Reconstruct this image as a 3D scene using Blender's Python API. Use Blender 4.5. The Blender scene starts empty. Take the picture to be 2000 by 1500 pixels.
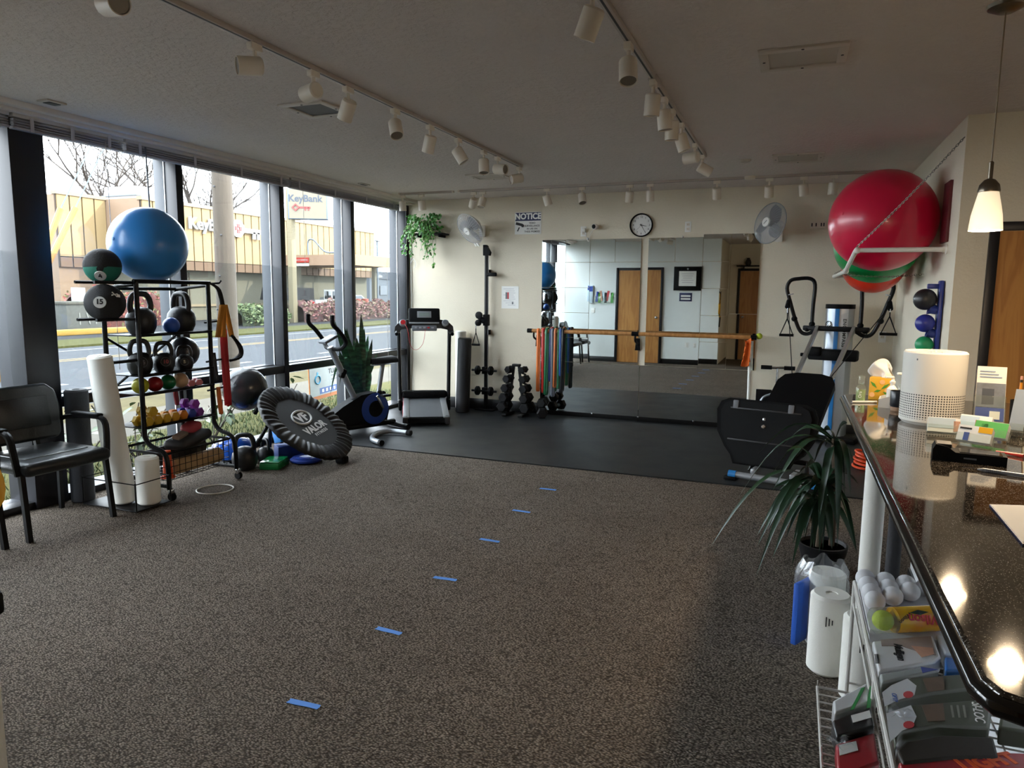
import bpy, bmesh, math, random
from mathutils import Matrix, Vector, Euler
random.seed(7)
SC = bpy.context.scene
COL = SC.collection
PI = math.pi
# ------------------------------------------------------------------ camera (from the photograph's vanishing points; frame 2000 x 1500)
F_PX, CX, CY, EYE = 1376.0, 1000.0, 750.0, 1.5
_dy = Vector((1552 - CX, CY - 577, -F_PX)).normalized()
_dx = -Vector((-2500 - CX, CY - 535, -F_PX)); _dx = (_dx - _dx.dot(_dy) * _dy).normalized()
_dz = _dx.cross(_dy)
ROT = Matrix((_dx, _dy, _dz))
cam_data = bpy.data.cameras.new('camera'); cam = bpy.data.objects.new('camera', cam_data); COL.objects.link(cam)
cam_data.sensor_width = 36; cam_data.lens = F_PX / 2000 * 36; cam_data.clip_end = 400; cam_data.clip_start = 0.02
cam.matrix_world = Matrix.Translation((0, 0, EYE)) @ ROT.to_4x4()
SC.camera = cam
# ------------------------------------------------------------------ sky, sun, exposure
SC.view_settings.view_transform = 'Standard'; SC.view_settings.look = 'None'
SC.view_settings.gamma = 1; SC.view_settings.use_curve_mapping = False
SC.view_settings.exposure = 0.45
SKY = 11.0
SUN = 7.5
world = bpy.data.worlds.new('sky'); SC.world = world; world.use_nodes = True
_n = world.node_tree.nodes; _l = world.node_tree.links
_bg = _n['Background']; _bg.inputs['Strength'].default_value = SKY
_tc = _n.new('ShaderNodeTexCoord'); _ns = _n.new('ShaderNodeTexNoise'); _ns.inputs['Scale'].default_value = 2.2; _ns.inputs['Detail'].default_value = 5
_rm = _n.new('ShaderNodeValToRGB'); _rm.color_ramp.elements[0].position = .38; _rm.color_ramp.elements[1].position = .62
_rm.color_ramp.elements[0].color = (.74, .87, 1, 1); _rm.color_ramp.elements[1].color = (.93, .97, 1, 1)
_l.new(_tc.outputs['Generated'], _ns.inputs['Vector']); _l.new(_ns.outputs['Fac'], _rm.inputs['Fac']); _l.new(_rm.outputs['Color'], _bg.inputs['Color'])
sun_data = bpy.data.lights.new('sun', 'SUN'); sun_data.energy = SUN; sun_data.angle = .012; sun_data.color = (1, .90, .72)
sun = bpy.data.objects.new('sun_offscreen', sun_data); COL.objects.link(sun)
sun.rotation_euler = Vector((.74, .46, .50)).to_track_quat('Z', 'Y').to_euler(); sun.location = (0, 0, 20)
SC.cycles.max_bounces = 10; SC.cycles.diffuse_bounces = 6; SC.cycles.transparent_max_bounces = 24
# ------------------------------------------------------------------ pixel to place
O_ = Vector((0, 0, EYE))
def ray(x, y): return ROT @ Vector(((x - CX) / F_PX, (CY - y) / F_PX, -1))
def pl(x, y, ax, v):
    d = ray(x, y); return O_ + d * ((v - O_[ax]) / d[ax])
def onz(x, y, z=0.): return pl(x, y, 2, z)
def ony(x, y, Y): return pl(x, y, 1, Y)
def onx(x, y, X): return pl(x, y, 0, X)
# ------------------------------------------------------------------ materials
def hx(s):
    s = s.lstrip('#'); v = [int(s[i:i + 2], 16) / 255 for i in (0, 2, 4)]
    return tuple(c / 12.92 if c <= .04045 else ((c + .055) / 1.055) ** 2.4 for c in v)
MATS = {}
def mat(name, col, rough=.5, metal=0., var=.06, vs=6., bump=0., bs=120., coat=0., spec=.5, stretch=None, emit=0., emitcol=None, trans=0., det=3):
    if name in MATS: return MATS[name]
    if isinstance(col, str): col = hx(col)
    m = bpy.data.materials.new(name); m.use_nodes = True; nt = m.node_tree; N, L = nt.nodes, nt.links
    b = N['Principled BSDF']
    b.inputs['Roughness'].default_value = rough; b.inputs['Metallic'].default_value = metal
    b.inputs['Coat Weight'].default_value = coat; b.inputs['Specular IOR Level'].default_value = spec
    b.inputs['Coat Roughness'].default_value = .08
    b.inputs['Transmission Weight'].default_value = trans
    tc = N.new('ShaderNodeTexCoord'); src = tc.outputs['Object']
    if stretch:
        mp = N.new('ShaderNodeMapping'); mp.inputs['Scale'].default_value = stretch; L.new(src, mp.inputs['Vector']); src = mp.outputs['Vector']
    nz = N.new('ShaderNodeTexNoise'); nz.inputs['Scale'].default_value = vs; nz.inputs['Detail'].default_value = det; L.new(src, nz.inputs['Vector'])
    mx = N.new('ShaderNodeMix'); mx.data_type = 'RGBA'
    mx.inputs['A'].default_value = (*[max(0, c * (1 - var)) for c in col], 1); mx.inputs['B'].default_value = (*[min(1, c * (1 + var)) for c in col], 1)
    L.new(nz.outputs['Fac'], mx.inputs['Factor']); L.new(mx.outputs['Result'], b.inputs['Base Color'])
    if bump:
        n2 = N.new('ShaderNodeTexNoise'); n2.inputs['Scale'].default_value = bs; n2.inputs['Detail'].default_value = 2; L.new(src, n2.inputs['Vector'])
        bp = N.new('ShaderNodeBump'); bp.inputs['Strength'].default_value = min(1, bump); bp.inputs['Distance'].default_value = .004; L.new(n2.outputs['Fac'], bp.inputs['Height']); L.new(bp.outputs['Normal'], b.inputs['Normal'])
    if emit:
        b.inputs['Emission Strength'].default_value = emit; b.inputs['Emission Color'].default_value = (*(emitcol or col), 1)
    MATS[name] = m
    return m
def nodemat(name):
    m = bpy.data.materials.new(name); m.use_nodes = True; MATS[name] = m
    return m, m.node_tree.nodes, m.node_tree.links, m.node_tree.nodes['Principled BSDF']
def glassy(name, tint, refl=.06, haze=0., hazecol=(.8, .8, .8), rough=.0):
    m, N, L, b = nodemat(name); N.remove(b); out = N['Material Output']
    t = N.new('ShaderNodeBsdfTransparent'); t.inputs['Color'].default_value = (*tint, 1)
    g = N.new('ShaderNodeBsdfGlossy'); g.inputs['Roughness'].default_value = rough
    fr = N.new('ShaderNodeLayerWeight'); fr.inputs['Blend'].default_value = .5
    pw = N.new('ShaderNodeMath'); pw.operation = 'POWER'; pw.inputs[1].default_value = 4; L.new(fr.outputs['Facing'], pw.inputs[0])
    mu = N.new('ShaderNodeMath'); mu.operation = 'MULTIPLY_ADD'; mu.inputs[1].default_value = .5; mu.inputs[2].default_value = refl; mu.use_clamp = True; L.new(pw.outputs[0], mu.inputs[0])
    base = t.outputs[0]
    if haze:
        d = N.new('ShaderNodeBsdfDiffuse'); d.inputs['Color'].default_value = (*hazecol, 1); x = N.new('ShaderNodeMixShader'); x.inputs[0].default_value = haze
        L.new(base, x.inputs[1]); L.new(d.outputs[0], x.inputs[2]); base = x.outputs[0]
    x = N.new('ShaderNodeMixShader'); L.new(mu.outputs[0], x.inputs[0]); L.new(base, x.inputs[1]); L.new(g.outputs[0], x.inputs[2]); L.new(x.outputs[0], out.inputs['Surface'])
    return m
# ------------------------------------------------------------------ mesh building
PM = {}
def frame(o, z, xh=(1, 0, 0)):
    z = Vector(z).normalized(); x = Vector(xh); x = x - x.dot(z) * z
    if x.length < 1e-4: x = Vector((0, 1, 0)); x = x - x.dot(z) * z
    x.normalize(); y = z.cross(x); m = Matrix((x, y, z)).transposed().to_4x4(); m.translation = Vector(o); return m
def Rz(a): return Matrix.Rotation(a, 4, 'Z')
def Tr(*a): return Matrix.Translation(a[0] if len(a) == 1 else a)
class MB:
    def __init__(s, M=None): s.v = []; s.f = []; s.M = M or Matrix()
    def add(s, vs, fs, M=None):
        T = s.M @ M if M is not None else s.M; k = len(s.v)
        s.v += [T @ Vector(p) for p in vs]; s.f += [[i + k for i in f] for f in fs]; return s
    def bm(s, bm, M=None):
        bm.verts.ensure_lookup_table(); s.add([v.co.copy() for v in bm.verts], [[v.index for v in f.verts] for f in bm.faces], M); bm.free(); return s
    def box(s, c, d, r=None, b=0., seg=2):
        bm = bmesh.new(); bmesh.ops.create_cube(bm, size=1)
        for v in bm.verts: v.co = Vector((v.co.x * d[0], v.co.y * d[1], v.co.z * d[2]))
        if b: bmesh.ops.bevel(bm, geom=list(bm.edges), offset=min(b, min(d) * .49), segments=seg, affect='EDGES', profile=.5)
        bm.verts.index_update()
        M = Tr(Vector(c))
        if r is not None: M = M @ (r.to_4x4() if isinstance(r, Matrix) else Euler(r).to_matrix().to_4x4())
        return s.bm(bm, M)
    def b2(s, lo, hi, b=0.): return s.box([(l + h) / 2 for l, h in zip(lo, hi)], [abs(h - l) for l, h in zip(lo, hi)], None, b)
    def cyl(s, p0, p1, r0, r1=None, n=14, cap=True):
        return s.tube([p0, p1], [r0, r0 if r1 is None else r1], n, cap=cap)
    def tube(s, pts, r, n=8, closed=False, cap=True, sq=1.):
        pts = [Vector(p) for p in pts]; m = len(pts); rs = r if isinstance(r, (list, tuple)) else [r] * m
        vs, fs = [], []; prev = None
        for i, p in enumerate(pts):
            a = pts[i - 1] if (i > 0 or closed) else p; c = pts[(i + 1) % m] if (i < m - 1 or closed) else p
            t = (c - a)
            t = t.normalized() if t.length > 1e-9 else Vector((0, 0, 1))
            if prev is None:
                u = Vector((0, 0, 1)) if abs(t.z) < .9 else Vector((1, 0, 0)); u = (u - u.dot(t) * t).normalized()
            else:
                u = prev - prev.dot(t) * t
                u = u.normalized() if u.length > 1e-6 else Vector((1, 0, 0))
            prev = u; w = t.cross(u)
            for k in range(n):
                q = 2 * PI * k / n + (PI / 4 if n == 4 else 0); vs.append(p + (u * math.cos(q) + w * math.sin(q) * sq) * rs[i])
        for i in range(m if closed else m - 1):
            j = (i + 1) % m
            for k in range(n): fs.append([i * n + k, i * n + (k + 1) % n, j * n + (k + 1) % n, j * n + k])
        if cap and not closed: fs.append(list(range(n))[::-1]); fs.append([(m - 1) * n + k for k in range(n)])
        return s.add(vs, fs)
    def lathe(s, prof, M=None, n=24):
        vs, fs = [], []; m = len(prof)
        for r, z in prof:
            for k in range(n): vs.append((max(r, 1e-5) * math.cos(2 * PI * k / n), max(r, 1e-5) * math.sin(2 * PI * k / n), z))
        for i in range(m - 1):
            for k in range(n): fs.append([i * n + k, i * n + (k + 1) % n, (i + 1) * n + (k + 1) % n, (i + 1) * n + k])
        if prof[0][0] > 1e-4: fs.append(list(range(n))[::-1])
        if prof[-1][0] > 1e-4: fs.append([(m - 1) * n + k for k in range(n)])
        return s.add(vs, fs, M)
    def ball(s, c, r, n=24, sc=(1, 1, 1), M=None):
        m = n // 2; prof = [(math.sin(PI * i / m), -math.cos(PI * i / m)) for i in range(m + 1)]
        T = Tr(Vector(c)) @ (M or Matrix()) @ Matrix.Diagonal((r * sc[0], r * sc[1], r * sc[2], 1))
        return s.lathe(prof, T, n)
    def torus(s, M, R, r, n=28, k=8, sq=1.):
        pts = [M @ Vector((R * math.cos(2 * PI * i / n), R * math.sin(2 * PI * i / n) * sq, 0)) for i in range(n)]
        return s.tube(pts, r, k, closed=True)
    def prism(s, out, h, M=None, z0=0.):
        n = len(out); vs = [(x, y, z0) for x, y in out] + [(x, y, z0 + h) for x, y in out]
        fs = [list(range(n))[::-1], list(range(n, 2 * n))] + [[i, (i + 1) % n, n + (i + 1) % n, n + i] for i in range(n)]
        return s.add(vs, fs, M)
    def sheet(s, fn, nu, nv):
        vs = [fn(i / nu, j / nv) for i in range(nu + 1) for j in range(nv + 1)]
        fs = [[i * (nv + 1) + j, i * (nv + 1) + j + 1, (i + 1) * (nv + 1) + j + 1, (i + 1) * (nv + 1) + j] for i in range(nu) for j in range(nv)]
        return s.add(vs, fs)
    def build(s, name, m, parent=None, sharp=38, local=False):
        me = bpy.data.meshes.new(name)
        vs = s.v
        if parent is not None and not local:
            inv = PM[parent.name].inverted(); vs = [inv @ p for p in vs]
        me.from_pydata([tuple(p) for p in vs], [], s.f)
        bm = bmesh.new(); bm.from_mesh(me); bmesh.ops.recalc_face_normals(bm, faces=bm.faces); bm.to_mesh(me); bm.free()
        me.polygons.foreach_set('use_smooth', [True] * len(me.polygons)); me.set_sharp_from_angle(angle=math.radians(sharp))
        me.materials.append(m); me.update()
        o = bpy.data.objects.new(name, me); COL.objects.link(o)
        if parent is not None: o.parent = parent; PM[o.name] = PM[parent.name]
        else: PM[o.name] = Matrix()
        return o
def tag(o, label=None, cat=None, group=None, kind=None):
    if label: o['label'] = label
    if cat: o['category'] = cat
    if group: o['group'] = group
    if kind: o['kind'] = kind
    return o
def thing(name, label, cat, loc=(0, 0, 0), rz=0., group=None, kind=None):
    o = bpy.data.objects.new(name, None); COL.objects.link(o); o.location = loc; o.rotation_euler = (0, 0, rz); o.empty_display_size = .1
    PM[o.name] = Tr(Vector(loc)) @ Rz(rz); return tag(o, label, cat, group, kind)
def solo(name, mb, m, label, cat, group=None, kind=None, sharp=38):
    lo = [min(p[i] for p in mb.v) for i in range(3)]; hi = [max(p[i] for p in mb.v) for i in range(3)]
    b = Vector(((lo[0] + hi[0]) / 2, (lo[1] + hi[1]) / 2, lo[2])); mb.v = [p - b for p in mb.v]
    o = mb.build(name, m, sharp=sharp); o.location = b; PM[o.name] = Tr(b); return tag(o, label, cat, group, kind)
def struct(name, mb, m, sharp=38): return tag(mb.build(name, m, sharp=sharp), kind='structure')
def dup(o, loc=None, rz=None, label=None, group=None, parent=None):
    c = o.copy(); COL.objects.link(c); c.parent = parent
    if loc is not None: c.location = loc
    if rz is not None: c.rotation_euler = (0, 0, rz)
    if parent is None: PM[c.name] = Tr(Vector(c.location)) @ c.rotation_euler.to_matrix().to_4x4()
    else: PM[c.name] = PM[parent.name]
    if label: c['label'] = label
    if group: c['group'] = group
    for ch in list(o.children): dup(ch, parent=c)
    return c
def text(name, s, size, m, M, parent=None, ext=.0006, align='CENTER', sx=1., bold=0., space=1.):
    cu = bpy.data.curves.new('txt', 'FONT'); cu.body = s; cu.size = size; cu.extrude = ext; cu.align_x = align; cu.align_y = 'CENTER'; cu.resolution_u = 3; cu.offset = bold; cu.space_character = space
    t = bpy.data.objects.new('txt', cu); COL.objects.link(t)
    dg = bpy.context.evaluated_depsgraph_get(); me = bpy.data.meshes.new_from_object(t.evaluated_get(dg))
    mb = MB(); mb.add([(v.co.x * sx, v.co.y, v.co.z) for v in me.vertices], [list(p.vertices) for p in me.polygons], M)
    bpy.data.objects.remove(t); bpy.data.curves.remove(cu); bpy.data.meshes.remove(me)
    return mb.build(name, m, parent)
def smooth_path(pts, k=4):
    pts = [Vector(p) for p in pts]; out = []
    for i in range(len(pts) - 1):
        a = pts[max(i - 1, 0)]; b = pts[i]; c = pts[i + 1]; d = pts[min(i + 2, len(pts) - 1)]
        for j in range(k):
            t = j / k; out.append(.5 * ((2 * b) + (c - a) * t + (2 * a - 5 * b + 4 * c - d) * t * t + (3 * b - a - 3 * c + d) * t ** 3))
    return out + [pts[-1]]
def circ(r, n, sx=1, sy=1, a0=0): return [(r * sx * math.cos(a0 + 2 * PI * i / n), r * sy * math.sin(a0 + 2 * PI * i / n)) for i in range(n)]
# common materials
BLACK = mat('black_plastic', '#0c0d0f', .55, var=.2, spec=.12); BLACKM = mat('black_metal', '#0a0a0c', .45, var=.2, spec=.22)
RUBBER = mat('black_rubber', '#0f0f11', .62, var=.25, bump=.15, spec=.15); CHROME = mat('chrome', '#c9ccd0', .18, 1.)
SILVER = mat('silver_paint', '#9fa3a8', .35, .6); WHITE = mat('white_plastic', '#e6e5e0', .4); CREAM = mat('cream_enamel', '#ddd3c3', .42)
FOAMW = mat('white_foam', '#e9e7df', .8, bump=.2, bs=200); STEEL = mat('brushed_steel', '#7d7568', .32, 1., stretch=(1, 1, 20), var=.12)
PAPER = mat('white_paper', '#eeeeea', .7); INK = mat('black_ink', '#17171a', .6); REDM = mat('red_plastic', '#b3141d', .4); NAVY = mat('navy_ink', '#1a2250', .5)
GREYP = mat('grey_plastic', '#5d6065', .5); DGREY = mat('dark_grey_plastic', '#2a2b2e', .5); BLUEP = mat('blue_plastic', '#1c4fb4', .4)
# ================================================================== ROOM
CEIL, XW, YB, XR, YR, YA = 2.66, -4.78, 8.2, .97, 5.45, .88   # ceiling, window wall, back wall, side wall, wall by the brown door, wall behind the carpet
def textured(name, col, rough, bs, strength, dist, var=.05, vs=3.):
    m, N, L, b = nodemat(name); col = hx(col); b.inputs['Roughness'].default_value = rough; b.inputs['Specular IOR Level'].default_value = .25
    tc = N.new('ShaderNodeTexCoord'); nz = N.new('ShaderNodeTexNoise'); nz.inputs['Scale'].default_value = vs; nz.inputs['Detail'].default_value = 4; L.new(tc.outputs['Object'], nz.inputs['Vector'])
    mx = N.new('ShaderNodeMix'); mx.data_type = 'RGBA'; mx.inputs['A'].default_value = (*[c * (1 - var) for c in col], 1); mx.inputs['B'].default_value = (*[min(1, c * (1 + var)) for c in col], 1)
    L.new(nz.outputs['Fac'], mx.inputs['Factor']); L.new(mx.outputs['Result'], b.inputs['Base Color'])
    n2 = N.new('ShaderNodeTexNoise'); n2.inputs['Scale'].default_value = bs; n2.inputs['Detail'].default_value = 5; n2.inputs['Roughness'].default_value = .65; L.new(tc.outputs['Object'], n2.inputs['Vector'])
    rp = N.new('ShaderNodeValToRGB'); rp.color_ramp.elements[0].position = .42; rp.color_ramp.elements[1].position = .6; L.new(n2.outputs['Fac'], rp.inputs['Fac'])
    bp = N.new('ShaderNodeBump'); bp.inputs['Strength'].default_value = strength; bp.inputs['Distance'].default_value = dist; L.new(rp.outputs['Color'], bp.inputs['Height']); L.new(bp.outputs['Normal'], b.inputs['Normal'])
    return m
WALLM = textured('cream_wall_paint', '#dcd3bf', .85, 55, .25, .004); CEILM = textured('ceiling_texture', '#d9d0ca', .9, 24, .6, .008)
WHITEW = textured('white_wall_paint', '#e2e6e4', .8, 60, .2, .003)
# carpet: short loops in irregular rows
m, N, L, b = nodemat('loop_carpet'); CARPET = m; b.inputs['Roughness'].default_value = .95; b.inputs['Specular IOR Level'].default_value = .1
tc = N.new('ShaderNodeTexCoord'); mp = N.new('ShaderNodeMapping'); mp.inputs['Scale'].default_value = (95, 175, 95); mp.inputs['Rotation'].default_value = (0, 0, .05)
nz0 = N.new('ShaderNodeTexNoise'); nz0.inputs['Scale'].default_value = 9; nz0.inputs['Detail'].default_value = 2; L.new(tc.outputs['Object'], nz0.inputs['Vector'])
mxv = N.new('ShaderNodeMix'); mxv.data_type = 'VECTOR'; mxv.inputs['Factor'].default_value = .03; L.new(tc.outputs['Object'], mxv.inputs['A']); L.new(nz0.outputs['Color'], mxv.inputs['B']); L.new(mxv.outputs['Result'], mp.inputs['Vector'])
vo = N.new('ShaderNodeTexVoronoi'); vo.inputs['Scale'].default_value = 1; vo.inputs['Randomness'].default_value = .85; L.new(mp.outputs['Vector'], vo.inputs['Vector'])
rp = N.new('ShaderNodeValToRGB'); e = rp.color_ramp.elements; e[0].position = .12; e[0].color = (*hx('#a3988c'), 1); e[1].position = .62; e[1].color = (*hx('#4f4841'), 1); L.new(vo.outputs['Distance'], rp.inputs['Fac'])
hs = N.new('ShaderNodeMix'); hs.data_type = 'RGBA'; hs.blend_type = 'MULTIPLY'; hs.inputs['Factor'].default_value = .75
rp2 = N.new('ShaderNodeValToRGB'); rp2.color_ramp.elements[0].position = .1; rp2.color_ramp.elements[0].color = (.55, .53, .52, 1); rp2.color_ramp.elements[1].position = .9; rp2.color_ramp.elements[1].color = (1, .97, .93, 1)
sx = N.new('ShaderNodeSeparateColor'); L.new(vo.outputs['Color'], sx.inputs[0]); L.new(sx.outputs[0], rp2.inputs['Fac']); L.new(rp.outputs['Color'], hs.inputs['A']); L.new(rp2.outputs['Color'], hs.inputs['B'])
nb = N.new('ShaderNodeTexNoise'); nb.inputs['Scale'].default_value = 1.6; nb.inputs['Detail'].default_value = 3; L.new(tc.outputs['Object'], nb.inputs['Vector'])
rp3 = N.new('ShaderNodeValToRGB'); rp3.color_ramp.elements[0].position = .3; rp3.color_ramp.elements[0].color = (.84, .83, .82, 1); rp3.color_ramp.elements[1].position = .7; L.new(nb.outputs['Fac'], rp3.inputs['Fac'])
h2 = N.new('ShaderNodeMix'); h2.data_type = 'RGBA'; h2.blend_type = 'MULTIPLY'; h2.inputs['Factor'].default_value = 1; L.new(hs.outputs['Result'], h2.inputs['A']); L.new(rp3.outputs['Color'], h2.inputs['B'])
L.new(h2.outputs['Result'], b.inputs['Base Color'])
bp = N.new('ShaderNodeBump'); bp.inputs['Strength'].default_value = .9; bp.inputs['Distance'].default_value = .006; bp.invert = True; L.new(vo.outputs['Distance'], bp.inputs['Height']); L.new(bp.outputs['Normal'], b.inputs['Normal'])
struct('floor', MB().b2((-4.9, -3.1, -.25), (4.3, 8.4, 0)), CARPET)
struct('ceiling', MB().b2((-5.0, -3.2, CEIL), (4.3, 8.5, 3.35)), CEILM)
struct('wall_back', MB().b2((-5.0, YB, -.25), (1.2, 8.5, CEIL + .05)), WALLM)
struct('wall_right', MB().b2((XR, YR, -.1), (1.2, YB + .05, CEIL + .02)), WALLM)
struct('wall_far_right', MB().b2((XR + .001, YR, -.1), (4.2, YR + .2, CEIL + .02)), WALLM)
struct('wall_rear', MB().b2((-4.9, YA - .14, -.1), (-1.48, YA, CEIL + .02)), WHITEW)
struct('wall_passage', MB().b2((-1.62, -3.1, -.1), (-1.48, YA - .135, CEIL + .02)), WALLM)
struct('wall_entry', MB().b2((-1.5, -1.15, -.1), (4.2, -1.0, CEIL + .02)), WALLM)
struct('wall_outer', MB().b2((4.05, -3.1, -.1), (4.2, YR + .1, CEIL + .02)), WALLM)
struct('wall_left', MB().b2((-5.0, -3.1, -.25), (-4.8, YA - .1, CEIL + .02)), WHITEW)
BASEB = mat('black_vinyl_base', '#0c0c0d', .35)
struct('baseboard_back', MB().b2((XW, YB - .012, 0), (XR, YB + .01, .14), .003), BASEB)
struct('baseboard_right', MB().b2((XR - .012, YR, 0), (XR + .01, YB - .012, .14), .003), BASEB)
struct('baseboard_rear', MB().b2((XW, YA - .01, 0), (-1.48, YA + .012, .11), .003), BASEB)
# ------------------------------------------------------------------ window wall
ALU = mat('grey_window_metal', '#3d4045', .5, .2); FRAMEB = mat('black_window_metal', '#121218', .42, .2); EDGE = mat('bright_window_edge', '#d5d8da', .3)
GLASS = glassy('window_glass', (.985, .99, .99), .02); FILM = glassy('tinted_window_film', (.87, .89, .90), .02, .025, (.75, .78, .8))
bays = [(YA, 2.02), (2.02, 3.24), (3.24, 4.5), (4.5, 5.75), (5.75, 6.95), (6.95, 8.16)]
for i, (y0, y1) in enumerate(bays):
    w = thing('window_%d' % (i + 1), None, None, (XW - .05, (y0 + y1) / 2, 0), kind='structure')
    a, c = y0 + .03, y1 - .03
    MB().b2((XW - .07, y1 - .035, 0), (XW + .05, y1 + .035, 2.62), .004).build('mullion', FRAMEB, w)
    MB().b2((XW - .19, y1 - .04, 0), (XW - .085, y1 + .03, 2.62), .003).build('outer_mullion', ALU, w)
    MB().b2((XW - .082, y1 - .040, 0), (XW - .071, y1 + .03, 2.6)).build('glazing_strip', EDGE, w)
    MB().b2((XW - .07, a, .67), (XW + .045, c, .745), .004).build('rail', FRAMEB, w)
    MB().b2((XW - .19, a, .675), (XW - .075, c, .752), .003).build('outer_rail', ALU, w)
    MB().b2((XW - .07, a, 0), (XW + .05, c, .05), .004).build('sill', FRAMEB, w)
    MB().b2((XW - .19, a, -.02), (XW - .075, c, .045), .003).build('outer_sill', ALU, w)
    MB().b2((XW - .19, a, 2.575), (XW + .05, c, CEIL)).build('header', FRAMEB, w)
    MB().b2((XW - .085, a, .745), (XW - .079, c, 2.58)).build('pane', GLASS, w)
    MB().b2((XW - .085, a, .04), (XW - .079, c, .68)).build('pane', GLASS, w)
    MB().b2((XW - .0785, a, .75), (XW - .0775, c, 1.74)).build('film', FILM, w)
struct('trim_1', MB().b2((XW - .2, 3.13, 0), (XW + .07, 3.36, CEIL), .004), mat('dark_pillar', '#16161d', .5))
struct('trim_2', MB().b2((XW - .0, YA, 2.625), (XW + .20, YB, CEIL + .01), .006).b2((XW, YA, 2.60), (XW + .15, YB, 2.63), .006), mat('soffit_trim', '#d0c8c1', .7))
struct('trim_3', MB().b2((XW - .1, YB - .07, 0), (XW + .06, YB + .02, CEIL)), FRAMEB)
# ------------------------------------------------------------------ raised blinds
SLAT = mat('grey_blind_slat', '#a09ea4', .45); HEADR = mat('blind_headrail', '#b6b1ab', .45, .1); CORD = mat('blind_cord', '#b9b4ab', .7); TAPEG = mat('blind_tape', '#b3b0b2', .7)
def blind(y0, y1, label, wand, cords):
    t = thing('window_blind', label, 'blind', (XW + .08, (y0 + y1) / 2, 2.5), group='blinds along the window wall')
    MB().b2((XW + .055, y0, 2.575), (XW + .115, y1, 2.618), .004).build('headrail', HEADR, t)
    s = MB()
    for k in range(9): s.box((XW + .085, (y0 + y1) / 2, 2.522 + k * .0055), (.052, y1 - y0 - .01, .0022), (0, .06 * ((k % 3) - 1), 0))
    tag(s.build('slat_stack', SLAT, t), kind='stuff')
    MB().b2((XW + .058, y0, 2.502), (XW + .112, y1, 2.519), .005).build('bottom_rail', SLAT, t)
    n = max(3, int((y1 - y0) / .42))
    for k in range(n):
        y = y0 + .12 + (y1 - y0 - .24) * k / (n - 1); MB().b2((XW + .114, y - .012, 2.5), (XW + .118, y + .012, 2.59)).build('ladder_tape', TAPEG, t)
    if wand: MB().cyl((XW + .125, wand[0], 2.57), (XW + .13, wand[0] + .01, wand[1]), .006, n=6).build('tilt_wand', GREYP, t)
    for yy, zz in cords: MB().tube([(XW + .125, yy, 2.55), (XW + .125, yy + .004, zz)], .0022, 5).build('pull_cord', CORD, t)
blind(2.05, 3.12, 'grey raised blind on the window beside the rear wall', None, [])
blind(3.14, 3.94, 'short grey raised blind next to the wide dark pillar', None, [(3.78, .9)])
blind(3.96, 5.79, 'grey raised blind above the blue stability ball', (4.12, 1.75), [])
blind(5.82, 7.86, 'grey raised blind above the exercise bike', None, [(5.98, 1.75), (7.55, .35)])
# ------------------------------------------------------------------ wall mirrors
MIR, N, L, b = nodemat('mirror_glass'); b.inputs['Base Color'].default_value = (.80, .85, .84, 1); b.inputs['Metallic'].default_value = 1; b.inputs['Roughness'].default_value = .012
mir = thing('wall_mirror', 'large patchwork of frameless mirror panes on the back wall', 'mirror', (-1.6, YB, .1))
zT, z5, zB, z0 = ony(1200, 466, 8.185).z, ony(1200, 512, 8.185).z, ony(1200, 711, 8.185).z, ony(1230, 813, 8.185).z
rows = [zB + (z5 - zB) * k / 4 for k in range(5)]
panes = [(-2.27, -1.665, zB, z5), (-1.585, -.975, zB, z5), (-2.27, -1.97, z5, zT), (-1.97, -1.665, z5, zT), (-1.585, -1.28, z5, zT), (-1.28, -.975, z5, zT), (-2.87, -1.64, z0, zB), (-1.64, -.41, z0, zB)]
for x0, x1 in ((-2.87, -2.57), (-2.57, -2.27), (-.975, -.675)):
    panes += [(x0, x1, rows[k], rows[k + 1]) for k in range(4)] + [(x0, x1, rows[4], zT + (.03 if x0 > -1 else 0))]
panes += [(-.675, -.37, zB, zB + .62), (-.675, -.37, zB + .62, zT + .03)]
rr = random.Random(3)
for x0, x1, a, c in panes:
    rx, rzz = rr.uniform(-.0022, .0022), rr.uniform(-.0022, .0022)
    MB().box(((x0 + x1) / 2, YB - .012, (a + c) / 2), (x1 - x0 - .004, .005, c - a - .004), (rx, 0, rzz)).build('mirror_pane', MIR, mir)
for x, z in ((-2.2, z0 - .004), (-1.64, z0 - .004), (-1.0, z0 - .004), (-2.3, zT + .004), (-1.2, zT + .004)):
    MB().box((x, YB - .016, z), (.02, .012, .02), b=.003).build('mirror_clip', CHROME, mir)
# ------------------------------------------------------------------ rubber mat
m, N, L, b = nodemat('speckled_rubber'); MATM = m; b.inputs['Roughness'].default_value = .5; b.inputs['Specular IOR Level'].default_value = .28
tc = N.new('ShaderNodeTexCoord'); n1 = N.new('ShaderNodeTexNoise'); n1.inputs['Scale'].default_value = 3; n1.inputs['Detail'].default_value = 5; L.new(tc.outputs['Object'], n1.inputs['Vector'])
r1 = N.new('ShaderNodeValToRGB'); r1.color_ramp.elements[0].color = (*hx('#111315'), 1); r1.color_ramp.elements[1].color = (*hx('#1f2225'), 1); r1.color_ramp.elements[0].position = .35; r1.color_ramp.elements[1].position = .7; L.new(n1.outputs['Fac'], r1.inputs['Fac']); L.new(r1.outputs['Color'], b.inputs['Base Color'])
n2 = N.new('ShaderNodeTexNoise'); n2.inputs['Scale'].default_value = 160; L.new(tc.outputs['Object'], n2.inputs['Vector']); bp = N.new('ShaderNodeBump'); bp.inputs['Strength'].default_value = .25; bp.inputs['Distance'].default_value = .002; L.new(n2.outputs['Fac'], bp.inputs['Height']); L.new(bp.outputs['Normal'], b.inputs['Normal'])
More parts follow.
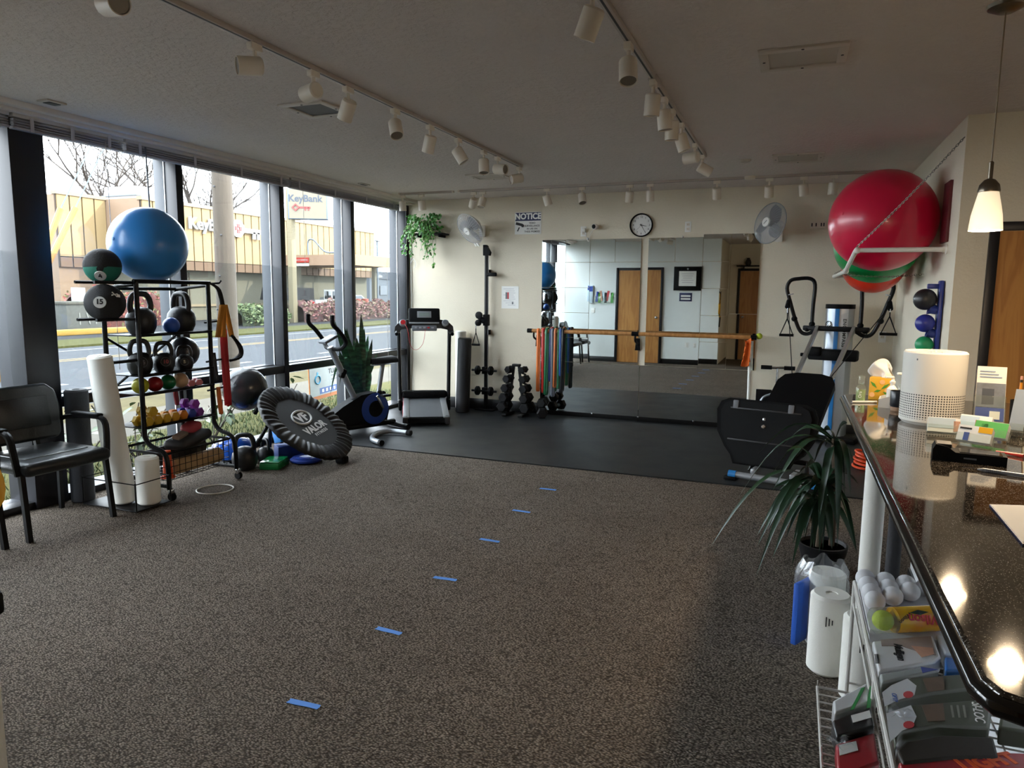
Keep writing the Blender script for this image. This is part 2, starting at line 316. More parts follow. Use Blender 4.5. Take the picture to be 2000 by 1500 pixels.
r2 = N.new('ShaderNodeMapRange'); r2.inputs['To Min'].default_value = .38; r2.inputs['To Max'].default_value = .62; L.new(n1.outputs['Fac'], r2.inputs['Value']); L.new(r2.outputs['Result'], b.inputs['Roughness'])
rug = thing('rubber_floor_mat', 'black interlocking rubber tiles covering the floor before the mirrors', 'floor mat', (-1.8, 6.9, 0))
xs = [XW + .08, -4.11, -2.88, -1.65, -.42, .81, .95]; ys = [5.69, 6.92, YB - .015]
def edge(p, q, teeth, g):
    p, q = Vector((*p, 0)), Vector((*q, 0)); d = q - p; n = Vector((-d.y, d.x, 0)).normalized()
    if not teeth: return [p + n * 0]
    k = int(d.length / .062); out = [p]
    for i in range(k):
        a, c = (i + .08) / k, (i + .5) / k; hgt = .016
        out += [p + d * a, p + d * (a + .01 / d.length) + n * hgt * teeth, p + d * (c - .01 / d.length) + n * hgt * teeth, p + d * c]
    return out
g = .0018
for i in range(len(xs) - 1):
    for j in range(2):
        x0, x1, y0, y1 = xs[i] + g, xs[i + 1] - g, ys[j] + g, ys[j + 1] - g
        o = edge((x0, y0), (x1, y0), 0 if j == 0 else -1, g) + edge((x1, y0), (x1, y1), 0 if i == len(xs) - 2 else 1, g)
        o += edge((x1, y1), (x0, y1), 0 if j == 1 else 1, g) if j == 1 else [Vector((x1, y1, 0))] + [Vector((p.x, p.y + 2 * g, 0)) for p in edge((x0, y1), (x1, y1), -1, g)][::-1]
        if i > 0:
            o += [Vector((p.x - 2 * g, p.y, 0)) for p in edge((x0, y0), (x0, y1), 1, g)][::-1]
        else: o += [Vector((x0, y1, 0))]
        q = []
        for p in o:
            if not q or (p - q[-1]).length > 1e-5: q.append(p)
        if (q[0] - q[-1]).length < 1e-5: q.pop()
        MB().prism([(p.x, p.y) for p in q], .010).build('mat_tile', MATM, rug)
# ------------------------------------------------------------------ doors
def wood(name, c1, c2, rough=.4):
    m, N, L, b = nodemat(name); b.inputs['Roughness'].default_value = rough
    tc = N.new('ShaderNodeTexCoord'); mp = N.new('ShaderNodeMapping'); mp.inputs['Scale'].default_value = (9, 9, .9); L.new(tc.outputs['Object'], mp.inputs['Vector'])
    nz = N.new('ShaderNodeTexNoise'); nz.inputs['Scale'].default_value = 1.2; nz.inputs['Detail'].default_value = 4; nz.inputs['Distortion'].default_value = .6; L.new(mp.outputs['Vector'], nz.inputs['Vector'])
    wv = N.new('ShaderNodeMath'); wv.operation = 'SINE'; mu = N.new('ShaderNodeMath'); mu.operation = 'MULTIPLY'; mu.inputs[1].default_value = 26; L.new(nz.outputs['Fac'], mu.inputs[0]); L.new(mu.outputs[0], wv.inputs[0])
    mr = N.new('ShaderNodeMapRange'); mr.inputs['From Min'].default_value = -1; L.new(wv.outputs[0], mr.inputs['Value'])
    mx = N.new('ShaderNodeMix'); mx.data_type = 'RGBA'; mx.inputs['A'].default_value = (*hx(c1), 1); mx.inputs['B'].default_value = (*hx(c2), 1); L.new(mr.outputs['Result'], mx.inputs['Factor']); L.new(mx.outputs['Result'], b.inputs['Base Color'])
    return m
OAK = wood('oak_veneer', '#b98345', '#a66f38'); BARREW = wood('barre_wood', '#b98550', '#a8743f')
def door(name, x0, x1, y, sgn, ztop, veneer, knobside):
    d = thing(name, None, None, ((x0 + x1) / 2, y, 0), kind='structure')
    fw = .055
    for xx in (x0, x1 - fw): MB().b2((xx, y - .0 * sgn, 0), (xx + fw, y + .035 * sgn, ztop), .004).build('door_jamb', FRAMEB, d)
    MB().b2((x0 + fw, y, ztop - fw), (x1 - fw, y + .035 * sgn, ztop), .004).build('door_head', FRAMEB, d)
    MB().b2((x0 + fw + .003, y, .008), (x1 - fw - .003, y + .018 * sgn, ztop - fw - .003)).build('door_leaf', veneer, d)
    kx = x1 - fw - .07 if knobside > 0 else x0 + fw + .07
    k = MB().lathe([(.03, 0), (.03, .006), (.011, .012), (.011, .035), (.026, .045), (.03, .06), (.022, .075), (0, .078)], frame((kx, y + .018 * sgn, 1.0), (0, sgn, 0)), 16).build('door_knob', CHROME, d)
    return d
MYV = 2 * (YB - .01) - YA
door('door_1', ony(1203, 600, MYV).x, ony(1293, 600, MYV).x + .02, YA, 1, 2.08, OAK, 1)
door('door_2', -1.22, -.25, -1.0, 1, 2.1, OAK, -1)
d3 = door('door_3', ony(1918, 600, YR).x, ony(1918, 600, YR).x + 1.0, YR, -1, 1.98, OAK, 1)
# ================================================================== CEILING
def spot_proto():
    t = thing('track_spotlight', 'x', 'spotlight', (0, 0, 0))
    MB().box((0, 0, -.016), (.034, .072, .032), b=.004).build('adapter', CREAM, t)
    MB().cyl((0, 0, -.03), (0, 0, -.095), .010, n=8).build('stem', CREAM, t)
    h = MB().lathe([(0, .052), (.036, .052), (.0425, .044), (.0425, -.062), (.039, -.062), (.036, -.03), (0, -.03)], None, 20).build('lamp_head', CREAM, t)
    lp = MB().lathe([(0, -.026), (.012, -.027), (.034, -.055), (.036, -.056)], None, 16).build('lamp', mat('lamp_reflector', '#8b8378', .3, .5), h)
    h.location = (0, 0, -.115); return t
SPOT = spot_proto(); spot_used = [0]
def spot(loc, aim, alongx, label, group):
    o = SPOT if not spot_used[0] else dup(SPOT); spot_used[0] = 1
    o.location = (loc[0], loc[1], loc[2] - .003); o.rotation_euler = (0, 0, PI / 2 if alongx else 0); o['label'] = label; o['group'] = group
    h = [c for c in o.children if c.name.startswith('lamp_head')][0]
    q = (Rz(-(PI / 2 if alongx else 0)) @ Vector(aim).normalized().to_4d()).to_3d()
    h.rotation_euler = (-q).to_track_quat('Z', 'Y').to_euler()
    h.location = Vector((0, 0, -.10)) + q * .02
    return o
TRK = mat('track_metal', '#b7aca3', .45, .1); ZT = CEIL - .022
def track(p, q, label, slot=True):
    t = thing('light_track', label, 'light track', ((p[0] + q[0]) / 2, (p[1] + q[1]) / 2, ZT))
    p, q = Vector((*p, 0)), Vector((*q, 0)); d = (q - p).normalized(); n = Vector((-d.y, d.x, 0)); c = (p + q) / 2; ln = (q - p).length
    M = frame((c.x, c.y, ZT + .011), (0, 0, 1), d)
    MB(M).box((0, 0, 0), (ln, .036, .022), b=.002).build('rail', TRK, t)
    MB(M).box((0, 0, -.0105), (ln - .03, .010, .003)).build('slot', DGREY, t)
    for s in (-1, 1): MB(M).box((s * ln / 2, 0, 0), (.02, .04, .026), b=.003).build('end_cap', CREAM, t)
    return t
XL, XK, = -2.40, -.77
track((XL, 1.2), (XL, 6.22), 'long ceiling light track running parallel to the windows')
tk = track((XK, 1.4), (XK, 6.25), 'long ceiling light track pointing at the wall clock')
MB().box((XK, 4.0, ZT + .008), (.046, .16, .03), b=.004).build('joint_box', TRK, tk)
aL = [((245, -25), (.9, -.25, -.15), 'spotlight nearest the rear wall on the window-side track, aimed sideways'),
      ((497, 88), (-.55, -.75, -.12), 'spotlight on window-side track turned back to show its reflector'),
      ((612, 147), (-1, .35, -.05), 'spotlight lying level under the window-side track beside the big ceiling grille'),
      ((680, 182), (-.5, .2, -.85), 'spotlight tipped toward the windows over the corner of a ceiling grille'),
      ((772, 222), (.35, -.35, -.85), 'spotlight on window-side track tipped toward the carpet, lens showing'),
      ((840, 255), (-.35, .2, -.9), 'spotlight in the middle of the window-side track tipped slightly to the windows'),
      ((895, 278), (.5, .2, -.85), 'spotlight on window-side track tipped slightly toward the counter'),
      ((945, 304), (.12, -.2, -.95), 'spotlight hanging straight down beside the small ceiling grille'),
      ((972, 315), (1, -.2, -.1), 'spotlight lying level in front of the small ceiling grille'),
      ((1014, 335), (-.65, -.65, -.2), 'last spotlight at the mirror end of the window-side track')]
for (x, y), a, lb in aL:
    p = onx(x, y, XL); spot((XL, 2.0 if y < 0 else p.y, ZT), a, False, lb, 'spotlights on the window-side track')
aR = [((1160, -20), (-.4, .15, -.9), 'spotlight on clock-side track nearest the rear wall, tipped to the windows'),
      ((1228, 92), (.12, -.35, -.9), 'spotlight before the track joint, lens showing'),
      ((1276, 164), (-.08, .1, -1), 'spotlight just past the track joint, hanging straight'),
      ((1298, 199), (.12, .05, -1), 'second spotlight past the joint of the clock-side track'),
      ((1313, 227), (0, .05, -1), 'third spotlight past the joint of the clock-side track'),
      ((1331, 252), (.3, .1, -.9), 'fourth spotlight past the joint of the clock-side track, slightly tipped'),
      ((1357, 290), (-1, .3, -.05), 'spotlight lying level near the mirror end of the clock-side track'),
      ((1372, 309), (.8, .3, -.45), 'last spotlight at the mirror end of the clock-side track')]
for (x, y), a, lb in aR:
    p = onx(x, y, XK); spot((XK, 2.72 if y < 0 else p.y, ZT), a, False, lb, 'spotlights on the clock-side track')
YT = 7.52
track((-4.45, YT), (-3.74, YT), 'short ceiling light track in the window corner before the back wall')
t3 = track((-3.66, YT), (.78, YT), 'ceiling light track along the mirror wall')
MB().lathe([(.055, .0), (.055, -.02), (.04, -.03), (0, -.03)], Tr(onz(1467, 350, CEIL).x, YT, CEIL), 18).build('power_feed', CREAM, t3)
aB = [(786, (0, .1, -1), 'spotlight at the very window end of the short corner track'), (823, (.1, .2, -1), 'second spotlight on the short corner track'),
      (925, (-.45, .5, -.7), 'tipped spotlight above the wall fan by the hanging plant'), (943, (-.1, -.35, -.9), 'spotlight close beside the tipped one over the plant-side fan'),
      (1068, (.25, .2, -.9), 'spotlight above the notice sign'), (1137, (.25, -.35, -.9), 'spotlight above the small security camera'),
      (1230, (-.1, .2, -1), 'spotlight just beside the wall clock on its window side'), (1270, (.05, .15, -1), 'spotlight just beside the wall clock on its counter side'),
      (1400, (0, .45, -.9), 'spotlight between the clock and the dark-bladed fan'), (1502, (0, .4, -.9), 'spotlight above the dark-bladed fan'),
      (1569, (.12, .2, -1), 'spotlight between the dark-bladed fan and the red ball'), (1627, (-.05, .1, -1), 'spotlight closest to the red ball')]
for x, a, lb in aB: spot((ony(x, 372, YT).x, YT, ZT), a, True, lb, 'spotlights on the mirror-wall track')
# ceiling grilles
GRF = mat('grille_frame', '#c6bcb0', .5); GRI = mat('grille_mesh', '#5a5754', .6, bump=.4, bs=300); GRW = mat('diffuser_panel', '#b7aea2', .55)
def grille(x0, x1, y0, y1, inner, label, w=.045):
    t = thing('ceiling_grille', label, 'vent', ((x0 + x1) / 2, (y0 + y1) / 2, CEIL - .012)); z = CEIL - .012
    f = MB()
    f.b2((x0, y0, z), (x1, y0 + w, CEIL), .003); f.b2((x0, y1 - w, z), (x1, y1, CEIL), .003); f.b2((x0, y0 + w, z), (x0 + w, y1 - w, CEIL), .003); f.b2((x1 - w, y0 + w, z), (x1, y1 - w, CEIL), .003)
    f.build('frame', GRF, t)
    MB().b2((x0 + w, y0 + w, CEIL - .004), (x1 - w, y1 - w, CEIL + .004)).build('panel', inner, t)
    for sx, sy in ((x0 + w / 2, (y0 + y1) / 2), (x1 - w / 2, (y0 + y1) / 2), ((x0 + x1) / 2, y0 + w / 2), ((x0 + x1) / 2, y1 - w / 2)):
        MB().cyl((sx, sy, z - .002), (sx, sy, z + .002), .007, n=8).build('screw', DGREY, t)
grille(-.23, .17, 3.72, 4.06, GRW, 'pale framed ceiling panel near the pendant lamp'); grille(-.24, .16, 6.42, 6.82, GRW, 'framed ceiling panel between the light track and the dark-bladed fan')
grille(-3.1, -2.76, 3.75, 4.1, GRI, 'framed grey ceiling grille beside the window-side track, larger looking'); grille(-3.12, -2.74, 6.54, 6.85, GRW, 'small framed ceiling grille near the end of the window-side track')
def flatvent(x, y, sx, sy, label):
    t = thing('ceiling_fixture', label, 'vent', (x, y, CEIL - .01)); MB().box((x, y, CEIL - .005), (sx, sy, .012), b=.004).build('plate', GRW, t); MB().box((x, y, CEIL - .012), (sx * .6, sy * .6, .006), b=.002).build('slot', DGREY, t)
flatvent(-4.41, 3.22, .10, .13, 'small flat ceiling plate above the blind near the dark pillar'); flatvent(-4.44, 6.75, .06, .16, 'small flat ceiling plate above the blind near the exercise bike')
t = thing('smoke_detector', 'small flat round cover on the ceiling near the clock-side track', 'detector', (onz(1455, 312, CEIL).x, 6.6, CEIL - .02)); MB().lathe([(0, -.02), (.035, -.02), (.05, -.008), (.052, 0)], Tr(onz(1455, 312, CEIL).x, 6.6, CEIL), 18).build('cover', GRW, t)
# pendant lamps over the counter
SHADE, N, L, b = nodemat('frosted_glass_shade'); b.inputs['Base Color'].default_value = (.9, .86, .76, 1); b.inputs['Roughness'].default_value = .35; b.inputs['Emission Color'].default_value = (1, .84, .58, 1); b.inputs['Emission Strength'].default_value = .42
_tl = N.new('ShaderNodeBsdfTranslucent'); _tl.inputs['Color'].default_value = (.020, .018, .014, 1); _ad = N.new('ShaderNodeAddShader'); L.new(b.outputs[0], _ad.inputs[0]); L.new(_tl.outputs[0], _ad.inputs[1]); L.new(_ad.outputs[0], N['Material Output'].inputs['Surface'])
def pendant(x, y, zb, label, lname):
    t = thing('pendant_lamp', label, 'pendant lamp', (x, y, zb), group='pendant lamps over the counter'); h = .155; r = .062
    MB().lathe([(0, CEIL - zb - .03), (.03, CEIL - zb - .03), (.065, CEIL - zb - .012), (.07, CEIL - zb)], Tr(x, y, zb), 24).build('canopy', STEEL, t)
    MB().tube([(x, y, zb + h + .12), (x, y, CEIL - .03)], .0028, 6).build('cord', mat('clear_cord', '#8d7b63', .4), t)
    MB().lathe([(.004, h + .125), (.009, h + .12), (.009, h + .055), (.02, h + .05), (.036, h + .03), (.041, h + .005), (.04, h)], Tr(x, y, zb), 20).build('socket_cap', STEEL, t)
    MB().lathe([(.036, h + .002), (.045, h * .75), (.056, h * .4), (r, .0), (r - .004, 0), (.052, h * .4), (.041, h * .75), (.032, h)], Tr(x, y, zb), 28).build('shade', SHADE, t)
    MB().ball((x, y, zb + .085), .022, 14).build('bulb', mat('lit_bulb', '#fff0d0', .5, emit=6, emitcol=(1, .85, .6)), t)
    ld = bpy.data.lights.new('pendant_light', 'POINT'); ld.energy = 24; ld.color = (1, .76, .50); ld.shadow_soft_size = .03; lo = bpy.data.objects.new(lname, ld); COL.objects.link(lo); lo.parent = t; lo.location = (0, 0, .0)
pendant(.72, 3.5, 1.775, 'lit white glass pendant lamp hanging over the far end of the counter', 'pendant_light'); pendant(.78, 2.85, 1.775, 'lit white glass pendant lamp over the middle of the counter', 'pendant_light_offscreen')
# ================================================================== BACK WALL FITTINGS
W8 = YB
def wallframe(x, z, y=W8): return frame((x, y, z), (0, -1, 0), (1, 0, 0))    # local x right, y up, z out of the wall
def wp(px, py, y=W8): p = ony(px, py, y); return p.x, p.z
x0, zt = wp(1006, 415); x1, zb_ = wp(1057, 457)
t = thing('notice_sign', 'white and navy NOTICE sign about video surveillance', 'sign', ((x0 + x1) / 2, W8, zb_)); M = wallframe((x0 + x1) / 2, (zt + zb_) / 2); w, h = x1 - x0, zt - zb_
MB(M).box((0, 0, .002), (w, h, .003), b=.001).build('sign_board', PAPER, t)
MB(M).box((0, h * .29, .0045), (w * .96, h * .37, .002)).build('header_band', NAVY, t)
text('lettering', 'NOTICE', h * .36, PAPER, M @ Tr(0, h * .295, .006) @ Matrix.Shear('XZ', 4, (0, 0)) , t, bold=.004, sx=.98)
for k, s in enumerate(('VIDEO', 'SURVEILLANCE', 'IN USE ON', 'THESE PREMISES')): text('lettering', s, h * .112, INK, M @ Tr(w * .16, h * (-.0 - .128 * k), .004), t, bold=.0004, sx=.95)
MB(M).box((-w * .33, -h * .04, .004), (w * .26, h * .12, .002), (0, 0, -.25)).build('camera_symbol', INK, t)
MB(M).prism(circ(h * .07, 14), .002, Tr(-w * .2, -h * .11, .004)).build('camera_symbol', PAPER, t).data.materials[0] = INK
MB(M).box((-w * .36, -h * .27, .004), (w * .04, h * .2, .002), (0, 0, -.5)).build('camera_symbol', INK, t)
# wall clock
x, z = wp(1253, 440); r = .132; t = thing('wall_clock', 'round white wall clock with a black rim', 'clock', (x, W8, z - r)); M = wallframe(x, z)
MB(M).lathe([(r - .014, .004), (r - .012, .03), (r - .004, .036), (r, .03), (r, 0)], None, 40).build('rim', BLACK, t)
MB(M).lathe([(0, .008), (r - .012, .008), (r - .012, .002)], None, 40).build('dial', PAPER, t)
for k in range(1, 13):
    a = PI / 2 - k * PI / 6; text('numeral', str(k), .03, INK, M @ Tr(.092 * math.cos(a), .092 * math.sin(a), .009), t)
for k in range(60):
    if k % 5 == 0:
        a = k * PI / 30; MB(M @ Rz(a)).box((.112, 0, .009), (.008, .002, .001)).build('minute_mark', INK, t)
def hand(deg, ln, wd, m, z_): MB(M @ Rz(PI / 2 - math.radians(deg))).prism([(-.018, -wd / 2), (ln, -wd * .25), (ln, wd * .25), (-.018, wd / 2)], .0015, None, z_).build('hand', m, t)
hand(102, .06, .008, INK, .012); hand(150, .09, .006, INK, .014); hand(225, .09, .002, INK, .016); MB(M).lathe([(0, .019), (.006, .018), (.006, .01)], None, 12).build('hub', INK, t)
# outlets
def outlet(px, py, label, y=W8, s=(.07, .115), slots=2):
    x, z = wp(px, py, y); t = thing('wall_outlet', label, 'outlet', (x, y, z - s[1] / 2)); M = wallframe(x, z, y); MB(M).box((0, 0, .003), (s[0], s[1], .006), b=.002).build('cover_plate', WHITE, t)
    for k in range(slots):
        yy = (k - (slots - 1) / 2) * .05
        MB(M).box((0, yy, .007), (.034, .032, .003), b=.004).build('socket', CREAM, t)
        for s_ in (-1, 1): MB(M).box((s_ * .007, yy, .0088), (.003, .011, .001)).build('slot', DGREY, t)
    return t, M
outlet(1344, 443, 'white outlet plate between the clock and the dark-bladed fan')
t, M = outlet(1140, 452, 'white outlet plate with a plugged-in adapter beside the security camera'); MB(M).box((.01, .01, .03), (.04, .045, .045), b=.006).build('adapter', WHITE, t)
MB(M).tube(smooth_path([(.02, -.01, .04), (.05, -.09, .03), (.07, -.12, .02), (.09, -.03, .02), (.16, .06, .03)]), .003, 6).build('cord', WHITE, t)
x, z = wp(1167, 443); t = thing('security_camera', 'small white security camera with a dark lens on the back wall', 'camera', (x, W8, z - .03)); M = frame((x, W8, z), (-.25, -1, -.05))
MB(M).lathe([(.022, 0), (.022, .008), (.008, .012), (.008, .03)], None, 14).build('mount', WHITE, t); MB(M).lathe([(0, .03), (.026, .03), (.032, .04), (.032, .085), (.028, .092)], None, 18).build('body', WHITE, t); MB(M).lathe([(.028, .091), (.02, .094), (0, .096)], None, 18).build('lens', BLACK, t)
x, z = wp(1598, 439); t = thing('thermostat_panel', 'small wall plate with dark switches between the fan and the red ball', 'switch', (x, W8, z - .03)); M = wallframe(x, z); MB(M).box((0, 0, .006), (.15, .07, .012), b=.003).build('plate', CREAM, t)
for q in (-.06, -.02, .03, .055): MB(M).box((q, .0, .014), (.012, .035, .006), b=.002).build('switch', DGREY, t)
outlet(1723, 658, 'low white outlet plate behind the machine cable handle', slots=1)
# printed sheet in a sleeve
x0, zt = wp(980, 559); x1, zb_ = wp(1013, 603); t = thing('printed_sheet', 'printed instruction sheet in a clear sleeve beside the cable tower', 'paper', ((x0 + x1) / 2, W8, zb_)); M = wallframe((x0 + x1) / 2, (zt + zb_) / 2); w, h = x1 - x0, zt - zb_
MB(M).box((0, 0, .002), (w, h, .002)).build('sheet', PAPER, t); PRN = mat('faint_print', '#b9b9bf', .6)
for k in range(9): MB(M).box((.02 * ((k % 3) - 1), h * (.38 - .09 * k), .0035), (w * (.6 - .08 * (k % 3)), h * .02, .0006)).build('print_line', PRN, t)
for q, c in ((-.22, GREYP), (-.12, REDM), (.15, GREYP)): MB(M).box((w * q, h * (.08 if q < 0 else -.25), .0036), (w * .09, h * .3 if q < 0 else h * .1, .0006)).build('print_figure', c, t)
# fans
CAGE = glassy('fan_cage_wires', (.93, .93, .94), .02, .10, (.80, .80, .80), .3)
def fan(px, py, aim, y, blade, label, r=.20):
    c = ony(px, py, y); t = thing('wall_fan', label, 'fan', (c.x, W8, c.z - r)); M = frame(c, aim, (1, 0, .25))
    MB(M).lathe([(.05, .06), (.09, .058), (.15, .045), (.19, .02), (r, .0)], None, 36).build('front_guard', CAGE, t)
    MB(M).lathe([(.05, -.075), (.10, -.07), (.16, -.05), (.19, -.02), (r, 0)], None, 36).build('rear_guard', CAGE, t)
    MB(M).torus(Matrix(), r, .005, 40, 6).build('guard_ring', blade[1], t)
    w = MB(M)
    for k in range(36):
        a = 2 * PI * k / 36; w.tube([(q * math.cos(a), q * math.sin(a), zz) for q, zz in ((.05, .061), (.15, .047), (r, .001))], .0012, 4)
    tag(w.build('guard_wires', blade[1], t), kind='stuff')
    MB(M).lathe([(0, .066), (.045, .066), (.05, .06), (.05, .05)], None, 24).build('badge', WHITE, t)
    MB(M).box((0, .0, .0675), (.05, .007, .002), (0, 0, .3)).build('badge_mark', GREYP, t)
    for k in range(3):
        a0 = 2 * PI * k / 3 + .5; b = MB(M @ Rz(a0))
        b.sheet(lambda u, v: (.03 + u * .145, (v - .5) * (.04 + .12 * math.sin(PI * min(1, u * .75 + .15))) + .05 * u, -.015 + .03 * (v - .5)), 8, 4); b.build('blade', blade[0], t)
    MB(M).lathe([(0, .03), (.03, .03), (.035, -.03), (0, -.03)], None, 16).build('hub', blade[0], t)
    MB(M).lathe([(0, -.15), (.045, -.15), (.06, -.13), (.06, -.07), (0, -.07)], None, 18).build('motor', WHITE, t)
    e = M @ Vector((0, 0, -.13)); MB().tube([e, (e.x, W8 - .05, e.z - .06), (e.x, W8, e.z - .08)], .016, 8).build('arm', WHITE, t); MB().box((e.x, W8 - .015, e.z - .08), (.08, .03, .14), b=.01).build('wall_bracket', WHITE, t)
    return t, M
BLG = mat('grey_fan_blade', '#8b8e93', .35); BLD = mat('dark_fan_blade', '#3c3f44', .35); CAGEW = mat('white_wire', '#c9c8c4', .4); CAGED = mat('grey_wire', '#77797b', .4)
ft, FM = fan(918, 447, (-.35, -.75, -.55), 7.92, (BLG, CAGEW), 'white wall fan with grey blades next to the hanging plant')
for q in (-.03, .015): MB(FM).box((q, -.215, .0), (.03, .05, .015), (0, 0, .2), b=.003).build('cord_pull', WHITE, ft)
fan(1504, 436, (-.62, -.68, .15), 7.9, (BLD, CAGED), 'tilted wall fan with dark blades beside the red ball', .21)
# trailing plant on a black shelf
sx, sz = wp(868, 457); t = thing('wall_shelf', 'small black bracket shelf under the trailing plant', 'shelf', (sx - .2, W8, sz)); MB().b2((sx - .42, W8 - .2, sz - .02), (sx + .07, W8, sz), .003).build('board', BLACK, t)
for q in (-.3, 0): MB().b2((sx + q, W8 - .17, sz - .05), (sx + q + .02, W8, sz - .02), .003).build('bracket', BLACK, t)
t = thing('trailing_plant', 'green trailing pothos spilling from a pot on the wall shelf', 'plant', (sx - .22, W8 - .12, sz))
MB().lathe([(.05, 0), (.075, .11), (.08, .12), (.07, .12), (.06, .1), (0, .1)], Tr(sx - .22, W8 - .11, sz + .001), 18).build('pot', mat('dark_pot', '#26221f', .6), t)
LEAF = mat('ivy_leaf', '#3d7a2e', .42, var=.5, vs=30); LEAF2 = mat('ivy_leaf_pale', '#6e9a4c', .42, var=.4, vs=30)
rl = random.Random(5); fo = [MB(), MB()]; vines = MB(); base = Vector((sx - .22, W8 - .11, sz + .13))
def leaf(mb, p, d, s):
    d = Vector(d).normalized(); M = frame(p, Vector((rl.uniform(-.6, .6), -1, rl.uniform(.0, .9))), d)
    mb.add([(0, 0, 0), (.35 * s, .33 * s, .04 * s), (.75 * s, .26 * s, .02 * s), (1.1 * s, 0, -.06 * s), (.75 * s, -.26 * s, .02 * s), (.35 * s, -.33 * s, .04 * s), (.5 * s, 0, -.04 * s)], [[0, 6, 1], [1, 6, 2], [2, 6, 3], [3, 6, 4], [4, 6, 5], [5, 6, 0]], M)
for k in range(300):
    a, q = rl.uniform(0, 2 * PI), rl.uniform(.1, 1) ** .6
    p = base + Vector((.24 * q * math.cos(a), -.03 + .11 * q * math.sin(a), rl.uniform(-.16, .13) * (1.1 - .3 * q)))
    leaf(fo[0], p, (math.cos(a), math.sin(a) * .5, -.5), rl.uniform(.028, .05))
for k in range(26):
    xo = rl.uniform(-.27, .2); ln = (rl.uniform(.2, .42) if rl.random() < .7 else rl.uniform(.42, .58)) * (1.0 if xo < -.1 or .0 < xo < .2 else .8); pts = []
    for i in range(9):
        u = i / 8; pts.append(base + Vector((xo * (.5 + .5 * min(1, u * 2.5)) + .02 * math.sin(u * 7 + k), -.1 - .02 * math.sin(u * 5 + k), .02 - ln * u)))
    vines.tube(smooth_path(pts, 2), .002, 4)
    for i in range(int(ln * 44)):
        u = rl.random(); p = pts[min(7, int(u * 8))].lerp(pts[min(8, int(u * 8) + 1)], (u * 8) % 1); leaf(fo[1 if rl.random() < .45 else 0], p, (rl.uniform(-1, 1), rl.uniform(-.4, .2), -.8), rl.uniform(.024, .042))
tag(fo[0].build('leaves', LEAF, t), kind='stuff'); tag(fo[1].build('pale_leaves', LEAF2, t), kind='stuff'); tag(vines.build('vines', mat('vine_stem', '#5d7a3a', .6), t), kind='stuff')
x, z = wp(803, 470)
solo('white_cord', MB().tube(smooth_path([(x, W8 - .02, 2.35), (x + .005, W8 - .02, 1.6), (x + .01, W8 - .02, 1.0), (x - .01, W8 - .02, .4)]), .004, 6).tube(smooth_path([(x, W8 - .02, 1.86), (x + .05, W8 - .03, 1.92), (x + .08, W8 - .03, 1.86), (x + .06, W8 - .03, 1.8)]), .004, 6), WHITE, 'thin white cord hanging down the corner beside the treadmill', 'cord')
# ================================================================== EQUIPMENT ALONG THE BACK WALL
ZM = .0105   # top of the rubber mat
# ---- treadmill (local: x right, y forward toward the wall)
TM = frame((-3.75, 6.87, ZM), (0, 0, 1), (.866, .5, 0))
t = thing('treadmill', 'black and grey treadmill standing on the mat by the windows', 'treadmill', (-3.75, 6.87, ZM), PI / 6)
d = MB(TM); d.add([(-.26, 0, .03), (.26, 0, .03), (.26, 0, .085), (-.26, 0, .085), (-.26, 1.2, .03), (.26, 1.2, .03), (.26, 1.2, .17), (-.26, 1.2, .17)], [[0, 1, 2, 3], [4, 7, 6, 5], [0, 4, 5, 1], [3, 2, 6, 7], [0, 3, 7, 4], [1, 5, 6, 2]]); d.build('deck', BLACK, t)
SL = math.atan2(.085, 1.2); RS = Matrix.Rotation(SL, 3, 'X')
MB(TM).box((0, .58, .133), (.38, 1.12, .006), RS).build('running_belt', mat('treadmill_belt', '#3f4246', .75, bump=.3, bs=250), t)
for s in (-1, 1):
    MB(TM).box((s * .225, .56, .135), (.07, 1.16, .02), RS, b=.006).build('side_rail', mat('side_rail_grey', '#6b6d70', .4), t)
    MB(TM).box((s * .262, .56, .118), (.006, 1.1, .012), RS).build('red_stripe', REDM, t)
    MB(TM).box((s * .235, .02, .06), (.06, .06, .10), b=.015).build('end_cap', DGREY, t)
    MB(TM).box((s * .30, 1.0, .09), (.045, .24, .14), b=.02).build('foot', BLACK, t)
    MB(TM).tube([(s * .30, 1.0, .1), (s * .31, .92, 1.02)], .024, 8, sq=1.6).build('upright', BLACKM, t)
    MB(TM).tube(smooth_path([(s * .31, .93, 1.0), (s * .33, .78, 1.0), (s * .33, .66, .985)]), .022, 8).build('hand_grip', BLACK, t)
    MB(TM).box((s * .305, 1.02, .3), (.012, .02, .3)).build('upright_stripe', SILVER, t)
MB(TM).box((0, 1.08, .2), (.56, .28, .10), (-.15, 0, 0), b=.035, seg=3).build('motor_hood', BLACK, t)
MB(TM).box((0, .965, .235), (.36, .03, .012), (-.5, 0, 0), b=.004).build('hood_strip', SILVER, t)  # narrow silver strip along the edge of the motor hood
arch = [(-.36, 1.0), (-.35, 1.07), (-.30, 1.12), (-.2, 1.15), (.2, 1.15), (.30, 1.12), (.35, 1.07), (.36, 1.0), (.31, .985), (.28, 1.03), (.2, 1.045), (-.2, 1.045), (-.28, 1.03), (-.31, .985)]
MB(TM @ Tr(0, .95, 0) @ Matrix.Rotation(PI / 2, 4, 'X')).prism(arch, .16, None, -.05).build('console_arch', mat('console_grey', '#303236', .45), t)
CM = TM @ Tr(0, .83, 1.15) @ Matrix.Rotation(PI / 2 - .45, 4, 'X')
MB(CM).box((0, .045, .0), (.38, .21, .045), b=.02, seg=3).build('console', BLACK, t)
MB(CM).box((0, -.052, .02), (.36, .02, .02), b=.004).build('console_trim', SILVER, t)
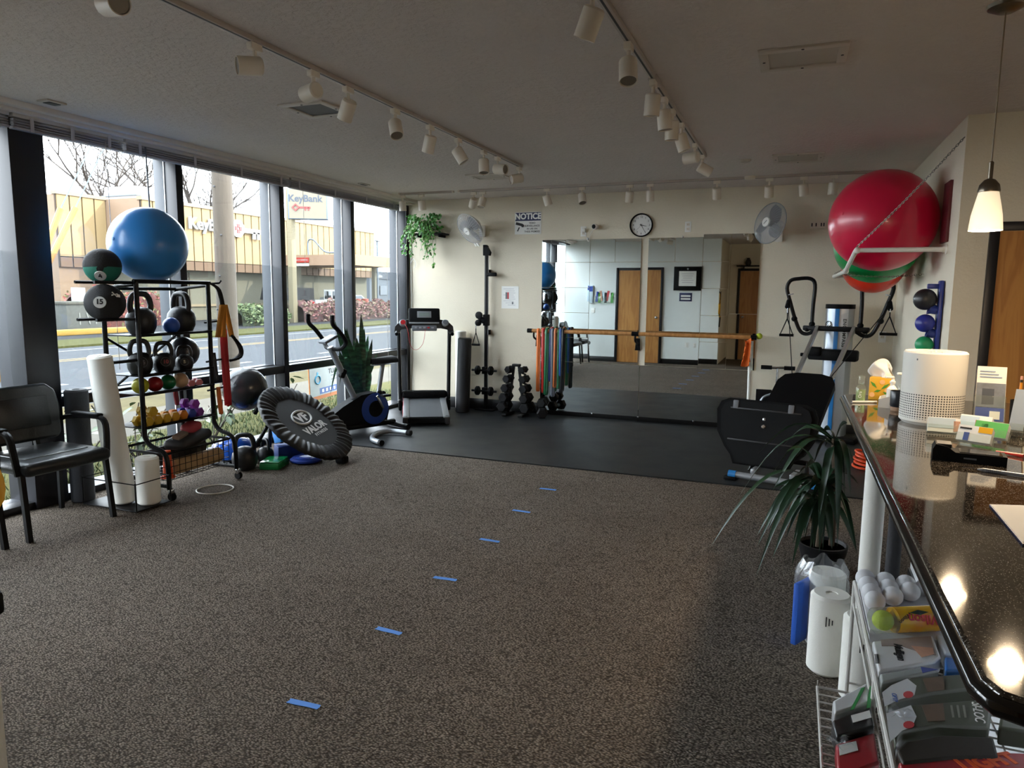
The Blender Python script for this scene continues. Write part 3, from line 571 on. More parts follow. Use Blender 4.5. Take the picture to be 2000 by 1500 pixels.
MB(CM).box((0, .06, .0235), (.17, .085, .003), b=.001).build('display_bezel', SILVER, t); MB(CM).box((0, .06, .0255), (.12, .05, .002)).build('display', mat('lcd_grey', '#7f8a86', .3), t)
MB(CM).box((0, -.115, .01), (.30, .07, .03), b=.012).build('key_panel', GREYP, t)
for q in range(5): MB(CM).box((-.1 + .05 * q, -.115, .027), (.03, .02, .004), b=.002).build('key', SILVER if q != 3 else REDM, t)
for s, c in ((-1, REDM), (1, GREYP)): MB(CM).lathe([(0, .03), (.03, .03), (.04, .026), (.045, .015), (.045, 0)], Tr(s * .255, -.045, -.004), 20).build('speaker_ring', SILVER, t); MB(CM).lathe([(0, .034), (.03, .0325)], Tr(s * .255, -.045, -.004), 20).build('speaker_badge', c, t)
MB(CM).tube(smooth_path([(-.24, -.06, .03), (-.2, -.16, .06), (-.17, -.34, .02), (-.1, -.4, .02), (-.02, -.32, .03), (.01, -.14, .03)]), .0025, 5).build('safety_cord', REDM, t)
# ---- rolls beside the treadmill
def roll(name, p, r, h, m, label, cat, lean=(0, 0), hole=None, core=None, group=None, n=28):
    t = thing(name, label, cat, p, group=group); M = frame(p, (lean[0], lean[1], 1)); b = .012
    MB(M).lathe([(r - b, 0), (r, b), (r, h - b), (r - b, h), (r * .3, h), (r * .3, h - .004), (0, h - .004)], None, n).build('roll', m, t)
    if core: MB(M).lathe([(r * .55, h + .001), (r * .5, h + .002), (r * .2, h + .002), (r * .15, h + .001)], None, n).build('wound_layers', core, t)
    return t, M
p = onz(886, 799, ZM); roll('foam_roll', (-3.92, 8.10, ZM), .07, 1.0, FOAMW, 'long white foam roll standing behind the black rolled mat', 'foam roll')
roll('rolled_exercise_mat', (-3.78, 7.86, ZM), .085, .93, mat('mat_foam_black', '#1c1d21', .7, bump=.3, bs=150), 'black rolled exercise mat standing between treadmill and cable tower', 'exercise mat', (.035, .0), core=DGREY)
# ---- cable tower on the wall
px_ = ony(950, 600, 8.12).x; ztop = ony(950, 480, 8.12).z
t = thing('cable_tower', 'slim black wall-mounted cable tower with pulley and bar holders', 'exercise machine', (px_, 8.12, ZM))
MB().b2((px_ - .02, 8.10, ZM), (px_ + .02, 8.14, ztop), .004).build('post', BLACKM, t)
MB().b2((px_ + .021, 8.11, .3), (px_ + .025, 8.13, ztop - .1)).build('track_edge', SILVER, t)
MB(frame((px_ - .03, 8.12, ztop - .12), (0, -1, 0), (1, 0, 0))).prism([(-.01, 0), (.075, 0), (.085, .04), (.03, .13), (-.01, .13)], .05, None, -.025).build('top_bracket', BLACK, t)
z = ony(960, 536, 8.12).z; MB().box((px_ + .07, 8.12, z), (.13, .045, .045), b=.012).build('stop_arm', BLACK, t)
for z in (.25, 1.0, 1.75): MB().b2((px_ - .03, 8.14, z - .03), (px_ + .03, W8 - .001, z + .03), .004).build('wall_spacer', BLACKM, t)
z = ony(940, 625, 8.1).z
MB(frame((px_ - .075, 8.08, z + .06), (0, -1, 0))).lathe([(.035, 0), (.046, .006), (.046, .03), (.035, .036), (0, .036)], None, 20).build('pulley', BLACK, t)
MB(frame((px_ - .085, 8.08, z - .035), (0, -1, 0))).lathe([(.03, 0), (.04, .006), (.04, .03), (.03, .036), (0, .036)], None, 20).build('pulley', BLACK, t)
MB().box((px_ - .05, 8.1, z + .0), (.10, .05, .07), (0, .4, 0), b=.012).build('pulley_arm', BLACK, t)
MB().b2((px_ - .035, 8.085, z - .07), (px_ + .035, 8.155, z + .07), .008).build('carriage', BLACK, t)
def grip(t, c, w=.105, h=.15, m=BLACK, strap=.05, up=.06):
    """a D handle hanging from c"""
    x, y, z = c
    MB().tube([(x, y, z), (x, y, z - up)], .006, 6).build('cable_clip', CHROME, t)
    MB().tube([(x, y, z - up), (x, y, z - up - strap), (x - w * .45, y, z - up - strap - h), (x + w * .45, y, z - up - strap - h), (x, y, z - up - strap)], .006, 6).build('strap', m, t)
    MB().cyl((x - w * .5, y, z - up - strap - h), (x + w * .5, y, z - up - strap - h), .014, n=10).build('grip', m, t)
grip(t, (px_ - .12, 8.07, z - .05))
z1, z2 = ony(950, 723, 8.1).z, ony(950, 763, 8.1).z
for k, zz in enumerate((z1, z2)):
    MB().cyl((px_ - .17, 8.06, zz), (px_ + .17, 8.06, zz), .014, n=10).build('bar', BLACKM, t)
    for s in (-1, 1): MB(frame((px_ + s * .09, 8.06, zz), (1, 0, 0))).lathe([(0, -.022), (.05, -.022), (.058, -.014), (.058, .014), (.05, .022), (0, .022)], None, 18).build('weight_disc', BLACK, t)
    MB().b2((px_ - .03, 8.05, zz - .045), (px_ + .03, 8.1, zz + .045), .006).build('bar_clamp', BLACK, t)
MB().b2((px_ - .13, 8.06, ZM), (px_ + .13, 8.15, ZM + .02), .004).build('foot_plate', BLACKM, t)
for q in (-.1, -.03, .1): MB().lathe([(.012, 0), (.012, .006), (0, .008)], Tr(px_ + q, 8.09, ZM + .02), 8).build('bolt', CHROME, t)
# ---- dumbbells
HEXR = mat('black_hex_rubber', '#0f1012', .6, var=.2, spec=.2)
def hexbell(name, loc, rz, s, m, label, group, grip_m=CHROME, mark=None, ax=(0, 1, 0), build_tag=True):
    """dumbbell whose bar runs along local y; loc is the middle of the bar"""
    t = thing(name, label, 'dumbbell', loc, rz, group); M = PM[t.name]
    for q in (-1, 1):
        MB(M @ frame((0, q * s * .62, 0), (0, q, 0), (0, 0, 1))).lathe([(0, -s * .30), (s * .40, -s * .30), (s * .5, -s * .2), (s * .5, s * .2), (s * .40, s * .30), (0, s * .30)], Rz(PI / 6), 6).build('hex_head', m, t, sharp=20)
    MB(M).cyl((0, -s * .36, 0), (0, s * .36, 0), s * .15, n=10).build('handle', grip_m, t)
    return t
ax0 = ony(985, 805, 8.0).x; ax1 = ony(1045, 808, 8.0).x
AX = (ax0 + ax1) / 2 - .02; AY = 7.93
t = thing('dumbbell_rack', 'black A-frame dumbbell rack in front of the back wall', 'rack', (AX, AY, ZM))
H_A = .62
for s in (-1, 1):
    MB().tube([(AX + s * .105, AY, ZM + .02), (AX + s * .03, AY, ZM + H_A)], .018, 4).build('leg', BLACKM, t)
    MB().b2((AX + s * .105 - .03, AY - .14, ZM), (AX + s * .105 + .03, AY + .14, ZM + .03), .006).build('foot', BLACKM, t)
    for k in range(5):
        u = (k + .45) / 5; x = AX + s * (.105 - .075 * u + .03); z = ZM + .04 + (H_A - .05) * u - .05 * (1 - .1 * k)
        MB().box((x + s * .02, AY, z), (.07, .05, .012), (0, s * .35, 0), b=.003).build('saddle', BLACKM, t)
MB().b2((AX - .05, AY - .03, ZM + H_A - .02), (AX + .05, AY + .03, ZM + H_A + .01), .006).build('top_plate', BLACKM, t)
szn = ['largest', 'second largest', 'middle sized', 'second smallest', 'smallest']
for k in range(5):
    u = (k + .45) / 5; s_ = .135 - .012 * k
    for s in (-1, 1):
        x = AX + s * (.105 - .075 * u + .05); z = ZM + .055 + (H_A - .05) * u
        hexbell('hex_dumbbell', (x, AY, z), 0, s_, HEXR, '%s black hex dumbbell on the A-frame rack, %s side' % (szn[k], 'treadmill' if s < 0 else 'barre'), 'black hex dumbbells on the A-frame rack', SILVER)
hexbell('hex_dumbbell', (-2.74, 7.90, ZM + .068), .35, .135, HEXR, 'big black hex dumbbell lying on the mat under the hanging bands', None, SILVER)
hexbell('hex_dumbbell', (-2.74, 7.93, ZM + .185), .1, .12, HEXR, 'black hex dumbbell stacked on the big one under the hanging bands', None, SILVER)
# ---- ballet barre
bx0, bx1 = ony(1035, 646, 8.02).x, ony(1472, 660, 8.02).x; bz = 1.045; BYR = 8.02
t = thing('ballet_barre', 'long wooden ballet barre mounted across the mirrors', 'barre', ((bx0 + bx1) / 2, BYR, bz - .03)); bm_ = (bx0 + bx1) / 2
for a, c in ((bx0 + .03, bm_ - .03), (bm_ + .03, bx1 - .03)): MB().cyl((a, BYR, bz), (c, BYR, bz), .023, n=16).build('rail', BARREW, t)
for x in (bx0, bx1): MB().cyl((x - .03, BYR, bz), (x + .03, BYR, bz), .026, n=14).build('end_cap', BLACK, t)
MB().cyl((bm_ - .04, BYR, bz), (bm_ + .04, BYR, bz), .026, n=14).build('joint_sleeve', BLACK, t)
for x in (bx0 + .05, bm_, bx1 - .06):
    MB().tube(smooth_path([(x, BYR, bz - .02), (x, BYR + .01, bz - .08), (x, W8 - .03, bz - .13), (x, W8 - .02, bz - .16)]), .012, 8).build('bracket', BLACKM, t)
    MB(wallframe(x, bz - .13, W8 - .016)).prism([(-.03, -.07), (.03, -.07), (.022, .07), (-.022, .07)], .012).build('wall_plate', BLACK, t)
# resistance bands looped over the barre
bands = [(1052, 'orange', '#d8702c', 765, .030), (1062, 'red', '#b52a22', 768, .034), (1069, 'green', '#1f6b45', 772, .032), (1076, 'navy', '#232d63', 745, .026), (1080, 'grey', '#5f6470', 775, .034), (1086, 'orange_b', '#c9703c', 758, .022), (1092, 'green_b', '#2a6a46', 760, .022), (1096, 'blue', '#1e4b8d', 735, .03), (1101, 'black', '#141519', 765, .026)]
blab = {'orange': 'orange resistance band at the window end of the barre', 'red': 'wide red resistance band hanging on the barre', 'green': 'wide dark green resistance band hanging low on the barre', 'navy': 'navy blue resistance band hanging on the barre', 'grey': 'wide grey resistance band, the longest on the barre', 'orange_b': 'narrow faded orange resistance band between grey and green ones', 'green_b': 'narrow green resistance band next to the blue one', 'blue': 'bright blue resistance band, the shortest on the barre', 'black': 'black resistance band nearest the middle of the barre'}
for k, (px, nm, c, yb, w) in enumerate(bands):
    x = ony(px, 660, BYR).x; zb = ony(px, yb, BYR - .03).z; m = mat('band_' + nm, c, .5); off = .0290 + .0060 * (k % 3)
    pts = [(BYR + off, zb + .02), (BYR + off, bz - .005), (BYR + off * .7, bz + off * .7), (BYR, bz + off), (BYR - off * .7, bz + off * .7), (BYR - off, bz - .005), (BYR - off, zb + .02), (BYR - off * .6, zb), (BYR + off * .6, zb)]
    mb = MB()
    n = len(pts); tilt = .012 * math.sin(k * 2.1)
    vs = []
    for y, z in pts:
        sh = tilt * (bz - z)
        vs += [(x - w / 2 + sh, y, z), (x + w / 2 + sh, y, z)]
    mb.add(vs, [[2 * i, 2 * i + 1, 2 * ((i + 1) % n) + 1, 2 * ((i + 1) % n)] for i in range(n)])
    o = solo('resistance_band', mb, m, blab[nm], 'resistance band', 'resistance bands over the barre'); md = o.modifiers.new('thick', 'SOLIDIFY'); md.thickness = .003; md.offset = 0
x = bx1 + .02; YB_M = mat('tennis_felt', '#b7c93a', .9, bump=.3, bs=300)
solo('tennis_ball', MB().ball((bx1 + .055, BYR + .02, bz + .015), .034, 20), YB_M, 'yellow-green tennis ball stuck on the end of the barre', 'ball')
cl = MB(); cx_, cz_ = bx1 - .06, bz - .03
cl.sheet(lambda u, v: (cx_ + (.05 + .05 * u) * (v - .5) + .02 * math.sin(v * 9 + u * 3), BYR - .03 + .018 * math.sin(v * 12 + 4 * u) - .01, cz_ - .26 * u - .03 * math.sin(v * 5)), 12, 10)
o = solo('cloth', cl, mat('orange_cloth', '#d8641c', .85), 'orange cloth tied to the end of the barre', 'cloth'); o.modifiers.new('thick', 'SOLIDIFY').thickness = .004
a, c = ony(1465, 674, 8.0), ony(1475, 800, 7.8); c = Vector((-.395, 7.98, ZM)); t = thing('leaning_pole', 'white pole leaning under the end of the barre', 'pole', c)
MB().cyl((a.x, 8.02, bz - .06), c, .017, n=12).build('pole_tube', WHITE, t); MB().cyl(c, Vector((c.x - .002, c.y, c.z + .04)), .02, n=12).build('pole_tip', GREYP, t)
# ---- incline trainer (tower by the wall, rails running down to a squat platform)
T0, B0 = Vector((.44, 7.95, ZM)), Vector((-.05, 5.93, ZM)); ax = (T0 - B0); L_ = ax.length; ang = math.atan2(ax.y, ax.x) - PI / 2
EM = Tr(B0) @ Rz(ang); SILV = mat('tower_silver', '#aeb4bb', .32, .7); RAILM = mat('rail_aluminium', '#a9a7a4', .35, .6); BLUEA = mat('accent_blue', '#1f6fae', .4)
t = thing('incline_trainer', 'big incline bodyweight trainer with silver tower and black squat platform', 'exercise machine', B0, ang)
top = 1.36
tw = MB(EM); ol = [(-.125, -.05), (-.10, -.10), (-.045, -.125), (.045, -.125), (.10, -.10), (.125, -.05), (.125, .07), (-.125, .07)]
tw.prism(ol, top, Tr(0, L_, 0), .0); tw.build('tower', SILV, t)
MB(EM).prism([(x * 1.04, y * 1.04) for x, y in ol], .045, Tr(0, L_, 0), top).build('tower_cap', BLACK, t)
MB(EM).b2((-.02, L_ - .134, .12), (.02, L_ - .12, top), .002).build('blue_stripe', BLUEA, t)
MB(EM @ Tr(.072, L_ - .117, 1.13) @ Rz(.36)).box((0, 0, 0), (.06, .004, .36), b=.001).build('name_plate', mat('plate_grey', '#c2c4c4', .4), t)
text('lettering', 'ENCOMPASS', .045, INK, EM @ Tr(.072, L_ - .121, 1.12) @ Rz(.36) @ Matrix.Rotation(PI / 2, 4, 'X') @ Rz(-PI / 2), t, bold=.0008, space=1.15)
LM = EM @ Tr(-.076, L_ - .118, 1.2) @ Rz(-.36) @ Matrix.Rotation(PI / 2, 4, 'X'); MB(LM).torus(Tr(0, 0, .002), .033, .004, 24, 6).build('emblem', CHROME, t); MB(LM).box((0, 0, .002), (.012, .05, .006), (0, 0, -.7), b=.003).build('emblem', CHROME, t); MB(LM).box((.012, -.006, .002), (.01, .035, .006), (0, 0, -.7), b=.003).build('emblem', CHROME, t)
MB(EM).box((0, L_, .03), (.5, .34, .06), b=.02).build('tower_base', BLACK, t)
# inclined rails and glide board
for s in (-1, 1):
    MB(EM).tube([(s * .17, L_ - .17, 1.17), (s * .13, .12, .26)], .034, 4, sq=.6).build('rail', RAILM, t)
MB(EM).box((0, L_ - .2, .90), (.46, .13, .11), b=.02).build('carriage_lock', BLACK, t); MB(EM).box((-.17, L_ - .24, .93), (.14, .10, .09), b=.02).build('carriage_lock', BLACK, t)
MB(EM).cyl((-.30, L_ - .24, .89), (-.12, L_ - .24, .89), .018, n=10).build('pin', BLACK, t)
MB(EM).box((0, L_ - .17, 1.16), (.62, .05, .05), b=.012).build('crossbar', BLACKM, t)
slope = math.atan2(1.17 - .26, L_ - .29)
GM = EM @ Tr(0, .55, .52) @ Matrix.Rotation(slope, 4, 'X')
gb = [(-.24, -.42), (.24, -.42), (.24, .30), (.20, .40), (.10, .44), (-.10, .44), (-.20, .40), (-.24, .30)]
MB(GM).prism(gb, .06, None, .03).build('glide_board', mat('board_vinyl', '#0b0b0d', .65, spec=.08), t)
MB(GM).box((0, 0, .01), (.42, .7, .05), b=.012).build('board_frame', BLACKM, t)
# squat platform facing the carpet
SM = EM @ Tr(-.13, -.02, .0) @ Matrix.Rotation(PI / 2 - .20, 4, 'X')
sq = [(-.22, .10), (.22, .10), (.25, .17), (.33, .24), (.39, .36), (.40, .54), (.37, .61), (.30, .64), (-.30, .64), (-.37, .61), (-.40, .54), (-.38, .36), (-.31, .24), (-.25, .17)]
MB(SM).prism(sq, .035).build('squat_platform', mat('platform_black', '#0a0b0c', .65, spec=.08), t)
MB(SM).prism([(x * .9, .02 + y * .94) for x, y in sq], .02, None, .035).build('platform_rib', BLACK, t)
for z_, h_ in ((.56, .012), (.30, .012)): MB(SM).box((0, z_, .058), (.56, h_, .012), b=.003).build('platform_ridge', DGREY, t)
for q in (-.24, .20): MB(SM).box((q, .59, .06), (.045, .07, .012), b=.012).build('platform_slot', GREYP, t)
MB(SM).lathe([(.018, .05), (.018, .064), (.012, .07), (0, .07)], Tr(0, .43, 0), 14).build('bolt', CHROME, t); MB(SM).lathe([(.012, .05), (.012, .06), (0, .062)], Tr(.0, .49, 0), 12).build('bolt', CHROME, t)
MB(EM).tube([(-.22, .02, .05), (-.20, .10, .16), (.20, .10, .16), (.22, .02, .05)], .022, 8).build('front_frame', BLACKM, t)
MB(EM).cyl((-.28, -.15, .045), (.28, -.15, .045), .026, n=14).build('front_tube', SILVER, t)
for s in (-1, 1):
    MB(EM).cyl((s * .28, -.15, .045), (s * .34, -.15, .045), .032, n=14).build('tube_cap', BLUEA, t); MB(EM).box((s * .32, -.15, .015), (.10, .09, .03), b=.008).build('tube_foot', BLACK, t)
    MB(EM).box((s * .15, -.045, .09), (.04, .21, .04), b=.006).build('foot_link', SILVER, t)
# arm bars with pulleys and cable handles
for s in (-1, 1):
    q = lambda x, z: EM @ Vector((s * x, L_ - .17, z))
    MB().tube(smooth_path([q(.19, 1.14), q(.26, 1.10), q(.33, 1.12), q(.39, 1.24), q(.45, 1.42), q(.49, 1.56), q(.46, 1.64), q(.38, 1.66), q(.27, 1.66), q(.22, 1.60), q(.225, 1.4), q(.225, 1.18)], 4), .019, 8).build('arm_bar', BLACKM, t)
    for x_, z_ in ((.225, 1.2), (.27, 1.15), (.40, 1.25)): MB().ball(q(x_, z_), .03, 12).build('clamp', BLACK, t)
    pc = q(.47, 1.40); MB().box(pc, (.05, .05, .10), (0, s * -.2, 0), b=.018).build('pulley_block', BLACK, t); MB(frame(q(.45, 1.5), (s * .2, 0, 1))).torus(Matrix(), .023, .005, 14, 6).build('strap_ring', SILVER, t)
    grip(t, (pc.x, pc.y - .04, pc.z - .04), .14, .17, up=.05, strap=.06) if s < 0 else grip(t, (pc.x - .0, pc.y - .05, pc.z - .03), .15, .17, up=.03, strap=.04)
    MB().tube([pc, EM @ Vector((s * .14, .9, .72))], .004, 5).build('cable', BLACK, t)
# ---- small T-handle exerciser behind it
a = Vector((-.13, 7.95, ZM)); t = thing('handle_exerciser', 'small exerciser with a black T handle on a chrome post', 'exercise machine', a)
MB().tube([(a.x, a.y, ZM + .05), (a.x + .01, a.y, .73)], .014, 8).build('post', CHROME, t); MB().cyl((a.x - .05, a.y, .735), (a.x + .07, a.y, .74), .014, n=10).build('handle_bar', CHROME, t)
for s in (-1, 1): MB().cyl((a.x + .01 + s * .06, a.y, .737), (a.x + .01 + s * .17, a.y, .737), .022, n=12).build('foam_grip', RUBBER, t)
MB().tube(smooth_path([(a.x - .16, a.y, ZM + .1), (a.x - .14, a.y, .38), (a.x - .05, a.y, .45), (a.x, a.y, .47)]), .012, 8).build('curved_arm', SILVER, t)
MB().box((a.x - .12, a.y + .07, .30), (.16, .03, .38), b=.006).build('back_panel', BLACK, t); MB().box((a.x - .03, a.y, ZM + .04), (.24, .2, .07), b=.02).build('base', BLACK, t)
# ---- coiled orange cord on the mat
t = MB()
for k in range(5): t.torus(Tr(.66 + .01 * (k % 2), 6.75 + .03 * k, ZM + .014 + .022 * k) @ Matrix.Rotation(.06 * k, 4, 'Y'), .10 - .006 * k, .011, 22, 6, 1.3)
solo('cord_coil', t, mat('orange_cord', '#d8481a', .5), 'coiled orange cord on the mat beside the trainer tower', 'cord')
# ================================================================== BALL HOLDERS ON THE SIDE WALL
PVC = mat('pvc_pipe', '#dcd8cf', .45); CHAIN = mat('chain_steel', '#6d6a63', .35, .8)
y0, y1, zp, xo = 5.76, 7.9, 1.83, ony(1672, 486, 5.76).x
t = thing('ball_holder', 'white plastic pipe cradle chained to the side wall holding big balls', 'rack', (XR - .3, y0, zp - .1))
r_ = .017; out = ony(1652, 525, 6.25)
MB().tube([(XR, y0, zp), (xo + .02, y0, zp), (xo, y0 + .015, zp - .004), (xo - .03, y0 + .45, zp - .13), (xo - .03, y0 + .5, zp - .135), (xo - .03, y1 - .02, zp - .135), (xo - .03, y1, zp - .135), (XR, y1, zp - .135)], r_, 10).build('pipe', PVC, t)
for p in ((xo + .01, y0, zp), (xo - .03, y0 + .48, zp - .134), (xo - .03, y1, zp - .135)): MB().ball(p, .024, 12).build('elbow', PVC, t)
for yy, zz in ((y0, zp), (y1, zp - .135)): MB().lathe([(.035, 0), (.035, .008), (.022, .014), (.022, .03)], frame((XR, yy, zz), (-1, 0, 0)), 14).build('wall_flange', PVC, t)
MB().b2((XR - .02, 5.74, 1.88), (XR, 5.95, 2.30), .003).build('wall_pad', mat('dark_red_pad', '#571019', .6), t)
def chain(t, a, c, link=.022):
    a, c = Vector(a), Vector(c); n = max(4, int((c - a).length / (link * .72))); mb = MB(); d = (c - a).normalized()
    for i in range(n):
        p = a.lerp(c, (i + .5) / n) + Vector((0, 0, -.02 * math.sin(PI * (i + .5) / n))); M = frame(p, d.cross(Vector((0, 0, 1))) if i % 2 else d.cross(d.cross(Vector((0, 0, 1)))), d)
        mb.tube([M @ Vector(((link / 2) * math.cos(2 * PI * k / 8), (link / 3.4) * math.sin(2 * PI * k / 8), 0)) for k in range(8)], .0022, 4, closed=True)
    tag(mb.build('chain', CHAIN, t), kind='stuff')
chain(t, onx(1884, 268, XR - .016), (xo, y0, zp + .02)); chain(t, (XR - .016, 7.86, 2.15), (xo - .03, y1 - .02, zp - .11)); chain(t, (XR - .016, 6.55, 1.68), (xo - .03, 6.6, zp - .15))
def exball(name, c, r, col, label, cat='exercise ball', rough=.3, axis=(1, 0, 0), rings=True):
    t = thing(name, label, cat, (c[0], c[1], c[2] - r)); M = frame(c, axis); prof = []; n = 44
    for i in range(n + 1):
        a = PI * i / n; k = 1.0 - (.004 if (rings and i % 2 and (i < 15 or i > n - 15)) else 0); prof.append((r * k * math.sin(a), -r * k * math.cos(a)))
    MB(M).lathe(prof, None, 48).build('ball_skin', mat('ball_' + label.split()[0] + '_' + col[1:], col, rough, var=.05, coat=.15), t, sharp=60)
    MB(M).lathe([(.012, r - .002), (.012, r + .002), (0, r + .003)], None, 12).build('valve_plug', mat('plug_' + col[1:], col, .5), t)
    return t
exball('exercise_ball', (.588, 6.13, 2.07), .378, '#d01640', 'big glossy crimson exercise ball in the pipe cradle', axis=(-.75, -.6, .1)); exball('exercise_ball', (.625, 6.825, 1.952), .34, '#0c8a44', 'green exercise ball in the pipe cradle behind the crimson one', axis=(-.6, -.6, .1))
exball('exercise_ball', (.665, 7.425, 1.81), .28, '#d8361f', 'orange-red exercise ball at the far end of the pipe cradle', axis=(-.6, -.6, .1))
# small weighted balls on a blue wall rack
xr = XR - .02; za, zb_ = onx(1840, 548, .95).z, 1.06; yk = 5.74
t = thing('ball_rack', 'upright blue wall rack holding small weighted balls', 'rack', (xr, yk, zb_)); BR = mat('rack_blue', '#1a2c78', .4)
MB().box((xr, yk, (za + zb_) / 2), (.03, .085, za - zb_), b=.01).build('back_strip', BR, t); MB().box((xr - .045, yk, za - .04), (.08, .035, .035), b=.006).build('top_peg', BR, t)
zs = [onx(1820, 585, .9).z, onx(1818, 632, .9).z, onx(1810, 672, .9).z]
for z_ in zs: MB(frame((xr - .015, yk, z_ - .075), (-1, 0, .3))).lathe([(.03, 0), (.035, .03), (.045, .05), (.03, .05), (.02, .03)], None, 14).build('cup', BR, t)
for z_, r, c, lb in ((zs[0], .075, '#1b1b1d', 'black weighted ball at the top of the blue wall rack'), (zs[1], .063, '#232a86', 'blue weighted ball in the middle of the blue wall rack'), (zs[2], .058, '#178a58', 'green weighted ball on the blue wall rack just above the air purifier')):
    exball('weighted_ball', (xr - .017 - r, yk, z_), r, c, lb, 'ball', .45)
# ================================================================== STORAGE RACK BY THE WINDOWS AND WHAT IT HOLDS
XF, XBK, YN, YF = -4.25, -4.58, 3.62, 4.27; ZR = 1.55
t = thing('equipment_rack', 'tall black steel storage rack on casters beside the windows', 'rack', ((XF + XBK) / 2, (YN + YF) / 2, 0))
for y in (YN, YF):
    MB().tube(smooth_path([(XF, y, ZR), (XF, y, 1.0), (XF, y, .52), (XF + .01, y, .44), (XF + .06, y, .39), (XF + .16, y, .36), (XF + .20, y, .31), (XF + .21, y, .2), (XF + .21, y, .09)], 3), .017, 8).build('front_post', BLACKM, t)
    MB().tube([(XBK, y, .09), (XBK, y, ZR - .05)], .017, 8).build('rear_post', BLACKM, t)
    MB().tube([(XBK, y, .11), (XF + .21, y, .11)], .014, 8).build('base_rail', BLACKM, t)
    MB().tube([(XBK, y, ZR - .05), (XF, y, ZR - .02)], .013, 8).build('top_side_rail', BLACKM, t)
    for x in (XBK, XF + .21):
        MB(frame((x, y + .02, .032), (0, 1, 0))).lathe([(.01, -.014), (.028, -.014), (.031, -.008), (.031, .008), (.028, .014), (.01, .014)], None, 16).build('caster_wheel', RUBBER, t); MB().box((x, y + .02, .068), (.03, .04, .045), b=.008).build('caster_fork', CHROME, t)
MB().tube([(XF, YN - .02, ZR), (XF, YF + .02, ZR)], .015, 8).build('top_bar', BLACKM, t); MB().tube([(XBK, YN, ZR - .05), (XBK, YF, ZR - .05)], .013, 8).build('top_bar', BLACKM, t)
for a, c in (((XBK, YN, 1.15), (XBK, YF, .75)), ((XBK, YN, .75), (XBK, YF, 1.15))): MB().tube([a, c], .010, 6).build('cross_brace', BLACKM, t)
SHZ = [1.175, .89, .755, .515]
for z in SHZ:
    d = .035 if z < .8 else 0.
    MB().b2((XBK + .02, YN + .005, z - .012), (XF + .015, YF - .005, z - .004), .002).build('shelf', BLACKM, t)
    MB().tube([(XF + .018, YN, z), (XF + .018, YF, z)], .011, 6).build('shelf_lip', BLACKM, t)
# side prongs toward the chairs for medicine balls and rolls
for z in (ZR - .01, 1.29, 1.0):
    for x in (XF - .02, XF - .20)[:2 if z > 1.1 else 1]: MB().tube([(x, YN, z), (x, YN - .30 if z > 1.1 else YN - .2, z - .0)], .011, 6).build('side_prong', BLACKM, t)
for z in (ZR - .01, 1.24, .93, .70): MB().tube([(XF - .05, YF, z), (XF - .04, YF + .16, z + .01), (XF - .04, YF + .18, z + .03)], .008, 6).build('side_hook', BLACKM, t)
# wire basket
def wires(lo, hi, nx, ny, nz, r=.0028):
    m = MB(); x0, y0, z0 = lo; x1, y1, z1 = hi
    for k in range(ny + 1):
        y = y0 + (y1 - y0) * k / ny; m.tube([(x1, y, z1), (x1, y, z0), (x0, y, z0), (x0, y, z1)], r, 4)
    for k in range(nx + 1):
        x = x0 + (x1 - x0) * k / nx; m.tube([(x, y0, z1), (x, y0, z0), (x, y1, z0), (x, y1, z1)], r, 4)
    for k in range(nz + 1):
        z = z0 + (z1 - z0) * k / nz; m.tube([(x0, y0, z), (x1, y0, z), (x1, y1, z), (x0, y1, z)], r, 4, closed=True)
    return m
tag(wires((XBK + .03, YN + .03, .14), (XF + .17, YF - .03, .33), 8, 11, 4).build('basket_wires', BLACKM, t), kind='stuff')
MB().tube([(XBK + .03, YN + .02, .335), (XF + .17, YN + .02, .335), (XF + .17, YF - .02, .335), (XBK + .03, YF - .02, .335)], .010, 6, closed=True).build('basket_rim', BLACKM, t)
# ring holder for rollers
MB().tube([(XF + .24, YN - .02, .20), (XF + .24, YN - .30, .20), (XF - .26, YN - .30, .20), (XF - .26, YN - .02, .20)], .004, 5, closed=True).build('roller_ring', BLACKM, t)
for x, y in ((XF + .24, YN - .30), (XF - .26, YN - .30), (XF + .24, YN - .02), (XF - .26, YN - .02)): MB().tube([(x, y, .02), (x, y, .21)], .006, 5).build('ring_post', BLACKM, t)
MB().b2((XF - .265, YN - .305, .012), (XF + .245, YN - .02, .02), .002).build('roller_tray', BLACKM, t)
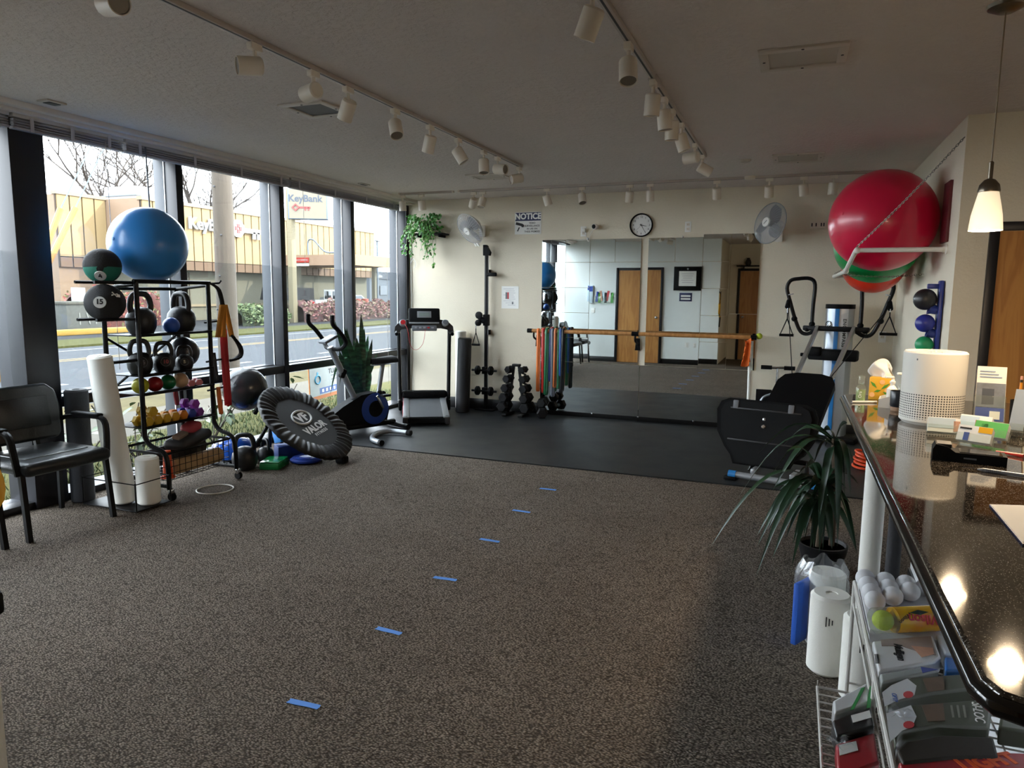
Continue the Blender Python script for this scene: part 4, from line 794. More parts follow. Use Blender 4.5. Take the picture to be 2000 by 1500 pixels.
# --- balls on the rack
exball('exercise_ball', (-4.385, 3.86, 1.815), .268, '#2f7fc6', 'big sky-blue exercise ball on top of the equipment rack', axis=(-.1, -1, .1))
def medball(c, r, label, accent=None, num=None):
    t = thing('medicine_ball', label, 'medicine ball', (c[0], c[1], c[2] - r)); v = (O_ - Vector(c)).normalized()
    MB(frame(c, v)).ball((0, 0, 0), r, 36).build('ball_skin', mat('medball_rubber', '#121215', .75, bump=.6, bs=160), t)
    if accent:
        M = frame(c, v, (1, .3, 0)); prof = lambda u, w: M @ (Vector((math.sin(w) * math.cos(u), math.sin(w) * math.sin(u), math.cos(w))) * (r * 1.004))
        b = MB(); a0, a1 = PI * 1.02, PI * 1.98
        b.sheet(lambda u, w: prof(a0 + (a1 - a0) * u, (.25 + .14 * math.sin(u * PI * 2)) + (1.35 - .25) * w), 20, 8); b.build('colour_panel', mat('medball_green', '#0d6b58', .65, bump=.5, bs=160), t)
    P = frame(Vector(c) + v * r * .985, v, (1, .25, 0)); q = (-.15 * r, -.55 * r) if accent else (-.25 * r, .02 * r)
    vv = (frame(c, v, (1, .25, 0)) @ Vector((q[0], q[1], math.sqrt(r * r - q[0] ** 2 - q[1] ** 2)))); nn = (vv - Vector(c)).normalized(); D = frame(vv, nn, (1, .3, .0))
    MB(D).lathe([(0, .003), (r * .3, .002), (r * .31, -.006)], None, 22).build('label_disc', mat('disc_grey', '#c7c7c4', .5), t)
    if num: text('number', num, r * .36, INK, D @ Tr(0, r * .03, .0035), t, bold=.002)
    else: text('number', '4', r * .36, INK, D @ Tr(0, 0, .0035), t, bold=.002)
    if num:
        q = (.5 * r, .42 * r); vv = (frame(c, v, (1, .25, 0)) @ Vector((q[0], q[1], math.sqrt(r * r - q[0] ** 2 - q[1] ** 2)))); nn = (vv - Vector(c)).normalized(); E_ = frame(vv, nn, (1, .5, .2))
        for a in (.6, -.6): MB(E_).box((-.008, 0, .001), (.045, .006, .003), (0, 0, a)).build('x_mark', PAPER, t)
        MB(E_).box((.018, .0, .001), (.02, .02, .003), (0, 0, .2)).build('x_mark', PAPER, t)
medball((-4.36, 3.46, 1.648), .117, 'black and green medicine ball on the upper rack prongs', True); medball((-4.35, 3.455, 1.402), .127, 'black medicine ball marked 15 on the lower rack prongs', None, '15')
KB = mat('kettlebell_iron', '#141416', .45, var=.3, bump=.25, bs=90)
def kettlebell(loc, s, rz, label, num=None, c=None, group=None, ringc=None):
    t = thing('kettlebell', label, 'kettlebell', loc, rz, group); M = PM[t.name]; r = s
    MB(M).lathe([(r * .62, 0), (r * .75, r * .06), (r * .95, r * .5), (r, r * .95), (r * .93, r * 1.35), (r * .7, r * 1.68), (r * .4, r * 1.85), (0, r * 1.9)], None, 26).build('bell', KB, t)
    MB(M).tube(smooth_path([(-.62 * r, 0, 1.45 * r), (-.72 * r, 0, 1.95 * r), (-.62 * r, 0, 2.5 * r), (-.35 * r, 0, 2.78 * r), (.35 * r, 0, 2.78 * r), (.62 * r, 0, 2.5 * r), (.72 * r, 0, 1.95 * r), (.62 * r, 0, 1.45 * r)], 3), r * .2, 10).build('handle', KB, t)
    if num:
        for sg in (-1,):
            D = M @ Tr(0, 0, r * .95) @ Matrix.Rotation(PI / 2 - .12, 4, 'X') @ Tr(0, 0, r * .98)
            MB(D).torus(Matrix(), r * .42, r * .03, 22, 6).build('ring_mark', ringc or GREYP, t); text('number', num, r * .5, c or GREYP, D @ Tr(0, 0, .004), t, bold=.001)
    return t
fx = XF - .11; kz = SHZ[0] - .003; RA = PI / 2 - .55     # number side turned toward the camera
kettlebell((fx, 3.74, kz), .104, RA + .35, 'large kettlebell behind the near rack post on the upper shelf', group='kettlebells on the upper rack shelf'); kettlebell((fx - .02, 4.12, kz), .104, RA - 1.0, 'large kettlebell with its handle turned edge-on beside the small blue ball', group='kettlebells on the upper rack shelf')
kz = SHZ[1] - .003; kettlebell((fx, 3.71, kz), .086, RA, 'kettlebell marked 15 on the middle rack shelf', '15', group='kettlebells on the middle rack shelf'); kettlebell((fx + .03, 3.89, kz), .077, RA, 'kettlebell marked 10 in red on the middle rack shelf', '10', mat('red_ink', '#8a2a30', .5), group='kettlebells on the middle rack shelf'); kettlebell((fx + .06, 4.055, kz), .064, RA - .2, 'small kettlebell marked 5 on the middle rack shelf', '5', mat('tan_ink', '#b9a98a', .5), group='kettlebells on the middle rack shelf')
def sball(c, r, col, label, group=None, name='toning_ball'):
    t = thing(name, label, 'ball', (c[0], c[1], c[2] - r), group=group); m = mat('toneball_' + col[1:], col, .35, coat=.2); MB().ball(c, r, 26).build('ball_skin', m, t); v = (O_ - Vector(c)).normalized(); MB(frame(Vector(c) + v * r * .99, v)).lathe([(0, .003), (r * .1, .002), (r * .1, -.004)], None, 10).build('valve', mat('valve_' + col[1:], col, .6), t); return t
sball((XF - .03, 3.93, SHZ[0] - .003 + .06), .06, '#1c49a0', 'small blue ball between the two large kettlebells'); sball((XF - .20, 4.19, SHZ[1] + .12 - .003), .12, '#1d1d22', 'black ball wedged on the middle shelf behind the straps', name='slam_ball')
for y, r, c, n in ((3.67, .058, '#b5b422', 'yellow'), (3.795, .055, '#9a1c22', 'red'), (3.912, .056, '#0f6a3d', 'green'), (4.03, .057, '#d2ac86', 'beige')): sball((XF - .072, y, SHZ[2] - .003 + r), r, c, '%s toning ball in the row on the rack shelf' % n, 'toning balls on the rack')
def vinylbell(y, z, s, col, label, rz=0., x=XF - .085):
    return hexbell('vinyl_dumbbell', (x, y, z + s * .44), rz, s, mat('vinyl_' + col[1:], col, .5), label, 'vinyl dumbbells on the rack', mat('vinyl_' + col[1:], col, .5))
z3 = SHZ[2] - .003; vinylbell(4.125, z3, .058, '#e08a90', 'small pink vinyl dumbbell on the shelf of toning balls', 1.2); vinylbell(4.20, z3, .058, '#d97f88', 'second small pink vinyl dumbbell next to the rack post', 1.2)
z4 = SHZ[3] - .003
for y, c, lb, dz in ((3.685, '#c9a21c', 'yellow vinyl dumbbell behind the near rack post', 0), (3.764, '#cfa51e', 'yellow vinyl dumbbell beside the near rack post', 0), (3.725, '#cba31d', 'yellow vinyl dumbbell lying on top of two others', .069), (3.842, '#cfa51e', 'yellow vinyl dumbbell in the middle of the shelf', 0), (3.921, '#d79a20', 'golden vinyl dumbbell next to the orange one', 0), (3.999, '#cf7a1c', 'orange vinyl dumbbell on the lower rack shelf', 0), (4.078, '#2b3c9a', 'blue vinyl dumbbell on the lower rack shelf', 0), (4.156, '#7a2c92', 'purple vinyl dumbbell on the lower rack shelf', .0), (4.117, '#8a2f9c', 'purple vinyl dumbbell lying across two others', .069)):
    vinylbell(y, z4 + dz, .080, c, lb, PI / 2)
# --- hanging straps and bands on the far side of the rack
STY = mat('yellow_strap', '#b9791c', .7); STB = mat('black_strap', '#17171a', .7)
def ribbon(pts, w, wdir=(0, 0, 1)):
    m = MB(); w = Vector(wdir).normalized() * w / 2; pts = [Vector(p) for p in smooth_path(pts, 4)]; vs = []
    for p in pts: vs += [p - w, p + w]
    m.add(vs, [[2 * i, 2 * i + 1, 2 * i + 3, 2 * i + 2] for i in range(len(pts) - 1)]); return m
def ribbon_part(name, pts, w, wd, m, t):
    o = ribbon(pts, w, wd).build(name, m, t); md = o.modifiers.new('thick', 'SOLIDIFY'); md.thickness = .003; return o
hxk, hy = XF - .03, YF + .07
t = thing('suspension_strap', 'black and yellow suspension training straps hooked on the rack side', 'strap', (hxk, hy, .9))
ribbon_part('upper_strap', [(hxk, hy - .02, 1.55), (hxk + .02, hy + .05, 1.5), (hxk + .03, hy + .08, 1.36)], .035, (.68, .73, 0), STB, t)
for k, (a, c) in enumerate((((.03, .07), (.02, .02)), ((.04, .09), (.05, .14)), ((.035, .08), (.03, .07)))):
    ribbon_part('yellow_strap', [(hxk + a[0], hy + a[1], 1.38), (hxk + (a[0] + c[0]) / 2, hy + (a[1] + c[1]) / 2, 1.25), (hxk + c[0], hy + c[1], 1.12)], .04, (.68, .73, 0), STY, t)
ribbon_part('lower_strap', [(hxk + .05, hy + .14, 1.14), (hxk + .06, hy + .2, 1.05), (hxk + .06, hy + .22, .98), (hxk + .05, hy + .16, .94)], .03, (.68, .73, 0), STB, t)
MB().tube(smooth_path([(hxk + .06, hy + .13, 1.13), (hxk + .06, hy + .23, 1.03), (hxk + .06, hy + .22, .95), (hxk + .06, hy + .1, .93)]), .012, 8).build('foam_handle', RUBBER, t)
def hangband(col, y, z0, z1, w, label, x=None, sway=.02):
    x = hxk if x is None else x; m = mat('hang_' + label.split()[0] + col[1:], col, .55); t = thing('resistance_band', label, 'resistance band', (x, y, z1), group='bands hooked on the equipment rack')
    for s in (-1, 1): ribbon_part('band_side', [(x, y + s * .006, z0), (x + .008, y + s * .010, (z0 + z1) / 2), (x + sway, y + s * .008, z1)], w, (.68, .73, 0), m, t)
    MB().ball((x + sway, y, z1), w * .5, 10, (.6, .8, .5)).build('band_bend', m, t); return t
hangband('#b01420', YF + .172, 1.18, .56, .045, 'bright red resistance band hooked on the rack side'); hangband('#4c7a4a', YF + .03, .715, .47, .022, 'green resistance band looped below the toning balls'); hangband('#cf6a22', YF + .092, .72, .5, .022, 'orange resistance band looped below the toning balls'); hangband('#1b1b1f', YF + .06, 1.0, .78, .02, 'thin black band looped beside the slam ball'); hangband('#7d1f27', YF - .08, .73, .58, .022, 'dark red band hanging behind the rack post', x=XBK + .02)
# --- basket contents
solo('foam_half_roller', MB(frame((XF + .085, YN + .155, .203), (0, 1, .01))).lathe([(0, 0), (.05, 0), (.058, .008), (.058, .44), (.05, .45), (0, .45)], None, 20), mat('tan_foam', '#b08f63', .8, bump=.3), 'tan foam roller lying in the wire basket', 'foam roller')
solo('rolled_pad', MB(frame((XF - .08, YN + .08, .26), (0.1, 1, .06))).lathe([(0, 0), (.06, 0), (.07, .01), (.07, .46), (.06, .47), (0, .47)], None, 18), mat('dark_pad', '#22201f', .7), 'black rolled pad lying at the back of the basket', 'pad')
solo('carry_bag', MB().box((XF + .04, YN + .35, .375), (.2, .36, .08), (.12, 0, .2), b=.04, seg=3), mat('bag_nylon', '#1c1a1a', .6), 'black nylon bag lying on top of the basket', 'bag')
solo('small_pouch', MB().box((XF + .0, YN + .42, .45), (.12, .14, .07), (.2, .1, .3), b=.03, seg=3), mat('pink_pouch', '#a83a44', .6), 'small reddish pouch on top of the black bag', 'bag')
solo('wrist_weight', MB().box((XF + .08, YN + .24, .425), (.06, .2, .03), (.0, .25, .5), b=.012), mat('tan_strap', '#8b7767', .7), 'tan strap weight lying on top of the basket', 'strap')
solo('orange_cone', MB(frame((XF + .105, YN + .09, .143), (0, 0, 1))).lathe([(0, 0), (.05, 0), (.05, .01), (.035, .02), (.026, .2), (0, .2)], None, 18), mat('orange_plastic', '#e2501c', .45), 'orange plastic cone standing in the near end of the wire basket', 'cone')
# --- rollers beside the rack
roll('foam_roller', (XF - .0, YN - .185, .029), .075, 1.03, FOAMW, 'tall white foam roller leaning on the rack side', 'foam roller', (-.03, -.10))
roll('foam_roller', (XF - .165, YN - .095, .026), .068, 1.02, FOAMW, 'tall white foam roller behind the leaning one', 'foam roller', (-.04, -.07))
roll('foam_roller', (XF + .155, YN - .125, .021), .076, .33, FOAMW, 'short white foam roller in the rack ring holder', 'foam roller')
roll('foam_roller', (-4.62, 3.40, 0), .075, .80, mat('black_foam', '#26262a', .75, bump=.3), 'tall black foam roller standing between chair and rack', 'foam roller', (.0, .0))
solo('thin_hoop', MB().torus(Tr(-3.98, 3.98, .006) @ Rz(.3), .13, .005, 28, 6), WHITE, 'thin white ring lying on the carpet under the rack', 'ring')
# ================================================================== ON THE CARPET PAST THE RACK
exball('exercise_ball', (-4.50, 4.90, .625), .195, '#26282c', 'dark grey exercise ball wedged between the trampoline and the window', rough=.25, axis=(.3, -1, .3))
def dome(c, r, h, m, label, base=BLACK):
    t = thing('balance_trainer', label, 'balance trainer', c); MB().lathe([(r, .05), (r * .97, .05 + h * .35), (r * .8, .05 + h * .72), (r * .45, .05 + h * .95), (0, .05 + h)], Tr(*c), 30).build('dome', m, t); MB().lathe([(r * .9, 0), (r * 1.03, .02), (r * 1.03, .05), (r * .98, .06)], Tr(*c), 30).build('base_ring', base, t); return t
BLD_ = mat('dome_blue', '#1a4fb0', .22, coat=.4); dome((-4.515, 4.74, 0), .20, .17, BLD_, 'blue balance dome on the carpet behind the rack')
kp = onz(487, 915); kettlebell((-4.215, 4.555, 0), .105, .6, 'big black kettlebell standing on the carpet by the rack caster'); kettlebell((-4.24, 4.835, 0), .072, -.3, 'blue-black kettlebell behind the big one on the carpet')
solo('yoga_block', MB().box((-4.16, 5.05, .235), (.16, .24, .15), (.1, -.25, -.5), b=.008), mat('block_blue', '#2f7cc4', .6), 'light blue foam block leaning under the trampoline', 'yoga block'); solo('yoga_block', MB().box((-4.17, 5.06, .06), (.15, .23, .12), (0, 0, -.6), b=.008), mat('block_navy', '#17397a', .6), 'navy foam block lying under the light blue one', 'yoga block')
t = thing('stepping_pad', 'green studded balance pad on the carpet', 'balance pad', (-4.055, 4.725, 0), .35); M = PM[t.name]; GRN = mat('pad_green', '#127a3c', .45); MB(M).box((0, 0, .03), (.17, .24, .06), b=.012).build('pad', GRN, t); MB(M).box((0, 0, .063), (.16, .23, .006), b=.002).build('glossy_top', mat('pad_top', '#127a3c', .18), t)
k = MB(M)
for i in range(8):
    for j in range(3): k.ball((.087, -.10 + .0285 * i, .012 + .018 * j), .006, 8)
tag(k.build('studs', GRN, t), kind='stuff')
t = thing('balance_disc', 'flat dark blue balance disc lying on the carpet before the trampoline', 'balance disc', (*(onz(598, 902).xy), 0)); DB = mat('disc_blue', '#1f3f9e', .35); MB().lathe([(0, 0), (.11, 0), (.135, .015), (.135, .03), (.11, .046), (.05, .05), (.03, .04), (0, .04)], Tr(*(onz(598, 902).xy), 0), 32).build('cushion', DB, t)
for q in (.055, .075, .095, .112): MB().torus(Tr(*(onz(598, 902).xy), .05 - max(0, q - .05) * .07), q, .0035, 32, 6).build('ridge', DB, t)
# ---- mini trampoline tipped on its side
tc_, tn = Vector((-3.92, 5.0, .352)), Vector((math.sin(.673) * math.cos(.078), math.sin(.673) * math.sin(.078), math.cos(.673)))
TX = Vector((0, 0, 1)) - Vector((0, 0, 1)).dot(tn) * tn; TPM = frame(tc_, tn, TX)
t = thing('mini_trampoline', 'black round mini trampoline tipped against the window side', 'trampoline', (tc_.x, tc_.y, 0))
MB(TPM).lathe([(0, .002), (.34, .002), (.34, -.004), (0, -.004)], None, 48).build('jump_mat', mat('jump_mat', '#2b2d2f', .75, bump=.3, bs=300), t)
sk = MB(TPM)
def skirt(u, v):
    a = 2 * PI * u; pl_ = math.sin(a * 44) * (.0065 if .1 < v < .95 else .003) + .004 * math.sin(a * 13 + 1); rr_ = .300 + .150 * min(1, v * 1.35); zz = .008 + .014 * math.sin(PI * min(1, v * 1.2)) if v < .75 else .016 - (v - .75) * .14
    return ((rr_ + (0 if v < .75 else .004)) * math.cos(a + .015 * math.sin(a * 18)), rr_ * math.sin(a + .015 * math.sin(a * 18)), zz + pl_)
sk.sheet(skirt, 300, 9); sk.build('pleated_skirt', mat('skirt_nylon', '#16171a', .5), t, sharp=80)
MB(TPM).torus(Tr(0, 0, -.015), .432, .014, 48, 8).build('frame_ring', BLACKM, t)
for k in range(6):
    a = 2 * PI * k / 6 + .3; ca, sa = math.cos(a), math.sin(a); e = TPM @ Vector((.40 * ca, .40 * sa, -.22))
    if e.z < .03: continue
    MB(TPM).tube([(.43 * ca, .43 * sa, -.04), (.41 * ca, .41 * sa, -.20)], .016, 8).build('leg', BLACKM, t); MB(TPM).tube([(.41 * ca, .41 * sa, -.19), (.408 * ca, .408 * sa, -.22)], .021, 8).build('leg_tip', RUBBER, t)
MB().box((-3.60, 5.06, .035), (.1, .08, .07), b=.02).build('folded_leg', BLACK, t); MB().tube([(-4.27, 4.99, .60), (-4.37, 5.03, .018)], .018, 8).build('leg', BLACKM, t); MB().tube([(-4.26, 5.2, .60), (-4.46, 5.3, .02)], .018, 8).build('leg', BLACKM, t)
LG = mat('logo_white', '#cfd0cf', .6)
LTX = frame(tc_ + tn * .004, tn, Vector((-.25, .95, 0)))
MB(LTX).torus(Tr(0, .06, 0), .13, .010, 36, 6, .58).build('logo_oval', LG, t); text('logo', 'VF', .125, LG, LTX @ Tr(0, .056, 0), t, bold=.005, sx=1.25); text('lettering', 'VALOR', .098, LG, LTX @ Tr(.02, -.085, 0), t, bold=.004, sx=1.12); text('lettering', 'FITNESS', .042, LG, LTX @ Tr(.03, -.15, 0), t, bold=.0012, sx=1.15, space=1.3)
# ---- exercise bike
BKM = frame((-4.20, 6.33, ZM), (0, 0, 1), (-.40, -.917, 0))      # local x = forward (toward the handlebars)
t = thing('exercise_bike', 'grey upright exercise bike with blue flywheel disc beside the snake plant', 'exercise bike', (-4.20, 6.33, ZM)); BG = mat('bike_grey', '#8c9094', .35, .5)
bd = [(-.24, .10), (-.27, .22), (-.22, .34), (-.10, .42), (.08, .40), (.30, .30), (.40, .24), (.42, .14), (.30, .10)]
BR_ = BKM @ Matrix.Rotation(PI / 2, 4, 'X'); MB(BR_).prism(bd, .13, None, -.065).build('housing', BLACK, t)
for s in (-1, 1):
    MB(BR_).lathe([(0, .012), (.10, .012), (.165, .006), (.17, 0)], Tr(-.09, .24, s * .066) @ (Matrix() if s > 0 else Matrix.Rotation(PI, 4, 'X')), 32).build('flywheel_disc', mat('disc_royal', '#1d3f94', .35), t); MB(BR_).lathe([(0, .016), (.085, .016), (.09, .01)], Tr(-.09, .24, s * .066) @ (Matrix() if s > 0 else Matrix.Rotation(PI, 4, 'X')), 24).build('disc_centre', BLACK, t)
    MB(BR_).box((-.09 + s * .04, .24 - s * .07, s * .095), (.03, .17, .02), (0, 0, s * .5), b=.006).build('crank', CHROME, t); MB(BR_).box((-.09 + s * .08, .24 - s * .145, s * .14), (.10, .025, .08), b=.01).build('pedal', BLACK, t)
MB(BKM).tube([(.12, 0, .36), (.40, 0, .92)], .032, 10).build('front_post', BG, t); MB(BKM).box((.26, 0, .64), (.06, .07, .1), (0, -.46, 0), b=.02).build('tension_knob', BLACK, t)
MB(BKM).tube([(-.17, 0, .36), (-.235, 0, .70)], .024, 10).build('seat_post', BG, t); MB(BKM).ball((-.16, .05, .40), .032, 12).build('post_knob', BLACK, t); MB(BKM).ball((-.25, -.02, .38), .032, 12).build('post_knob', BLACK, t)
st = MB(BKM)
def seat(u, v):
    w = .03 + .10 * max(0, min(1, (1 - u) * 1.25 - .12)) ** 1.2; a = (v - .5) * PI * 1.0
    return (.10 - .25 * (1 - u) + .04, w * math.sin(a), .735 + .025 * math.cos(a) + .015 * (1 - u) - .03 * abs(math.sin(a)) ** 3)
st.sheet(lambda u, v: (-.36 + .27 * u, (.02 + .105 * (1 - u) ** .8) * math.sin((v - .5) * PI), .71 + .065 * math.cos((v - .5) * PI) + .02 * (1 - u)), 10, 12); st.sheet(lambda u, v: (-.36 + .27 * u, (.02 + .105 * (1 - u) ** .8) * (v * 2 - 1), .695 + .02 * (1 - u)), 10, 4); st.build('saddle', RUBBER, t, sharp=60)
for s in (-1, 1): MB(BKM).tube(smooth_path([(.38, s * .02, .90), (.36, s * .14, .91), (.35, s * .22, .98), (.43, s * .235, 1.09), (.50, s * .235, 1.16), (.505, s * .235, 1.25)], 4), .022, 8).build('handlebar', RUBBER, t)
MB(BKM).box((.42, 0, 1.0), (.16, .14, .03), (0, .45, 0), b=.01).build('console', GREYP, t); MB(BKM).box((.415, 0, 1.018), (.09, .08, .004), (0, .45, 0)).build('display', mat('lcd_dark', '#9aa3a6', .3), t)
MB(BKM).tube([(-.38, 0, .06), (.46, 0, .06)], .03, 8).build('base_beam', BLACKM, t)
def stab(p): MB(BKM).tube(smooth_path(p, 4), .03, 10).build('stabilizer', BG, t)
MB(BKM).tube([(-.38, -.22, .032), (-.38, .22, .032)], .028, 10).build('stabilizer', BLACKM, t)
for s in (-1, 1): MB(BKM).tube([(-.38, s * .2, .032), (-.38, s * .26, .032)], .031, 10).build('stabilizer_cap', RUBBER, t)
MB(BKM).tube([(.44, -.22, .032), (.44, .22, .032)], .028, 10).build('stabilizer', BLACKM, t)
a, c = onz(735, 862, ZM + .03), onz(793, 848, ZM + .03); mid_ = a.lerp(c, .5) + (a - c).cross(Vector((0, 0, 1))).normalized() * .0
pt = thing('curved_floor_bar', 'grey curved floor bar with black ends lying on the mat edge', 'exercise bar', mid_ * 1); pts = [onz(742, 864, ZM + .03), onz(727, 857, ZM + .03), onz(735, 847, ZM + .03), onz(762, 842, ZM + .03), onz(795, 845, ZM + .03)]
pp = smooth_path(pts, 4); MB().tube(pp, .026, 10).build('bar', BG, pt); MB().tube([pp[0], pp[0] + (pp[0] - pp[1]).normalized() * .04], .029, 10).build('end_cap', RUBBER, pt); MB().tube([pp[-1], pp[-1] + (pp[-1] - pp[-2]).normalized() * .05], .029, 10).build('end_cap', RUBBER, pt)
# ---- snake plant
def blade(base, tip, w, bend, m, t, name='leaf', fold=.25, n=9, side=None, taper=.45):
    base, tip = Vector(base), Vector(tip); d = tip - base; b = Vector(bend); sd = Vector(side) if side else d.cross(b if b.length > 1e-4 else Vector((0, 1, 0))); sd.normalize(); up = sd.cross(d).normalized(); vs = []
    for i in range(n + 1):
        u = i / n; c = base + d * u + b * math.sin(PI * min(1, u)) ; ww = w * (min(1, .4 + u * 1.6) if u < taper else max(.02, 1 - ((u - taper) / (1 - taper)) ** 2.2)) / 2
        vs += [c - sd * ww + up * ww * fold, c, c + sd * ww + up * ww * fold]
    fs = []
    for i in range(n): fs += [[3 * i, 3 * i + 1, 3 * i + 4, 3 * i + 3], [3 * i + 1, 3 * i + 2, 3 * i + 5, 3 * i + 4]]
    return MB().add(vs, fs).build(name, m, t, sharp=70)
SNK, N, L, b = nodemat('snake_plant_leaf'); b.inputs['Roughness'].default_value = .38; tcn = N.new('ShaderNodeTexCoord'); mpn = N.new('ShaderNodeMapping'); mpn.inputs['Scale'].default_value = (6, 6, 34); L.new(tcn.outputs['Object'], mpn.inputs['Vector']); nn_ = N.new('ShaderNodeTexNoise'); nn_.inputs['Scale'].default_value = 1; L.new(mpn.outputs['Vector'], nn_.inputs['Vector']); rpn = N.new('ShaderNodeValToRGB'); rpn.color_ramp.elements[0].position = .4; rpn.color_ramp.elements[1].position = .62; rpn.color_ramp.elements[0].color = (*hx('#1c3a26'), 1); rpn.color_ramp.elements[1].color = (*hx('#3c6a48'), 1); L.new(nn_.outputs['Fac'], rpn.inputs['Fac']); L.new(rpn.outputs['Color'], b.inputs['Base Color'])
sp_ = Vector((-4.50, 6.68, 0)); t = thing('snake_plant', 'tall dark green snake plant in a dark pot by the window', 'plant', sp_)
MB().lathe([(.09, ZM), (.125, .22), (.13, .27), (.115, .27), (.11, .24), (0, .24)], Tr(sp_.x, sp_.y, 0), 24).build('pot', mat('dark_glazed_pot', '#141416', .35), t)
tips = [(705, 612, .075), (712, 640, .05), (653, 625, .06), (672, 638, .085), (677, 640, .08), (719, 655, .075), (727, 662, .07), (737, 688, .06), (690, 662, .09), (697, 660, .10), (708, 648, .13), (683, 715, .10), (663, 685, .09), (716, 690, .10), (700, 690, .12), (688, 675, .11), (722, 720, .09), (674, 700, .10)]
for k, (x, y, w) in enumerate(tips):
    tp = onx(x, y, sp_.x + .08 * math.sin(k * 2.3)); a = k * 2.4; bs_ = sp_ + Vector((.05 * math.cos(a), .06 * math.sin(a), .235)); blade(bs_, tp, w, (0, .02 * math.sin(k), 0), SNK, t, side=(.55 + .3 * math.sin(k * 1.7), .8, 0), taper=.6)
for x, y in ((645, 770), (663, 755)): blade(sp_ + Vector((0, -.05, .24)), onx(x, y, sp_.x + .04), .035, (0, -.02, .42), SNK, t, side=(.7, .7, 0))
# ================================================================== CHAIRS
LTH = mat('black_leather', '#0f1214', .38, bump=.25, bs=70, coat=.1)
def chair(loc, rz, label):
    t = thing('guest_chair', label, 'chair', loc, rz, 'guest chairs along the windows'); M = PM[t.name]      # local: +x is the front
    s = MB(M)
    s.sheet(lambda u, v: (-.24 + .50 * u, -.265 + .53 * v, .455 + .018 * math.cos((v - .5) * 2.6) - .02 * max(0, u - .8) * 5 + .0 + (.012 if abs(v - .5) < .33 and u < .7 else 0)), 14, 14); s.sheet(lambda u, v: (-.24 + .50 * u, -.265 + .53 * v, .40), 4, 4)
    MB(M).box((.01, 0, .43), (.52, .55, .085), b=.04, seg=4).build('seat', LTH, t); MB(M).box((-.04, 0, .472), (.36, .40, .012), b=.006).build('seat_pad', LTH, t)
    b = MB(M @ Tr(-.26, 0, .66) @ Matrix.Rotation(-.16, 4, 'Y')); ol = [(-.27, -.13), (-.24, -.16), (.24, -.16), (.27, -.13), (.285, .05), (.265, .16), (.21, .21), (-.21, .21), (-.265, .16), (-.285, .05)]
    R90 = Matrix(((0, 0, 1, 0), (1, 0, 0, 0), (0, 1, 0, 0), (0, 0, 0, 1))); b.prism(ol, .05, R90, -.02); o = b.build('backrest', LTH, t); bv = o.modifiers.new('soft', 'BEVEL'); bv.width = .018; bv.segments = 3
    MB(M @ Tr(-.26, 0, .66) @ Matrix.Rotation(-.16, 4, 'Y')).box((.034, 0, .03), (.012, .40, .20), b=.006).build('back_pad', LTH, t)
    for sg in (-1, 1):
        MB(M).tube([(.24, sg * .27, 0), (.20, sg * .265, .43)], .02, 4).build('leg', BLACKM, t); MB(M).tube([(-.25, sg * .25, 0), (-.23, sg * .24, .43)], .018, 4).build('leg', BLACKM, t)
        MB(M).tube([(-.24, sg * .12, .42), (-.285, sg * .12, .60)], .02, 4).build('back_support', BLACKM, t)
        MB(M).tube(smooth_path([(.20, sg * .28, .40), (.19, sg * .295, .55), (.17, sg * .30, .63), (.10, sg * .30, .655), (-.12, sg * .30, .645), (-.22, sg * .295, .63), (-.28, sg * .27, .60)], 3), .016, 6, sq=1.3).build('arm_frame', BLACKM, t); MB(M).box((.0, sg * .30, .668), (.27, .05, .022), b=.01).build('arm_pad', BLACK, t)
    return t
chair((-4.36, 2.965, 0), -.04, 'black leather guest chair with arms beside the black foam roller'); chair((-4.38, 2.28, 0), .03, 'black leather guest chair next to the yellow bag, mostly cut off'); chair((-4.40, 1.5, 0), .0, 'black leather guest chair in the corner by the rear wall')
# ---- things hanging on the end of the rear wall
t = thing('hanging_bag', 'yellow fabric bag hanging on the end of the rear wall', 'bag', (-1.47, .93, .9)); ym = mat('yellow_fabric', '#e0a908', .6)
bg = MB()
bg.sheet(lambda u, v: (-1.472 + .03 * math.sin(PI * v) * (1 - .2 * u), .775 + .135 * v + .008 * math.sin(9 * u), 1.28 - .22 * u + .015 * math.sin(7 * v)), 10, 8); o = bg.build('bag_body', ym, t, sharp=80); o.modifiers.new('thick', 'SOLIDIFY').thickness = .01
MB().tube([(-1.47, .86, 1.5), (-1.455, .86, 1.3)], .006, 6).build('bag_strap', ym, t)
t = thing('hanging_straps', 'black straps hanging below the yellow bag on the rear wall end', 'strap', (-1.46, .9, .8)); MB().tube(smooth_path([(-1.466, .754, 1.52), (-1.466, .754, 1.2), (-1.466, .756, 1.06), (-1.466, .80, .97), (-1.466, .855, .9), (-1.466, .865, .85)]), .014, 6).build('strap', STB, t); MB().box((-1.466, .865, .865), (.02, .05, .05), b=.01).build('buckle', BLACK, t)
t = thing('coat_hook', 'small dark hook rail on the end of the rear wall', 'hook', (-1.48, .81, 1.5)); MB().b2((-1.48, .77, 1.5), (-1.47, .87, 1.54), .003).build('hook_plate', BLACKM, t); MB().tube([(-1.47, .83, 1.52), (-1.45, .83, 1.51), (-1.44, .83, 1.54)], .005, 6).build('hook', BLACKM, t)
